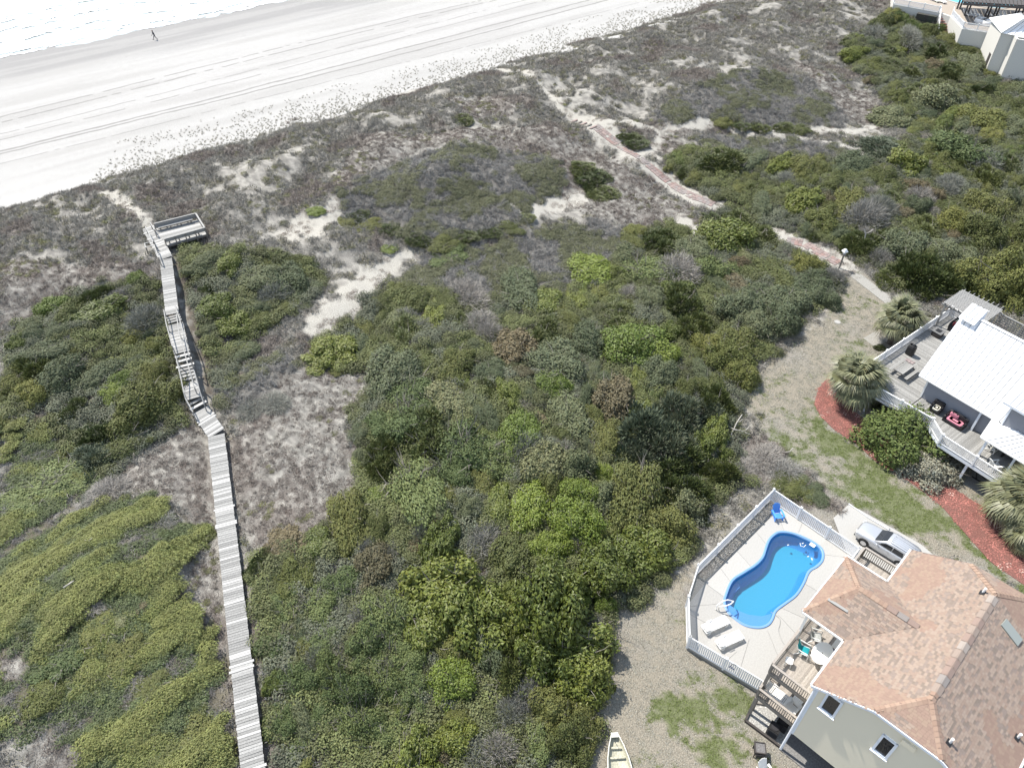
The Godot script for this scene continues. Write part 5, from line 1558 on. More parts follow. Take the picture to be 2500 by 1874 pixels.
	for e in [[T(-0.3, -0.14, E - 0.08), T(L, -0.14, 10.02)], [T(L, -0.14, 10.02), T(6.37, -0.14, 10.02)], [T(6.37, -0.14, 10.02), T(9.5, -0.14, E - 0.08)], [T(-3.04, 3.7, E - 0.06), T(-3.04, 9.2, E - 0.06)]]:
		bar(roof, "fascia", mats["trim_blue"], e[0], e[1], 0.06, 0.18)
	# soffit boards close the eaves
	for s in [[T(-0.15, 6.2, 8.24), Vector3(0.3, 0.03, 12.4)], [T(9.35, 6.2, 8.24), Vector3(0.3, 0.03, 12.4)], [T(-1.6, 6.43, 8.26), Vector3(2.7, 0.03, 5.4)]]: bx(roof, "soffit", mats["white"], s[0], s[1])
	for p in [Vector3(4.04, 10.79, -10.46), Vector3(6.25, 10.19, -1), Vector3(8.83, 8.77, -4.75)]:
		var v := Node3D.new()
		v.name = "vent_pipe"
		roof.add_child(v, true)
		bx(v, "flashing", mats["black"], p + Vector3(-0.02, 0.04, 0.06), Vector3(0.3, 0.03, 0.34), Vector3(0, 0, -0.5 if p.x > 4.6 else 0.5))
		rod(v, "pipe", mats["white"], p, p + Vector3(0, 0.42, 0), 0.07)
	var sk := [Vector3(5.62, 10.62, -9.8), Vector3(6.82, 9.96, -9.66), Vector3(6.78, 9.98, -9.14), Vector3(5.6, 10.63, -9.22)]
	bar(roof, "skylight", mat("skylight", 0.25, 0.27, 0.25, 0.15), (sk[0] + sk[3]) * 0.5, (sk[1] + sk[2]) * 0.5, 0.62, 0.1)
	bar(roof, "flashing_strip", mat("flash_grey", 0.27, 0.27, 0.26, 0.7), Vector3(-2.26, 9.15, -4.97), Vector3(-1.02, 9.17, -5.01), 0.2, 0.03)
	# decks
	for lv in [[5.2, 0.75, 12.66, "upper"], [2.6, 0.37, 6.0, "lower"]]:
		var d := Node3D.new()
		d.name = "deck"
		h.add_child(d, true)
		d.set_meta("label", "upper wooden deck with railing" if lv[3] == "upper" else "lower wooden deck under the upper one")
		for i in 19:
			var a := -2.72 + (i + 0.5) * 0.143
			bar(d, "deck_board", mats["tan_deck%d" % (rng.randi() % 5)], T(a, lv[1], lv[0] - 0.02), T(a, lv[2], lv[0] - 0.02), 0.135, 0.04)
		for a in [-2.7, -0.08]: bar(d, "joist", mats["rail_wood"], T(a, lv[1] + 0.02, lv[0] - 0.16), T(a, lv[2] - 0.02, lv[0] - 0.16), 0.06, 0.22)
		bar(d, "joist", mats["rail_wood"], T(-2.66, lv[1] + 0.05, lv[0] - 0.16), T(-0.1, lv[1] + 0.05, lv[0] - 0.16), 0.06, 0.22)
		wood_rail(d, T(-2.72, lv[1], lv[0]), T(-0.12, lv[1], lv[0]), mats["rail_wood"], mats["tan_deck3"])
		wood_rail(d, T(-2.76, lv[1] + 0.1, lv[0]), T(-2.76, lv[2] - 0.1, lv[0]), mats["rail_wood"], mats["tan_deck3"])
		if lv[3] == "upper": wood_rail(d, T(-2.7, 12.62, 5.2), T(-0.1, 12.62, 5.2), mats["rail_wood"], mats["tan_deck3"])
		for b in ([0.85, 3.8, 6.4, 9.2, 12.5] if lv[3] == "upper" else [0.45, 3.0, 5.9]):
			bx(d, "deck_post", mats["rail_wood"], T(-2.68, b, lv[0] * 0.5 - 0.1), Vector3(0.18, lv[0] - 0.2, 0.18))
	for b in [3.95, 8.95]: bx(h, "porch_post", mats["white"], T(-2.7, b, 6.8), Vector3(0.14, 3.1, 0.14))
	# things on the decks
	var turn := -PI / 4
	sling_chair("teal sling chair with white arms on the tan house's upper deck", mats["teal"], tan_at(-1.95, 3.35, 5.2), turn + PI * 0.5 + 0.25)
	sling_chair("white patterned sling chair half under the porch eave", mat("white_mesh", 0.55, 0.57, 0.56, 0.8, 0, 0.4), tan_at(-1.85, 4.7, 5.2), turn + PI * 0.5 + 0.5)
	var tb := thing("side_table", "small white slatted side table by the upper deck railing", "side table", tan_at(-2.2, 2.05, 5.2), turn + 0.3)
	for i in 5: bx(tb, "top_slat", mats["plastic"], Vector3(-0.18 + i * 0.09, 0.46, 0), Vector3(0.082, 0.03, 0.5 - absf(i - 2) * 0.05))
	for s in [-1, 1]:
		for k in [-1, 1]: bx(tb, "leg", mats["plastic"], Vector3(s * 0.17, 0.22, k * 0.17), Vector3(0.045, 0.46, 0.045), Vector3(-k * 0.08, 0, s * 0.08))
	var ot := thing("oval_table", "white oval patio table half under the roof edge", "table", tan_at(-1.0, 3.75, 5.2), turn)
	var ring := []; var ring2 := []
	for i in 28:
		var t := TAU * i / 28
		ring.append(Vector3(cos(t) * 0.58, 0.72, sin(t) * 0.85)); ring2.append(Vector3(cos(t) * 0.58, 0.67, sin(t) * 0.85))
	put(loft([ring2, ring], false), "table_top", mats["plastic"], ot)
	rod(ot, "umbrella_hole", mats["black"], Vector3(0, 0.715, 0), Vector3(0, 0.728, 0), 0.035)
	for s in [-1, 1]:
		for k in [-1, 1]: bx(ot, "leg", mats["plastic"], Vector3(s * 0.4, 0.34, k * 0.55), Vector3(0.08, 0.68, 0.06), Vector3(k * 0.15, 0, -s * 0.15))
	var cool := thing("navy_cushion_box", "navy blue box with a white lid beside the oval table", "box", tan_at(-0.65, 5.1, 5.2), turn)
	bx(cool, "body", mats["navy"], Vector3(0, 0.2, 0), Vector3(0.4, 0.4, 0.7))
	bx(cool, "lid", mats["white"], Vector3(0, 0.43, 0), Vector3(0.43, 0.06, 0.73))
	lounger("white chaise lounge on the tan house's lower deck", tan_at(-1.85, 1.25, 2.6), turn + PI * 0.5, 0.5)
	adirondack("white slatted armchair on the tan house's lower deck", mats["plastic"], tan_at(-0.75, 1.2, 2.6), turn - 0.1)
	# utility bay below the decks
	var bay := thing("utility_bay", "timber-edged bed of white shells under the decks", "bed")
	var pts := [Vector3(15.9, 0.1, -22.71), Vector3(15.11, 0.1, -21.53), Vector3(16.58, 0.1, -20.22), Vector3(17.01, 0.1, -19.81)]
	for i in 3: bar(bay, "edging_timber", mats["brown_wood"], pts[i], pts[i + 1], 0.14, 0.3)
	bar(bay, "edging_timber", mats["rail_wood"], pts[0] + Vector3(0, 0.05, 0), pts[0] + Vector3(1.6, 0.05, 0.3), 0.1, 0.2)
	var bed := []
	for p in [pts[0], pts[1], pts[2], pts[3], tan_at(0, 3.5, 0), tan_at(-2.6, 3.5, 0)]: bed.append_array([p.x, p.z])
	put(slab_mesh(bed, 0.0, 0.09), "shell_bed", mat("shell_base", 0.52, 0.51, 0.48, 0.9, 0, 0.4), bay)
	var shell := SphereMesh.new()
	shell.radius = 0.5; shell.height = 0.5; shell.radial_segments = 6; shell.rings = 3
	var bp := outline(bed)
	var spots := []
	for i in 2600:
		var q := Vector2(rnd(12, 20), rnd(-25, -19))
		if inside3(q, bp): spots.append([Transform3D(Basis.from_euler(Vector3(rnd(0, 3), rnd(0, 3), 0)) * Basis.from_scale(Vector3(rnd(0.05, 0.11), 0.05, rnd(0.04, 0.08))), Vector3(q.x, 0.1, q.y)), Color(0.66, 0.65, 0.61) * rnd(0.55, 1.15)])
	scatter("shell_gravel", "white shells and pebbles in the utility bay", "gravel", shell, spots, mats["pebble"])
	for i in 2:
		var ac := thing("condenser_unit", "black outdoor condenser unit %s" % ["against the house corner post" if i else "under the lower deck's edge"], "air conditioner", tan_at(-0.75 - 0.2 * i, 1.15 - i * 0.72, 0.1), turn + 0.1)
		bx(ac, "cabinet", mats["black"], Vector3(0, 0.42, 0), Vector3(0.72, 0.84, 0.62))
		for k in 5: bx(ac, "louvre", mats["wicker"], Vector3(0, 0.15 + k * 0.14, 0.32), Vector3(0.66, 0.05, 0.03), Vector3(0.4, 0, 0))
		rod(ac, "fan_grille", mats["wicker"], Vector3(0, 0.84, 0), Vector3(0, 0.88, 0), 0.26)

# ---------------------------------------------------------------- white house; local x along its eave, local -z up its roof
func seam_roof(parent: Node3D, e0: Vector3, e1: Vector3, r0: Vector3, r1: Vector3, pitch := 0.46) -> void:
	var n := int(round(e0.distance_to(e1) / pitch))
	for i in n:
		var a := e0.lerp(e1, float(i) / n); var b := e0.lerp(e1, (i + 1.0) / n)
		var c := r0.lerp(r1, (i + 1.0) / n); var d := r0.lerp(r1, float(i) / n)
		var st := begin()
		st.set_smooth_group(-1)
		var dn := Vector3(0, -0.05, 0)
		quad(st, a, d, c, b)
		quad(st, a + dn, b + dn, c + dn, d + dn)
		quad(st, a + dn, a, b, b + dn); quad(st, c + dn, c, d, d + dn); quad(st, d + dn, d, a, a + dn); quad(st, b + dn, b, c, c + dn)
		put(done(st), "roof_panel", mats["metal_roof"], parent)
		if i > 0: bar(parent, "seam", mats["seam_metal"], a + Vector3(0, 0.025, 0), d + Vector3(0, 0.025, 0), 0.045, 0.06)

func rocker(label: String, at: Vector3, turn: float) -> void:
	var c := thing("rocking_chair", label, "rocking chair", at, turn)
	var m: Material = mats["white"]
	for i in 5: bx(c, "seat_slat", m, Vector3(0, 0.42, 0.2 - i * 0.1), Vector3(0.52, 0.025, 0.09))
	for i in 6: bx(c, "back_slat", m, Vector3(-0.2 + i * 0.08, 0.8, -0.34), Vector3(0.05, 0.75, 0.025), Vector3(-0.22, 0, 0))
	for s in [-1, 1]:
		bx(c, "arm", m, Vector3(s * 0.3, 0.64, 0), Vector3(0.09, 0.03, 0.58))
		bx(c, "leg", m, Vector3(s * 0.28, 0.34, 0.22), Vector3(0.05, 0.6, 0.05))
		bx(c, "leg", m, Vector3(s * 0.28, 0.5, -0.26), Vector3(0.05, 1.0, 0.05), Vector3(-0.12, 0, 0))
		put(tube_mesh([Vector3(s * 0.28, 0.12, 0.5), Vector3(s * 0.28, 0.04, 0.2), Vector3(s * 0.28, 0.03, -0.1), Vector3(s * 0.28, 0.08, -0.45), Vector3(s * 0.28, 0.16, -0.62)], 0.03), "rocker", m, c)

func make_white_house() -> void:
	var yaw := -deg_to_rad(53.0)
	var O := Vector3(36.39, 0, -49.28)
	var h := thing("white_house", "raised white metal-roofed beach house with grey siding and wide plank decks", "house", O, yaw)
	var F := 2.5
	var at := func(a: float, b: float, y: float) -> Vector3: return O + Basis(Vector3.UP, yaw) * Vector3(a, y, -b)
	# walls with shallow grey boards
	var st := begin()
	st.set_smooth_group(-1)
	var y := 0.2
	while y < 4.9:
		if y > 2.45:
			quad(st, Vector3(0, y, 0.02), Vector3(0, y + 0.125, 0.004), Vector3(12, y + 0.125, 0.004), Vector3(12, y, 0.02))
			quad(st, Vector3(-0.02, y, 0), Vector3(-0.004, y + 0.125, 0), Vector3(-0.004, y + 0.125, -9.7), Vector3(-0.02, y, -9.7))
		y += 0.12
	put(done(st), "siding", mats["siding_grey"], h).set_meta("kind", "stuff")
	bx(h, "wall", mats["siding_grey"], Vector3(6, 3.6, -0.11), Vector3(12, 2.4, 0.2))
	bx(h, "wall", mats["siding_grey"], Vector3(0.11, 3.6, -4.9), Vector3(0.2, 2.4, 9.5))
	bx(h, "wall", mats["siding_grey"], Vector3(6, 3.6, -9.7), Vector3(12, 2.4, 0.2))
	st = begin()
	st.set_smooth_group(-1)
	quad(st, Vector3(0.02, 4.7, 0), Vector3(0.02, 8.7, -4.85), Vector3(0.02, 8.7, -4.86), Vector3(0.02, 4.7, -9.7))
	quad(st, Vector3(0.22, 4.7, 0), Vector3(0.22, 8.7, -4.85), Vector3(0.22, 8.7, -4.86), Vector3(0.22, 4.7, -9.7))
	put(done(st), "gable_wall", mats["siding_grey"], h)
	bx(h, "corner_board", mats["white"], Vector3(0.0, 3.65, 0.01), Vector3(0.14, 2.4, 0.07))
	bx(h, "floor_frame", mats["rail_wood"], Vector3(6, 2.35, -4.9), Vector3(12, 0.2, 9.6))
	# main roof: gable with a prow overhang
	var roof := Node3D.new()
	roof.name = "roof"
	h.add_child(roof)
	seam_roof(roof, Vector3(-0.76, 4.8, 0.35), Vector3(5.9, 4.8, 0.35), Vector3(-1.3, 8.96, -4.85), Vector3(5.9, 8.96, -4.85))
	seam_roof(roof, Vector3(5.9, 4.8, 0.35), Vector3(13.0, 4.8, 0.35), Vector3(5.9, 8.96, -4.85), Vector3(13.0, 8.96, -4.85))
	seam_roof(roof, Vector3(-0.76, 4.8, -10.05), Vector3(13.0, 4.8, -10.05), Vector3(-1.3, 8.96, -4.86), Vector3(13.0, 8.96, -4.86))
	bar(roof, "ridge_cap", mats["metal_roof"], Vector3(-1.32, 8.99, -4.85), Vector3(13, 8.99, -4.85), 0.3, 0.05)
	bar(roof, "gutter", mats["white"], Vector3(-0.78, 4.74, 0.42), Vector3(6.0, 4.74, 0.42), 0.12, 0.1)
	bar(roof, "fascia", mats["trim_blue"], Vector3(-0.78, 4.68, 0.33), Vector3(-1.3, 8.84, -4.85), 0.05, 0.2)
	bar(roof, "fascia", mats["trim_blue"], Vector3(-0.78, 4.68, -10.0), Vector3(-1.3, 8.84, -4.85), 0.05, 0.2)
	# chimney cap box on the ridge end
	var ch := Node3D.new()
	ch.name = "chimney"
	h.add_child(ch)
	bx(ch, "stack", mats["trim_blue"], Vector3(-0.6, 7.9, -5.2), Vector3(1.15, 2.4, 1.9))
	seam_roof(ch, Vector3(-1.3, 8.8, -3.9), Vector3(0.1, 8.8, -3.9), Vector3(-1.3, 9.6, -5.5), Vector3(0.1, 9.6, -5.5), 0.42)
	seam_roof(ch, Vector3(-1.3, 9.2, -6.25), Vector3(0.1, 9.2, -6.25), Vector3(-1.3, 9.6, -5.5), Vector3(0.1, 9.6, -5.5), 0.42)
	# porch roof with a hip, and the upper wall behind it
	seam_roof(roof, Vector3(6.4, 4.6, 2.9), Vector3(13.0, 4.6, 2.9), Vector3(8.05, 5.44, 1.05), Vector3(13.0, 5.44, 1.05))
	st = begin()
	st.set_smooth_group(-1)
	for dy in [0.0, -0.05]:
		var v := Vector3(0, dy, 0)
		quad(st, Vector3(6.4, 4.6, 2.9) + v, Vector3(5.95, 4.78, 0.36) + v, Vector3(6.7, 5.12, 0.95) + v, Vector3(8.05, 5.44, 1.05) + v)
	put(done(st), "porch_hip", mats["metal_roof"], roof)
	bar(roof, "hip_seam", mats["trim_blue"], Vector3(6.4, 4.63, 2.9), Vector3(8.05, 5.47, 1.05), 0.06, 0.05)
	bar(roof, "gutter", mats["white"], Vector3(6.36, 4.55, 2.96), Vector3(13.0, 4.55, 2.96), 0.12, 0.1)
	bar(roof, "gutter", mats["white"], Vector3(6.34, 4.55, 2.96), Vector3(5.9, 4.68, 0.4), 0.12, 0.1)
	var dormer := Node3D.new()
	dormer.name = "dormer"
	h.add_child(dormer)
	bx(dormer, "wall", mats["siding_grey"], Vector3(9.85, 6.2, -1.0), Vector3(6.2, 2.5, 3.98))
	for i in 19: bx(dormer, "siding_board", mats["siding_grey"], Vector3(9.9, 5.05 + i * 0.125, 1.005), Vector3(6.1, 0.105, 0.03), Vector3(-0.08, 0, 0))
	bx(dormer, "corner_board", mats["trim_blue"], Vector3(6.75, 6.2, 1.0), Vector3(0.14, 2.5, 0.1))
	seam_roof(dormer, Vector3(6.1, 7.48, 1.4), Vector3(13.0, 7.48, 1.4), Vector3(6.1, 8.85, -4.4), Vector3(13.0, 8.85, -4.4))
	bar(dormer, "fascia", mats["trim_blue"], Vector3(6.1, 7.40, 1.42), Vector3(13, 7.40, 1.42), 0.05, 0.2)
	# decks: boards, each its own
	var deck := Node3D.new()
	deck.name = "deck"
	h.add_child(deck)
	var edge := outline([-3.1, 3.1, 2.54, 2.75, 4.07, 3.85, 13.0, 3.95, 13.0, -0.2, 0.0, -0.2, 0.0, -13.0, -4.95, -13.0, -4.95, 0.8])
	var row := -13.0
	while row < 3.0:                      # seaward deck: boards run along the house
		row += 0.149
		var x0 := -4.95 if row < 0.8 else -4.95 + (row - 0.8) * 0.8
		var x1 := 0.0 if row < 0.05 else 0.08
		var half := (x0 + x1) * 0.5 + rnd(-0.8, 0.8)
		for s in [[x0, half], [half + 0.008, x1]]:
			bx(deck, "deck_board", mats["deck%d" % (rng.randi() % 5)], Vector3((s[0] + s[1]) * 0.5, F - 0.02, row), Vector3(s[1] - s[0], 0.04, 0.14))
	row = 0.08
	while row < 12.8:
		row += 0.149
		var z1 := 3.05 - row * 0.1 if row < 2.54 else (2.8 + (row - 2.54) * 0.7 if row < 4.07 else 3.88)
		bx(deck, "deck_board", mats["deck%d" % (rng.randi() % 5)], Vector3(row, F - 0.02, z1 * 0.5 + 0.02), Vector3(0.14, 0.04, z1 - 0.04))
	for e in [[Vector3(-3.1, 0, 3.12), Vector3(2.54, 0, 2.78)], [Vector3(2.54, 0, 2.78), Vector3(4.07, 0, 3.88)], [Vector3(4.07, 0, 3.9), Vector3(13, 0, 3.98)], [Vector3(-3.1, 0, 3.12), Vector3(-4.97, 0, 0.85)], [Vector3(-4.98, 0, 0.85), Vector3(-4.98, 0, -13.0)], [Vector3(-4.95, 0, -13.02), Vector3(0, 0, -13.02)]]:
		bar(deck, "rim_joist", mats["trim_blue"], e[0] + Vector3(0, F - 0.2, 0), e[1] + Vector3(0, F - 0.2, 0), 0.06, 0.3)
		vinyl_rail(deck, e[0] + Vector3(0, F, 0), e[1] + Vector3(0, F, 0), e[0].x < -4.9 and e[1].z < -4)
	for p in [[-2.95, 2.85], [2.4, 2.6], [6.73, 3.75], [9.46, 3.8], [12.4, 3.8], [-4.7, 0.5], [-4.8, -4.0], [-4.8, -8.5], [-4.8, -12.8]]:
		bx(h, "deck_post", mats["trim_blue"], Vector3(p[0], 1.1, p[1]), Vector3(0.19, 2.2, 0.19))
	for p in [[4.9, 0.25], [6.8, 2.5], [9.15, 2.65]]: bx(h, "porch_post", mats["trim_blue"], Vector3(p[0], 3.6, p[1]), Vector3(0.17, 2.2, 0.17))
	# ground floor: a dark bay under the decks
	bx(h, "bay_floor", mats["old_concrete"], Vector3(4.6, 0.02, -3.0), Vector3(16.5, 0.1, 13.3))
	bx(h, "bay_wall", mats["siding_grey"], Vector3(4.0, 1.15, -4.0), Vector3(15.0, 2.3, 0.15))
	for z in [-3.0, -8.0]: bx(h, "beam", mats["rail_wood"], Vector3(4.5, 2.2, z), Vector3(17, 0.2, 0.15))
	var ham := thing("hammock", "dark hammock slung in the shaded bay below the white house's deck", "hammock", at.call(8.1, -2.4, 0.0), yaw)
	put(tube_mesh([Vector3(-1.0, 1.5, 0), Vector3(-0.5, 0.95, 0), Vector3(0, 0.8, 0), Vector3(0.5, 0.95, 0), Vector3(1.0, 1.5, 0)], 0.16), "sling", mats["black"], ham)
	for s in [-1, 1]: bar(ham, "stand", mats["black"], Vector3(s * 1.05, 1.55, 0), Vector3(s * 0.5, 0.08, 0), 0.06, 0.06)
	bar(ham, "stand_foot", mats["black"], Vector3(-0.9, 0.1, 0), Vector3(0.9, 0.1, 0), 0.08, 0.06)
	# pergola
	var pg := thing("pergola", "weathered white slatted pergola over the corner of the white house's deck", "pergola", at.call(-4.9, 10.3, F), yaw)
	for p in [[0.1, -0.15], [0.1, -3.2], [3.6, -0.3], [3.6, -3.2]]: bx(pg, "post", mats["deck3"], Vector3(p[0], 1.3, p[1]), Vector3(0.14, 2.6, 0.14))
	for z in [-0.15, -3.2]: bar(pg, "beam", mats["deck3"], Vector3(-0.3, 2.5, z), Vector3(4.1, 2.5, z), 0.09, 0.2)
	for i in 9: bar(pg, "rafter", mats["deck2"], Vector3(0.0 + i * 0.46, 2.68, 0.25), Vector3(0.0 + i * 0.46, 2.68, -3.75 - 0.04 * i), 0.05, 0.16)
	for i in 18: bar(pg, "slat", mats["new_board"], Vector3(-0.15, 2.79, -0.05 - i * 0.19), Vector3(3.95, 2.79, -0.05 - i * 0.19), 0.065, 0.05)
	for s in [[Vector3(0.1, 1.7, -0.15), Vector3(0.8, 2.45, -0.15)], [Vector3(0.1, 1.7, -3.2), Vector3(0.8, 2.45, -3.2)]]: bar(pg, "brace", mats["deck3"], s[0], s[1], 0.09, 0.1)
	# lattice screen behind the roof
	var la := thing("lattice_screen", "grey wooden lattice screen between pergola and roof", "screen", at.call(-1.1, 14.2, F), yaw)
	for i in 17: bar(la, "upright_lath", mats["deck1"], Vector3(i * 0.27, 0.3, 0), Vector3(i * 0.27, 1.95, 0), 0.03, 0.1)
	for i in 7: bar(la, "cross_lath", mats["deck2"], Vector3(-0.05, 0.42 + i * 0.25, 0.02), Vector3(4.4, 0.42 + i * 0.25, 0.02), 0.03, 0.1)
	bar(la, "cap", mats["deck3"], Vector3(-0.1, 2.0, 0), Vector3(4.5, 2.0, 0), 0.12, 0.08)
	for x in [0.0, 2.2, 4.4]: bx(la, "post", mats["deck3"], Vector3(x, -0.3, 0.05), Vector3(0.12, 4.5, 0.12))
	# furniture on the decks
	var so := thing("wicker_loveseat", "black wicker loveseat with pink cushions against the grey wall", "loveseat", at.call(3.6, -0.75, F), yaw)
	sofa(so, 1.75, mats["pink"], 1)
	var ar := thing("wicker_armchair", "black wicker armchair with a cream seat cushion beside the loveseat", "armchair", at.call(1.75, -0.55, F), yaw + 0.1)
	sofa(ar, 0.95, mats["cream"], 2)
	picnic_table(at.call(-2.75, 1.6, F), yaw)
	towel_on(at.call(-2.95, 2.5, F + 0.76), yaw)
	var gr := thing("covered_grill", "black covered grill at the railing beside the picnic table", "grill", at.call(-3.9, 4.4, F), yaw)
	round_box(gr, "cover", mats["black"], Vector3(0, 0.5, 0), Vector3(0.75, 1.0, 0.6))
	round_box(gr, "lid", mats["black"], Vector3(0, 1.02, 0), Vector3(0.7, 0.22, 0.5))
	rocker("white rocking chair on the seaward deck at the roof's edge", at.call(-1.25, 4.2, F), yaw - PI * 0.5 - 0.1)
	rocker("white rocking chair half hidden under the roof edge", at.call(-0.9, 6.2, F), yaw - PI * 0.5 + 0.2)
	var sf := thing("patio_sofa", "green cushioned patio seat with a dark red pillow under the pergola", "sofa", at.call(-3.4, 11.6, F), yaw + PI * 0.5)
	sofa(sf, 1.9, mats["olive_cloth"], 0)
	round_box(sf, "pillow", mats["red_cloth"], Vector3(-0.55, 0.72, -0.1), Vector3(0.5, 0.4, 0.22))
	var ft := thing("fire_pit", "dark square fire pit table on the deck near the pergola", "fire pit", at.call(-3.9, 9.1, F), yaw)
	round_box(ft, "body", mats["brown_wood"], Vector3(0, 0.26, 0), Vector3(0.95, 0.52, 0.95))
	bx(ft, "table_top", mats["slab_grey"], Vector3(0, 0.55, 0), Vector3(1.0, 0.05, 1.0))
	bx(ft, "burner", mats["black"], Vector3(0, 0.57, 0), Vector3(0.5, 0.04, 0.5))
	var tc := thing("teal_ottoman", "small teal ottoman beside the green patio seat", "ottoman", at.call(-1.75, 10.5, F), yaw)
	round_box(tc, "cushion", mats["teal"], Vector3(0, 0.28, 0), Vector3(0.6, 0.5, 0.6))
	bx(tc, "base", mats["brown_wood"], Vector3(0, 0.05, 0), Vector3(0.5, 0.1, 0.5))
	var wb := thing("white_bench", "white slatted bench under the pergola's shade", "bench", at.call(-3.3, 12.8, F), yaw)
	for i in 7: bx(wb, "back_slat", mats["white"], Vector3(-0.5 + i * 0.16, 0.62, 0), Vector3(0.06, 0.6, 0.03))
	for k in 2: bx(wb, "rail", mats["white"], Vector3(0, 0.33 + k * 0.6, 0), Vector3(1.2, 0.06, 0.06))
	for i in 4: bx(wb, "seat_slat", mats["white"], Vector3(0, 0.4, 0.1 + i * 0.1), Vector3(1.2, 0.03, 0.09))
	for s in [-1, 1]: bx(wb, "leg", mats["white"], Vector3(s * 0.55, 0.2, 0.4), Vector3(0.06, 0.4, 0.06))
	adirondack("white slatted armchair by the railing of the covered porch", mats["plastic"], at.call(8.3, -2.85, F), yaw + 2.6)
	var bt := thing("dark_table", "dark oval table in the shade of the covered porch", "table", at.call(8.5, -1.0, F), yaw)
	var ring := []; var ring2 := []
	for i in 24:
		var t := TAU * i / 24
		ring.append(Vector3(cos(t) * 0.8, 0.74, sin(t) * 0.5)); ring2.append(Vector3(cos(t) * 0.8, 0.69, sin(t) * 0.5))
	put(loft([ring2, ring], false), "table_top", mats["black"], bt)
	for s in [-1, 1]: bx(bt, "leg", mats["black"], Vector3(s * 0.5, 0.35, 0), Vector3(0.1, 0.7, 0.5))
	sling_chair("white-framed chair at the dark porch table", mats["cream"], at.call(7.1, -1.2, F), yaw + PI * 0.5)

func vinyl_rail(parent: Node3D, p: Vector3, q: Vector3, solid := false) -> void:
	var d := q - p
	var l := d.length()
	d = d.normalized()
	var yaw := Vector3(0, -Vector2(d.x, d.z).angle(), 0)
	var n := maxi(1, int(round(l / 2.7)))
	for i in n + 1:
		bx(parent, "rail_post", mats["vinyl"], p + d * l * i / n + Vector3(0, 0.52, 0), Vector3(0.14, 1.04, 0.14), yaw)
		bx(parent, "post_cap", mats["white"], p + d * l * i / n + Vector3(0, 1.08, 0), Vector3(0.2, 0.06, 0.2), yaw)
	for y in [0.1, 0.96]: bar(parent, "rail", mats["white"], p + Vector3(0, y, 0), q + Vector3(0, y, 0), 0.08, 0.09)
	var k := int(l / 0.125)
	for i in k: bx(parent, "baluster", mats["vinyl"], p + d * (i + 0.5) * l / k + Vector3(0, 0.53, 0), Vector3(0.05 if not solid else 0.075, 0.84, 0.04), yaw)

func round_box(parent: Node3D, called: String, m: Material, at: Vector3, size: Vector3) -> MeshInstance3D:
	var rings := []
	for r in [[-0.5, 0.8], [-0.44, 0.94], [-0.3, 1.0], [0.3, 1.0], [0.42, 0.95], [0.48, 0.85], [0.5, 0.7]]:
		var ring := []
		for i in 24:
			var t := TAU * i / 24
			var c := Vector2(cos(t), sin(t))
			c *= 1.0 / pow(pow(absf(c.x), 6) + pow(absf(c.y), 6), 1.0 / 6)
			ring.append(at + Vector3(c.x * 0.5 * size.x * r[1], r[0] * size.y, c.y * 0.5 * size.z * r[1]))
		rings.append(ring)
	return put(loft(rings), called, m, parent)

func sofa(t: Node3D, w: float, cloth: Material, back: int) -> void:
	var m: Material = mats["wicker"]
	bx(t, "base", m, Vector3(0, 0.17, 0.05), Vector3(w, 0.26, 0.85))
	round_box(t, "backrest", m, Vector3(0, 0.55, -0.36), Vector3(w, 0.65, 0.2))
	for s in [-1, 1]: round_box(t, "arm", m, Vector3(s * (w * 0.5 - 0.08), 0.42, 0.05), Vector3(0.18, 0.42, 0.85))
	for s in [-1, 1]:
		for z in [-0.35, 0.42]: bx(t, "foot", m, Vector3(s * (w * 0.5 - 0.06), 0.03, z), Vector3(0.06, 0.08, 0.06))
	round_box(t, "seat_cushion", cloth, Vector3(0, 0.37, 0.08), Vector3(w - 0.36, 0.16, 0.7))
	if back != 2: round_box(t, "back_cushion", cloth, Vector3(-w * 0.18 if back == 1 else 0.0, 0.6, -0.2), Vector3((w - 0.4) * (0.55 if back == 1 else 1.0), 0.42, 0.18))

func picnic_table(at: Vector3, turn: float) -> void:
	var t := thing("picnic_table", "grey wooden picnic table with benches on the white house's deck", "picnic table", at, turn)
	for i in 5: bx(t, "top_board", mats["deck%d" % i], Vector3(-0.34 + i * 0.17, 0.75, 0), Vector3(0.16, 0.04, 2.3))
	for s in [-1, 1]:
		for k in 2: bx(t, "bench_board", mats["deck%d" % (k + 2)], Vector3(s * (0.72 + k * 0.15), 0.45, 0), Vector3(0.14, 0.04, 2.3))
		bx(t, "bench_beam", mats["deck1"], Vector3(0, 0.41, s * 0.75), Vector3(1.75, 0.09, 0.05))
		bx(t, "table_beam", mats["deck1"], Vector3(0, 0.69, s * 0.75), Vector3(0.8, 0.08, 0.05))
		for k in [-1, 1]: bar(t, "leg", mats["deck1"], Vector3(k * 0.3, 0.72, s * 0.72), Vector3(k * 0.62, 0.02, s * 0.72), 0.09, 0.05)

func towel_on(at: Vector3, turn: float) -> void:
	var t := thing("towel", "crumpled pinkish towel lying on the picnic table", "towel", at, turn)
	var st := begin()
	st.set_smooth_group(0)
	var g := func(i: int, k: int) -> Vector3:
		var x := (i - 7) * 0.055; var z := (k - 4) * 0.06
		return Vector3(x + 0.08 * sin(k * 1.3), 0.07 + 0.07 * fine.get_noise_2d(i * 1.7, k * 1.9) + 0.03 * sin(i * 1.1), z + 0.05 * sin(i * 0.9))
	for i in 14:
		for k in 8: quad(st, g.call(i, k), g.call(i + 1, k), g.call(i + 1, k + 1), g.call(i, k + 1))
	put(done(st), "cloth", mats["towel"], t)

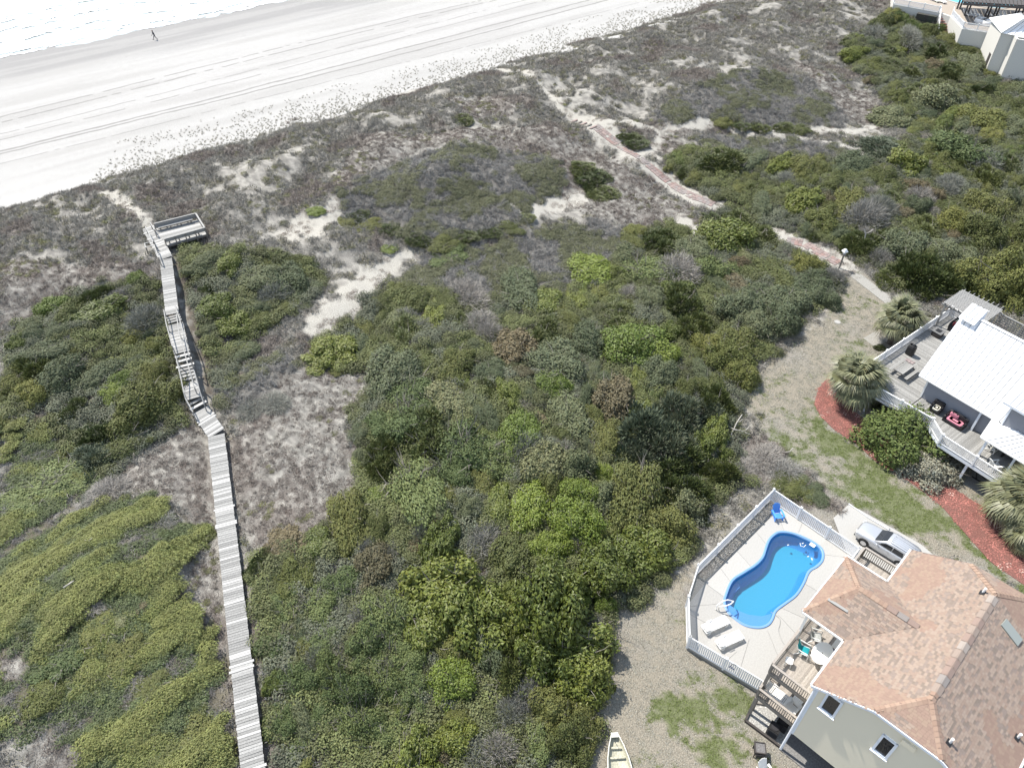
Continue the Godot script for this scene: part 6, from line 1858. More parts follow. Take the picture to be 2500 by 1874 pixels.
# ---------------------------------------------------------------- resort terrace at the far end
func make_resort() -> void:
	var Y := 4.6
	mat("resort_wall", 0.66, 0.645, 0.60, 0.85, 0, 0.12)
	mat("paving", 0.46, 0.40, 0.34, 0.9, 0, 0.25)
	mat("pergola_dark", 0.075, 0.068, 0.066, 0.8)
	mat("ribbed", 0.62, 0.625, 0.62, 0.4)
	var te := thing("resort_terrace", "pale walled pool terrace of the resort above the thicket", "terrace")
	put(slab_mesh([76.47, -169.15, 70.27, -151.17, 76.7, -146.58, 77.91, -144.37, 77.3, -138.02, 81.35, -135.81, 86.79, -133.06, 98.55, -132.1, 121.09, -171.99], -1.0, Y), "retaining_wall", mats["resort_wall"], te)
	put(slab_mesh([76.6, -168.59, 70.74, -151.64, 77.03, -147.03, 78.24, -144.8, 77.55, -138.43, 81.53, -136.21, 86.99, -133.45, 98.09, -132.48, 119.93, -171.42], Y, Y + 0.03), "paving", mats["paving"], te)
	# pool
	var pool := thing("resort_pool", "pale turquoise resort pool on the terrace", "swimming pool")
	var pw := mat("resort_water", 0.10, 0.50, 0.66, 0.12)
	put(slab_mesh([83.39, -163.5, 80.81, -153.38, 81.91, -151.47, 84.69, -150.07, 87.06, -148.68, 89.08, -148.22, 91.97, -149.6, 95.88, -151.47, 101.12, -155.81, 104.79, -166.19, 94.66, -168.96], Y, Y + 0.10), "coping", mats["concrete"], pool)
	put(slab_mesh([83.66, -162.97, 81.22, -153.62, 82.34, -151.95, 85.05, -150.53, 87.27, -149.14, 89.29, -148.68, 92.04, -150.07, 95.81, -151.95, 100.63, -156.06, 103.76, -165.11, 94.32, -167.85], Y + 0.05, Y + 0.13), "water", pw, pool)
	# railings: posts with rails and thin bars
	var line := [Vector3(70.27, 4.6, -151.17), Vector3(76.7, 4.6, -146.58), Vector3(78.82, 4.6, -150.7)]
	var r1 := thing("terrace_railing", "white railing along the terrace edge above the hedge", "railing", line[0])
	for i in 1: vinyl_rail(r1, Vector3.ZERO, line[1] - line[0])
	var r2 := thing("terrace_railing", "white railing beside the red terrace steps", "railing", Vector3(78.22, 4.6, -144.58))
	vinyl_rail(r2, Vector3.ZERO, Vector3(77.46, 4.6, -138.23) - Vector3(78.22, 4.6, -144.58))
	var r3 := thing("terrace_railing", "white railing on the low wall before the cloth-covered tables", "railing", Vector3(77.46, 4.6, -138.23))
	vinyl_rail(r3, Vector3.ZERO, Vector3(81.37, 4.6, -136.01) - Vector3(77.46, 4.6, -138.23))
	# steps down to the dunes
	var s0 := Vector3(78.03, 4.6, -146.58)
	var s1 := Vector3(77.09, 2, -142.95)
	var steps := thing("terrace_steps", "red-brown steps with white handrails descending from the resort terrace", "steps", s1)
	var d := s0 - s1
	for i in 9:
		var p := d * (i + 0.5) / 9.0
		bx(steps, "tread", mat("tread%d" % i, 0.24, 0.11, 0.085, 0.9), p, Vector3(2.0, 0.08, 0.55), Vector3(0, -0.15, 0))
		bx(steps, "riser", mats["resort_wall"], p - Vector3(0, 0.2, 0.2), Vector3(1.98, 0.3, 0.05), Vector3(0, -0.15, 0))
	for s in [-1.1, 1.1]:
		var o := Vector3(s, 0, 0.15 * s)
		bar(steps, "handrail", mats["white"], o + Vector3(0, 1.0, 0), o + d + Vector3(0, 1.0, 0), 0.1, 0.1)
		bar(steps, "handrail", mats["white"], o + Vector3(0, 0.4, 0), o + d + Vector3(0, 0.4, 0), 0.07, 0.07)
		for i in 6: bar(steps, "rail_post", mats["white"], o + d * i / 5.0, o + d * i / 5.0 + Vector3(0, 1.0, 0), 0.08, 0.08)
	# dark pergola
	var pg := thing("dark_pergola", "dark timber pergola beside the resort pool", "pergola", Vector3(81.96, 4.6, -145.47))
	var o := pg.position
	var gt := 3.0
	for q in [Vector3(80.78, 4.6, -148.39), Vector3(80.57, 4.6, -144.8), Vector3(83.83, 4.6, -143.93), Vector3(85.28, 4.6, -143.93), Vector3(88.91, 4.6, -143.93), Vector3(90.14, 4.6, -143.93), Vector3(93.19, 4.6, -143.06)]:
		for k in 2: bar(pg, "post", mats["pergola_dark"], q - o + Vector3(k * 0.5, 0, 0), q - o + Vector3(k * 0.5, gt, 0), 0.22, 0.22)
	var b0 := Vector3(77.69, 7.6, -141.4) - o; var b1 := Vector3(90.92, 7.6, -138.58) - o; var b2 := Vector3(79.93, 7.6, -150.41) - o; var b3 := Vector3(95.49, 7.6, -147.54) - o
	bar(pg, "beam", mats["pergola_dark"], b0, b1, 0.25, 0.35)
	bar(pg, "beam", mats["pergola_dark"], b2, b3, 0.25, 0.35)
	for i in 22:
		var t := (i + 0.5) / 22.0
		bar(pg, "rafter", mats["pergola_dark"], b2.lerp(b3, t) + Vector3(0, 0.28, 0), b0.lerp(b1, t) + Vector3(0, 0.28, 0), 0.5, 0.2)
	# cloth-covered tables and loungers
	for i in 2:
		var tb := thing("cloth_table", "round terrace table under a white cloth %s" % ["next to the steps' railing" if i == 0 else "next to the ribbed roof"], "table", [Vector3(81.69, 4.65, -140.98), Vector3(82.29, 4.65, -139.94)][i])
		var rings := []
		for r in [[0.0, 1.05], [0.5, 1.0], [0.72, 0.95], [0.76, 0.9]]:
			var ring := []
			for k in 20: ring.append(Vector3(cos(TAU * k / 20), 0, sin(TAU * k / 20)) * (r[1] + (0.05 * sin(k * 2.5) if r[0] < 0.6 else 0.0)) + Vector3(0, r[0], 0))
			rings.append(ring)
		put(loft(rings), "table_cloth", mats["white"], tb)
		rod(tb, "table_leg", mats["black"], Vector3(0, 0, 0), Vector3(0, 0.7, 0), 0.08)
	var proto: Node3D
	var k := 0
	for p in [Vector3(80.96, 4.64, -144.9), Vector3(81.65, 4.64, -144.46), Vector3(82.62, 4.64, -144.68), Vector3(84.66, 4.64, -144.68), Vector3(85.91, 4.64, -144.24), Vector3(86.75, 4.64, -144.02), Vector3(87.45, 4.64, -143.8), Vector3(89.38, 4.64, -143.58), Vector3(78.56, 4.64, -152.69), Vector3(79.48, 4.64, -151.98), Vector3(77.97, 4.64, -153.89)]:
		if proto == null:
			proto = thing("pool_lounger", "white pool lounger on the resort terrace", "lounger", p, 0.3, "white loungers on the resort terrace")
			bx(proto, "bed", mats["white"], Vector3(0, 0.3, 0.3), Vector3(0.7, 0.1, 1.3))
			bx(proto, "backrest", mats["white"], Vector3(0, 0.6, -0.55), Vector3(0.7, 0.1, 0.8), Vector3(0.8, 0, 0))
			for s in [-1, 1]:
				for z in [-0.3, 0.8]: bx(proto, "leg", mats["white"], Vector3(s * 0.3, 0.14, z), Vector3(0.06, 0.28, 0.06))
		else: dup(proto, p, 0.3 + rnd(-0.1, 0.1))
		k += 1
	# building with a ribbed hip roof
	var C := Vector3(78.72, 7, -128.82); var D := Vector3(80.06, 7, -136.11); var Ef := Vector3(83.32, 7, -125.66); var R := Vector3(81.45, 9.4, -128.71); var Rb := Vector3(88.87, 9.4, -131.08)
	var bl := thing("resort_building", "cream resort building with a ribbed pale metal hip roof", "building", C)
	seam_roof(bl, D - C, Vector3.ZERO, R - C + (D - C) * 0.3, R - C, 0.75)
	seam_roof(bl, Vector3.ZERO, Ef - C, R - C, Rb - C, 0.75)
	bar(bl, "hip_cap", mats["ribbed"], Vector3(0, 0.1, 0), R - C + Vector3(0, 0.1, 0), 0.35, 0.12)
	var w1 := (D - C) * 0.92 + Vector3(0.6, 0, 0); var w0 := (D - C) * 0.05 + (Ef - C) * 0.05; var w2 := (Ef - C) * 0.4 + Vector3(0, 0, -0.6)
	for s in [[w1, w0], [w0, w2], [w2, w2 + (D - C) * -0.25 ], [w2 + (D - C) * -0.25, (Ef - C) + (D - C) * -0.1]]:
		var a: Vector3 = s[0]; var b: Vector3 = s[1]
		bar(bl, "wall", mats["resort_wall"], a - Vector3(0, 3.6, 0), b - Vector3(0, 3.6, 0), 0.3, 7.0)
	bar(bl, "door_recess", mats["brown_wood"], w1.lerp(w0, 0.75) - Vector3(0.1, 4.6, -0.1), w1.lerp(w0, 0.9) - Vector3(0.1, 4.6, -0.1), 0.3, 1.9)
	# dark stone wall and clipped hedge balls below the railing
	var sw := thing("stone_wall", "dark stone wall below the terrace railing beside the red steps", "wall", Vector3(73.55, 1.6, -147.73))
	var e := Vector3(76.55, 1.6, -145.58) - sw.position
	for i in 5:
		for j in 3: bx(sw, "stone", mat("stone%d" % (i * 3 + j), 0.07 + 0.02 * rng.randf(), 0.065 + 0.02 * rng.randf(), 0.065, 0.95, 0, 0.4), e * (i + 0.5 + (0.25 if j % 2 else 0.0)) / 5.4 + Vector3(0, 0.45 + j * 0.85, 0), Vector3(e.length() / 5.5, 0.83, 0.8), Vector3(0, -atan2(e.z, e.x), 0))
	var edge0 := Vector3(69.95, 1.6, -148.1)
	var edge1 := Vector3(76.19, 1.6, -143.98)
	for i in 7:
		var q := edge0.lerp(edge1, i / 6.0)
		shrub("hedge", q.x, q.z, 1.7 + 0.2 * (i % 2), "clipped into a ball below the terrace railing", "clipped hedge balls below the terrace railing", 1.0, -100.0, "", 1.2)
	for p in [[69.41, -144.17, 2.18, 70.56, -143.58, 1.67, 67.53, -143.29, 1.5]]:
		for i in range(0, p.size(), 3): shrub("grey_green" if i else "olive", p[i], p[i + 1], p[i + 2], "alone in the dry grass before the resort wall", "shrubs before the resort wall")

# ---------------------------------------------------------------- palms
var frond_meshes := []

func make_frond() -> ArrayMesh:
	leaf_begin()
	var hub := Vector3(0, 0.12, 0.75)
	blade(Vector3.ZERO, Vector3(0, 0.16, 0.99).normalized(), 0.8, 0.05, 0.1, Color(0.9, 0.95, 0.7))
	for i in 30:
		var a := -1.75 + 3.5 * i / 29.0
		var dir := Vector3(sin(a), 0.10 + 0.25 * cos(a), cos(a)).normalized()
		var l := (0.95 - 0.25 * absf(a) / 1.75) * rnd(0.85, 1.1)
		var side := Vector3(cos(a), 0, -sin(a)) * 0.034
		var m := hub + dir * l * 0.55
		var e := m + (dir + Vector3(0, -1.0 - 0.4 * absf(a), 0)).normalized() * l * 0.5
		var c := leaf_tint(0.22)
		if rng.randf() < 0.2: c = Color(1.7, 1.5, 1.1)
		facet(hub - side * 0.4, hub + side * 0.4, m + side, c); facet(hub - side * 0.4, m + side, m - side, c); facet(m - side, m + side, e, c)
	return leaf_mesh()

func palm(label: String, at: Vector3, trunk: float, r: float, lean: Vector3, fronds: int) -> void:
	if frond_meshes.is_empty():
		for i in 4: frond_meshes.append(make_frond())
		tinted("frond", 0.155, 0.160, 0.085, 0.5, true)
		tinted("frond_dry", 0.25, 0.225, 0.175, 0.7)
	var p := thing("fan_palm", label, "palm tree", at)
	var rings := []
	for i in 14:
		var t := i / 13.0
		var ring := []
		var rad := lerpf(0.27, 0.2, t) * (1.0 + (0.08 if i % 2 else 0.0))
		for k in 12: ring.append(Vector3(0, trunk * t, 0) + lean * t * t + Vector3(cos(TAU * k / 12), 0, sin(TAU * k / 12)) * rad)
		rings.append(ring)
	put(loft(rings), "trunk", mats["palm_bark"], p)
	var top := Vector3(0, trunk, 0) + lean
	for i in fronds:
		var y := 1.0 - 1.75 * (i + 0.5) / fronds
		var a := i * 2.399963
		var dry := y < -0.45 and rng.randf() < 0.7
		var el := asin(clampf(y, -0.75, 0.95)) + rnd(-0.12, 0.12)
		var o := put(frond_meshes[rng.randi() % 4], "frond", mats["frond_dry"] if dry else mats["frond"], p)
		o.transform = Transform3D(Basis(Vector3.UP, a) * Basis(Vector3.RIGHT, -el) * Basis(Vector3.BACK, rnd(-0.5, 0.5)) * Basis.from_scale(Vector3.ONE * r / 1.22 * rnd(0.85, 1.12)), top + Vector3(0, rnd(-0.1, 0.2), 0))

# ---------------------------------------------------------------- loose things in the yards and dunes
func stick(label: String, pts: Array, r: float) -> void:
	var t := thing("driftwood", label, "driftwood", pts[0])
	var rel := []
	for p in pts: rel.append(p - pts[0])
	put(tube_mesh(rel, r, 6), "limb", mats["driftwood"], t)
	var m: Vector3 = rel[rel.size() / 2]
	put(tube_mesh([m, m + Vector3(r * 4, r * 5, r * 3), m + Vector3(r * 9, r * 6, -r * 2)], r * 0.6, 5), "fork", mats["driftwood"], t)

func make_yard_things() -> void:
	palm("fan palm with a bare curved trunk standing in the red mulch bed", Vector3(30.95, 0, -50.94), 2.75, 2.25, Vector3(0.35, 0, -0.15), 64)
	palm("fan palm by the seaward deck rail next to the concrete pad", Vector3(38.17, 0, -59.63), 2.75, 2.05, Vector3(0.2, 0, -0.2), 58)
	palm("fan palm with hanging dry fronds beside the white house's open bay", Vector3(39.87, 0, -37.51), 2.2, 2.4, Vector3(0.1, 0, 0), 80)
	palm("second fan palm with grey dry skirt at the mulch bed's lower end", Vector3(40.03, 0, -35.24), 1.6, 1.8, Vector3(0, 0, 0), 60)
	var a := Vector3(34.12, 1.1, -45.9)
	shrub("hedge", a.x, a.z, 4.0, "big and round in the mulch against the white house's deck", "", 1.05)
	var b := Vector3(35.32, 1, -43.34)
	shrub("silver", b.x, b.z, 3.2, "in the mulch beside the round dark green one", "", 1.0)
	for p in [[Vector3(31.64, 0.3, -55.15), 0.55, "hedge"], [Vector3(31.65, 0.3, -53.7), 0.6, "hedge"], [Vector3(36.88, 0.3, -58.82), 0.7, "dark"], [Vector3(33.44, 0.3, -50.64), 0.9, "dark"]]:
		shrub(p[2], p[0].x, p[0].z, p[1], "tucked under the fan palms", "small shrubs under the fan palms")
	for i in 4:
		var q := tan_at(-2.9 + i * 0.8, 14.6 + (i % 2) * 0.3, 0.1)
		shrub("dark", q.x, q.z, 0.6, "in the narrow strip between picket fence and side deck", "shrubs between the fence and the side deck")
	make_car()
	make_boat()
	# low metal fire table on the lawn
	var g := thing("fire_table", "rusty black metal fire table with a grey plate on the lower lawn", "fire table", Vector3(15.47, 0, -19.55), -0.15)
	for s in [-1, 1]:
		bx(g, "rim", mats["brown_wood"], Vector3(s * 0.32, 0.78, 0), Vector3(0.06, 0.14, 0.7))
		bx(g, "rim", mats["brown_wood"], Vector3(0, 0.783, s * 0.33), Vector3(0.58, 0.13, 0.06))
		for k in [-1, 1]: bx(g, "leg", mats["black"], Vector3(s * 0.28, 0.36, k * 0.28), Vector3(0.05, 0.72, 0.05))
	bx(g, "plate", mat("grey_plate", 0.22, 0.21, 0.21, 0.7, 0, 0.35), Vector3(0, 0.76, 0), Vector3(0.6, 0.05, 0.62))
	bx(g, "shelf", mats["black"], Vector3(0.0, 0.25, 0), Vector3(0.55, 0.03, 0.55))
	bx(g, "handle", mats["black"], Vector3(0, 0.7, 0.42), Vector3(0.5, 0.04, 0.05))
	bx(g, "tool_rack", mats["brown_wood"], Vector3(0.0, 0.6, 0.4), Vector3(0.6, 0.04, 0.12))
	adirondack("white slatted armchair on the lower lawn near the fire table", mats["plastic"], Vector3(15.61, 0, -18.21), 0.4)
	# path lamp
	var l := thing("path_lamp", "white-capped lantern on a leaning wooden post beside the paver path", "lamp post", Vector3(37.16, 0, -72.79))
	rod(l, "post", mats["rail_wood"], Vector3(0, -0.1, 0), Vector3(0.02, 2.35, 0), 0.1)
	rod(l, "bracket", mats["dark_wood"], Vector3(0.05, 1.1, 0), Vector3(0.4, 0.6, 0.1), 0.04)
	var sh := []
	for r in [[2.3, 0.36], [2.35, 0.38], [2.62, 0.16], [2.68, 0.03]]:
		var ring := []
		for k in 4: ring.append(Vector3(cos(TAU * k / 4 + 0.5), 0, sin(TAU * k / 4 + 0.5)) * r[1] + Vector3(0, r[0], 0))
		sh.append(ring)
	put(loft(sh, false), "lantern_cap", mats["white"], l)
	bx(l, "lantern_box", mat("lantern_glass", 0.45, 0.46, 0.47, 0.2), Vector3(0, 2.17, 0), Vector3(0.3, 0.3, 0.3), Vector3(0, -0.28, 0))
	# bleached branches
	stick("white driftwood limb lying on the left vine-covered mound's crest", [Vector3(-32.09, 2.13, -34.17), Vector3(-31.67, 2.28, -34.03), Vector3(-31.47, 2.29, -33.91)], 0.035)
	stick("pale split driftwood board on the vine-covered mound", [Vector3(-31.24, 3.16, -29.46), Vector3(-30.94, 3.25, -29.66), Vector3(-30.85, 3.16, -29.92)], 0.05)
	stick("twisted pale branch beside the boardwalk's dry strip", [Vector3(-19.53, 0.38, -33.55), Vector3(-18.97, 0.55, -33.19), Vector3(-18.71, 0.45, -32.78)], 0.05)
	stick("bleached forked limb standing in the grey brush behind the path lamp", [Vector3(41.04, 0.38, -76.93), Vector3(40.99, 1.37, -76.69), Vector3(40.93, 2.07, -76.88), Vector3(40.66, 2.58, -77.13)], 0.08)
	stick("pale pole lying at the thicket's edge on the upper lawn", [Vector3(23.93, 0.11, -56.5), Vector3(24.32, 0.11, -56.14), Vector3(24.69, 0.11, -55.84)], 0.05)
	stick("grey branch on the pruned brush pile by the lawn", [Vector3(19.07, 0.44, -47.88), Vector3(19.66, 0.63, -47.04), Vector3(20.42, 0.43, -47.03), Vector3(21.03, 0.32, -46.73)], 0.06)
	stick("second grey branch crossing the pruned brush pile", [Vector3(19.33, 0.43, -46.53), Vector3(20.1, 0.73, -47.85), Vector3(20.87, 0.42, -49.08)], 0.05)
	stick("short white log beside the pruned brush pile", [Vector3(23.41, 0.16, -44.84), Vector3(23.71, 0.16, -44.75), Vector3(24.04, 0.16, -44.79)], 0.07)
	var disc := thing("well_cover", "pale round cover set in the dry upper lawn", "cover", Vector3(33.98, 0, -63.08))
	rod(disc, "lid", mats["concrete"], Vector3(0, -0.05, 0), Vector3(0, 0.05, 0), 0.26)
	rod(disc, "rim", mats["old_concrete"], Vector3(0, -0.05, 0), Vector3(0, 0.03, 0), 0.36)

func make_car() -> void:
	var c := thing("parked_car", "silver sport utility car parked on the slab between lawn and tan house", "car", Vector3(28.85, 0.06, -34.75), -PI / 4)
	var paint: Material = mats["silver_paint"]
	# body: sections along x (front is -x): x, half width, sill, shoulder height, top
	var rings := []
	for s in [[-2.30, 0.55, 0.50, 0.72, 0.78], [-2.26, 0.74, 0.36, 0.80, 0.92], [-2.1, 0.84, 0.28, 0.88, 1.0], [-1.6, 0.89, 0.26, 0.94, 1.06], [-0.85, 0.90, 0.26, 0.97, 1.09], [0.0, 0.91, 0.26, 0.98, 1.06], [1.2, 0.90, 0.26, 0.99, 1.06], [2.0, 0.88, 0.30, 1.0, 1.07], [2.25, 0.82, 0.36, 0.98, 1.04], [2.31, 0.72, 0.42, 0.92, 0.98]]:
		var ring := []
		for p in [[0.0, s[2]], [0.75, s[2]], [0.95, s[2] + 0.08], [1.0, s[2] + 0.3], [0.985, s[3] - 0.08], [0.93, s[3] + 0.02], [0.78, s[4]], [0.4, s[4] + 0.03], [0.0, s[4] + 0.04]]: ring.append(Vector3(s[0], p[1], s[1] * p[0]))
		for k in range(7, 0, -1): ring.append(Vector3(ring[k].x, ring[k].y, -ring[k].z))
		rings.append(ring)
	put(loft(rings), "body", paint, c)
	# cabin
	var cab := []
	for s in [[-0.85, 0.76, 0.70, 1.06, 1.10], [-0.45, 0.78, 0.68, 1.05, 1.36], [-0.12, 0.79, 0.66, 1.04, 1.55], [0.4, 0.79, 0.66, 1.04, 1.62], [1.4, 0.78, 0.65, 1.04, 1.60], [2.0, 0.76, 0.63, 1.03, 1.55], [2.2, 0.74, 0.66, 1.02, 1.30], [2.26, 0.72, 0.68, 1.0, 1.06]]:
		var ring := []
		for p in [[s[1], s[3]], [s[2], s[4] - 0.05], [s[2] - 0.1, s[4]], [0.0, s[4] + 0.03]]: ring.append(Vector3(s[0], p[1], p[0]))
		for k in [2, 1, 0]: ring.append(Vector3(s[0], ring[k].y, -ring[k].z))
		cab.append(ring)
	put(loft(cab), "cabin", paint, c)
	# glass
	var st := begin()
	st.set_smooth_group(-1)
	for w in [[-0.86, 1.13, 0.66, -0.44, 1.415, 0.62], [-0.44, 1.415, 0.62, -0.10, 1.605, 0.57]]: quad(st, Vector3(w[0], w[1], w[2]), Vector3(w[3], w[4], w[5]), Vector3(w[3], w[4], -w[5]), Vector3(w[0], w[1], -w[2]))
	put(done(st), "windshield", mats["glass"], c)
	for s in [-1, 1]:
		for w in [[[-0.45, 1.12, 0.775], [-0.05, 1.46, 0.71], [0.5, 1.5, 0.71], [0.5, 1.1, 0.785]], [[0.56, 1.1, 0.785], [0.56, 1.5, 0.71], [1.3, 1.49, 0.705], [1.36, 1.1, 0.78]], [[1.43, 1.1, 0.78], [1.38, 1.48, 0.705], [1.92, 1.44, 0.685], [2.06, 1.12, 0.755]]]:
			st = begin()
			st.set_smooth_group(-1)
			var q := []
			for p in w: q.append(Vector3(p[0], p[1], (p[2] + 0.012) * s))
			quad(st, q[0], q[1], q[2], q[3])
			put(done(st), "side_window", mats["glass"], c)
		for x in [0.35, 1.3]: bx(c, "door_handle", mats["chrome"], Vector3(x, 0.93, s * 0.92), Vector3(0.2, 0.035, 0.03))
		round_box(c, "mirror", paint, Vector3(-0.5, 1.12, s * 0.98), Vector3(0.12, 0.16, 0.22))
		bx(c, "headlight", mats["white"], Vector3(-2.2, 0.83, s * 0.62), Vector3(0.16, 0.13, 0.3), Vector3(0, s * 0.4, 0))
		bx(c, "tail_light", mats["red_cloth"], Vector3(2.27, 1.0, s * 0.7), Vector3(0.07, 0.3, 0.12))
		rod(c, "roof_rail", mats["chrome"], Vector3(0.1, 1.68, s * 0.56), Vector3(1.85, 1.64, s * 0.54), 0.022)
		for x in [-1.42, 1.42]:
			var w := Node3D.new()
			w.name = "wheel"
			c.add_child(w, true)
			w.position = Vector3(x, 0.36, s * 0.80)
			rod(w, "arch", mats["black"], Vector3(0, 0.03, s * 0.02), Vector3(0, 0.03, s * 0.115), 0.43)
			rod(w, "tyre", mats["rubber"], Vector3(0, 0, -s * 0.12), Vector3(0, 0, s * 0.13), 0.36)
			rod(w, "rim", mats["chrome"], Vector3(0, 0, s * 0.1), Vector3(0, 0, s * 0.14), 0.23)
	bx(c, "grille", mats["black"], Vector3(-2.29, 0.72, 0), Vector3(0.06, 0.2, 0.8))
	bx(c, "bumper", mats["slab_grey"], Vector3(-2.27, 0.45, 0), Vector3(0.12, 0.16, 1.4))
	for z in [-0.3, -0.1, 0.1, 0.3]: bx(c, "roof_rib", paint, Vector3(1.0, 1.643, z), Vector3(1.7, 0.02, 0.05))
	bx(c, "antenna_fin", mats["black"], Vector3(1.85, 1.64, -0.05), Vector3(0.2, 0.08, 0.05))
	for z in [-0.15, 0.25]: bar(c, "wiper", mats["black"], Vector3(-0.8, 1.17, z), Vector3(-0.55, 1.33, z + 0.3), 0.03, 0.03)

func make_boat() -> void:
	var at := Vector3(6.51, 0.45, -20.61)
	var b := thing("skiff", "old white fibreglass skiff with yellowed inside lying on the lawn", "boat", Vector3(at.x, 0.02, at.z), 0.06)
	var outer := []; var inner := []
	for s in [[0.0, 0.20, 0.52], [0.25, 0.30, 0.50], [0.8, 0.50, 0.48], [1.5, 0.68, 0.46], [2.4, 0.80, 0.45], [3.4, 0.83, 0.45], [4.3, 0.78, 0.45]]:
		var o := []; var n := []
		for p in [[1.0, 1.0], [0.94, 0.55], [0.78, 0.08], [0.0, 0.0]]:
			o.append(Vector3(s[1] * p[0], s[2] * p[1] + (0.12 if s[0] < 0.3 else 0.02) * (1.0 - p[1]), s[0]))
			n.append(Vector3((s[1] - 0.05) * p[0], maxf(s[2] * p[1], 0.07) + (0.12 if s[0] < 0.3 else 0.03) * (1.0 - p[1]), s[0] + (0.05 if s[0] < 0.1 else 0.0)))
		for k in [2, 1, 0]:
			o.append(Vector3(-o[k].x, o[k].y, o[k].z)); n.append(Vector3(-n[k].x, n[k].y, n[k].z))
		outer.append(o); inner.append(n)
	for part in [[outer, "hull", mat("skiff_white", 0.68, 0.67, 0.60, 0.5, 0, 0.12)], [inner, "liner", mat("skiff_liner", 0.62, 0.60, 0.46, 0.6, 0, 0.4)]]:
		var st := begin()
		st.set_smooth_group(0)
		for i in part[0].size() - 1:
			for k in 6: quad(st, part[0][i][k], part[0][i][k + 1], part[0][i + 1][k + 1], part[0][i + 1][k])
		for e in [part[0][0], part[0][-1]]:
			for k in range(1, 5): tri(st, e[0], e[k], e[k + 1])
			tri(st, e[0], e[5], e[6])
		put(done(st), part[1], part[2], b)
	var st2 := begin()
	st2.set_smooth_group(-1)
	for side in [0, 6]:
		for i in outer.size() - 1:
			var w := Vector3(-0.06 if side == 0 else 0.06, 0.015, 0)
			quad(st2, outer[i][side] + Vector3(0, 0.015, 0), outer[i + 1][side] + Vector3(0, 0.015, 0), outer[i + 1][side] + w, outer[i][side] + w)
	put(done(st2), "gunwale", mats["skiff_white"], b)
	bx(b, "bow_deck", mats["skiff_white"], Vector3(0, 0.5, 0.14), Vector3(0.46, 0.03, 0.3))
	for z in [0.85, 1.45]: bx(b, "thwart", mats["skiff_liner"], Vector3(0, 0.28, z), Vector3(0.62 if z < 1 else 0.95, 0.05, 0.12))
	bx(b, "thwart", mats["skiff_liner"], Vector3(0, 0.3, 2.9), Vector3(1.4, 0.06, 0.32))
	rod(b, "bow_eye", mats["chrome"], Vector3(0, 0.3, 0.5), Vector3(0, 0.36, 0.62), 0.03)

# ---------------------------------------------------------------- the walker: one skin over tapered bones
func skin(bones: Array, cell: float) -> ArrayMesh:
	var lo := Vector3.INF; var hi := -Vector3.INF
	for b in bones:
		for k in 2:
			lo = lo.min(b[k] - Vector3.ONE * (b[2 + k] + cell * 2)); hi = hi.max(b[k] + Vector3.ONE * (b[2 + k] + cell * 2))
	var n := Vector3i((hi - lo) / cell) + Vector3i.ONE * 2
	var f := PackedFloat32Array()
	f.resize(n.x * n.y * n.z)
	for z in n.z:
		for y in n.y:
			for x in n.x:
				var p := lo + Vector3(x, y, z) * cell
				var v := 9.0
				for b in bones:
					var ab: Vector3 = b[1] - b[0]
					var t := clampf((p - b[0]).dot(ab) / ab.length_squared(), 0, 1)
					var d := p.distance_to(b[0] + ab * t) - lerpf(b[2], b[3], t)
					var h := clampf(0.5 + 0.5 * (v - d) / 0.035, 0, 1)
					v = lerpf(v, d, h) - 0.035 * h * (1 - h)
				f[(z * n.y + y) * n.x + x] = v
	var vert := {}
	var st := begin()
	st.set_smooth_group(0)
	var step := [1, n.x, n.x * n.y]
	var point := func(i: int, x: int, y: int, z: int) -> Vector3:
		if vert.has(i): return vert[i]
		var s := Vector3.ZERO; var c := 0
		for e in [[0, 0, 0, 0], [0, 1, 0, 0], [0, 0, 0, 1], [0, 1, 0, 1], [1, 0, 0, 0], [1, 1, 0, 0], [1, 0, 0, 1], [1, 1, 0, 1], [2, 0, 0, 0], [2, 1, 0, 0], [2, 0, 1, 0], [2, 1, 1, 0]]:
			var o: Vector3i
			match e[0]:
				0: o = Vector3i(0, e[1], e[3])
				1: o = Vector3i(e[1], 0, e[3])
				_: o = Vector3i(e[1], e[2], 0)
			var a: int = i + o.x + o.y * step[1] + o.z * step[2]
			var b: int = a + step[e[0]]
			if (f[a] < 0) != (f[b] < 0):
				var q := Vector3(o) ; q[e[0]] += f[a] / (f[a] - f[b])
				s += q; c += 1
		vert[i] = lo + (Vector3(x, y, z) + s / maxi(c, 1)) * cell
		return vert[i]
	for z in range(1, n.z - 1):
		for y in range(1, n.y - 1):
			for x in range(1, n.x - 1):
				var i: int = (z * n.y + y) * n.x + x
				for ax in 3:
					if (f[i] < 0) == (f[i + step[ax]] < 0): continue
					var u := (ax + 1) % 3; var v := (ax + 2) % 3
					var du := Vector3i.ZERO; du[u] = 1
					var dv := Vector3i.ZERO; dv[v] = 1
					var q := []
					for k in [Vector3i.ZERO, du, du + dv, dv]: q.append(point.call(i - (k.x + k.y * step[1] + k.z * step[2]), x - k.x, y - k.y, z - k.z))
					if f[i] < 0: quad(st, q[0], q[3], q[2], q[1])
					else: quad(st, q[0], q[1], q[2], q[3])
	return done(st)

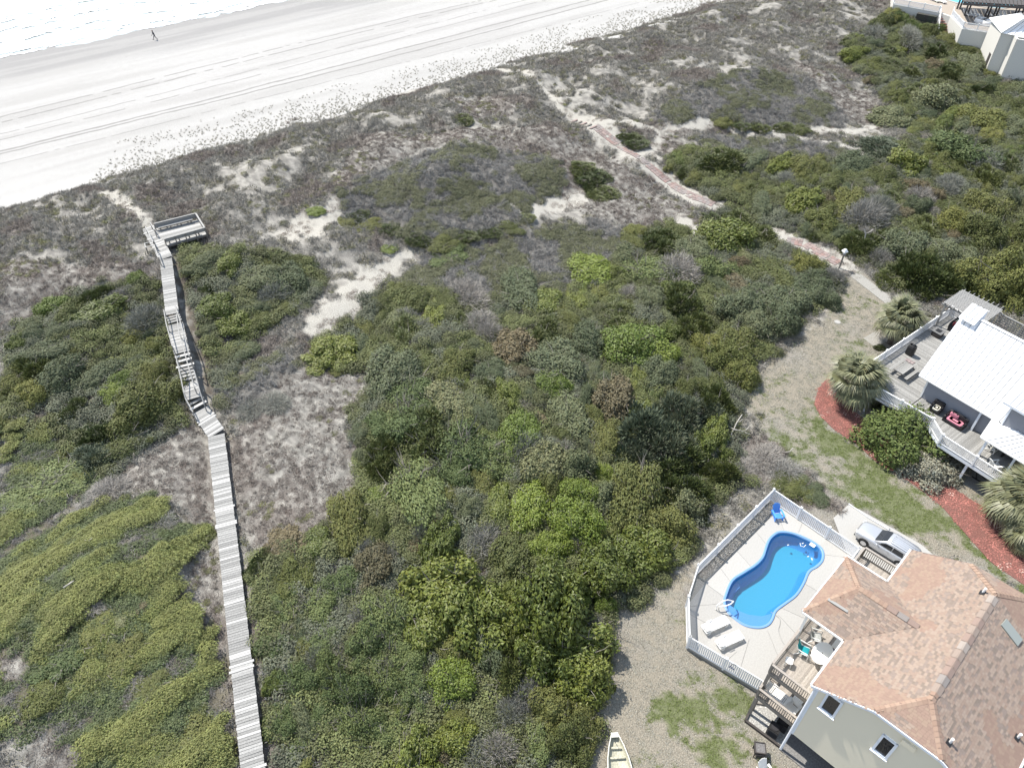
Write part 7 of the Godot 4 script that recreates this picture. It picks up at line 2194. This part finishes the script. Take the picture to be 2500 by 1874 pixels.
func make_person() -> void:
	var at := Vector3(-68.71, -2.52, -153.48)
	var p := thing("person", "person in dark clothes striding along the wet sand by the water", "person", at, 0.25)
	# walking towards -x
	var hip := Vector3(0, 0.92, 0); var neck := Vector3(-0.12, 1.47, 0)
	var bones := [[hip, Vector3(-0.05, 1.2, 0), 0.14, 0.13], [Vector3(-0.05, 1.2, 0), Vector3(-0.1, 1.38, 0), 0.13, 0.13], [Vector3(-0.1, 1.38, -0.16), Vector3(-0.1, 1.38, 0.16), 0.075, 0.075], [neck, Vector3(-0.14, 1.56, 0), 0.055, 0.05]]
	for s in [[-1, -0.33, 0.06], [1, 0.40, 0.10]]:
		var z: float = s[0] * 0.09
		var knee := Vector3(s[1] * 0.5 - 0.04, 0.5, z)
		var foot := Vector3(s[1], s[2] + 0.04, z)
		bones.append_array([[hip + Vector3(0, -0.02, z), knee, 0.095, 0.062], [knee, foot, 0.06, 0.042], [foot + Vector3(0.02, -0.02, 0), foot + Vector3(-0.19, -0.05, 0), 0.042, 0.035]])
		var sh := Vector3(-0.1, 1.38, z * 2.0)
		var el := sh + Vector3(-s[1] * 0.35, -0.27, s[0] * 0.05)
		bones.append_array([[sh, el, 0.055, 0.042], [el, el + Vector3(-s[1] * 0.3 - 0.08, -0.22, 0), 0.04, 0.03], [el + Vector3(-s[1] * 0.3 - 0.08, -0.22, 0), el + Vector3(-s[1] * 0.36 - 0.12, -0.33, 0), 0.035, 0.022]])
	put(skin(bones, 0.028), "body", mat("dark_clothes", 0.035, 0.035, 0.045, 0.9), p)
	var head := [[Vector3(-0.15, 1.62, 0), Vector3(-0.155, 1.69, 0), 0.085, 0.098], [Vector3(-0.24, 1.63, 0), Vector3(-0.25, 1.65, 0), 0.018, 0.014], [Vector3(-0.17, 1.57, 0), Vector3(-0.2, 1.56, 0), 0.06, 0.05], [Vector3(-0.14, 1.64, -0.095), Vector3(-0.14, 1.67, -0.098), 0.018, 0.018], [Vector3(-0.14, 1.64, 0.095), Vector3(-0.14, 1.67, 0.098), 0.018, 0.018]]
	put(skin(head, 0.014), "head", mat("skin_tone", 0.30, 0.19, 0.14, 0.7), p)
	put(skin([[Vector3(-0.12, 1.70, 0), Vector3(-0.09, 1.65, 0), 0.105, 0.09]], 0.02), "hair", mat("hair_dark", 0.04, 0.03, 0.025, 0.7), p)
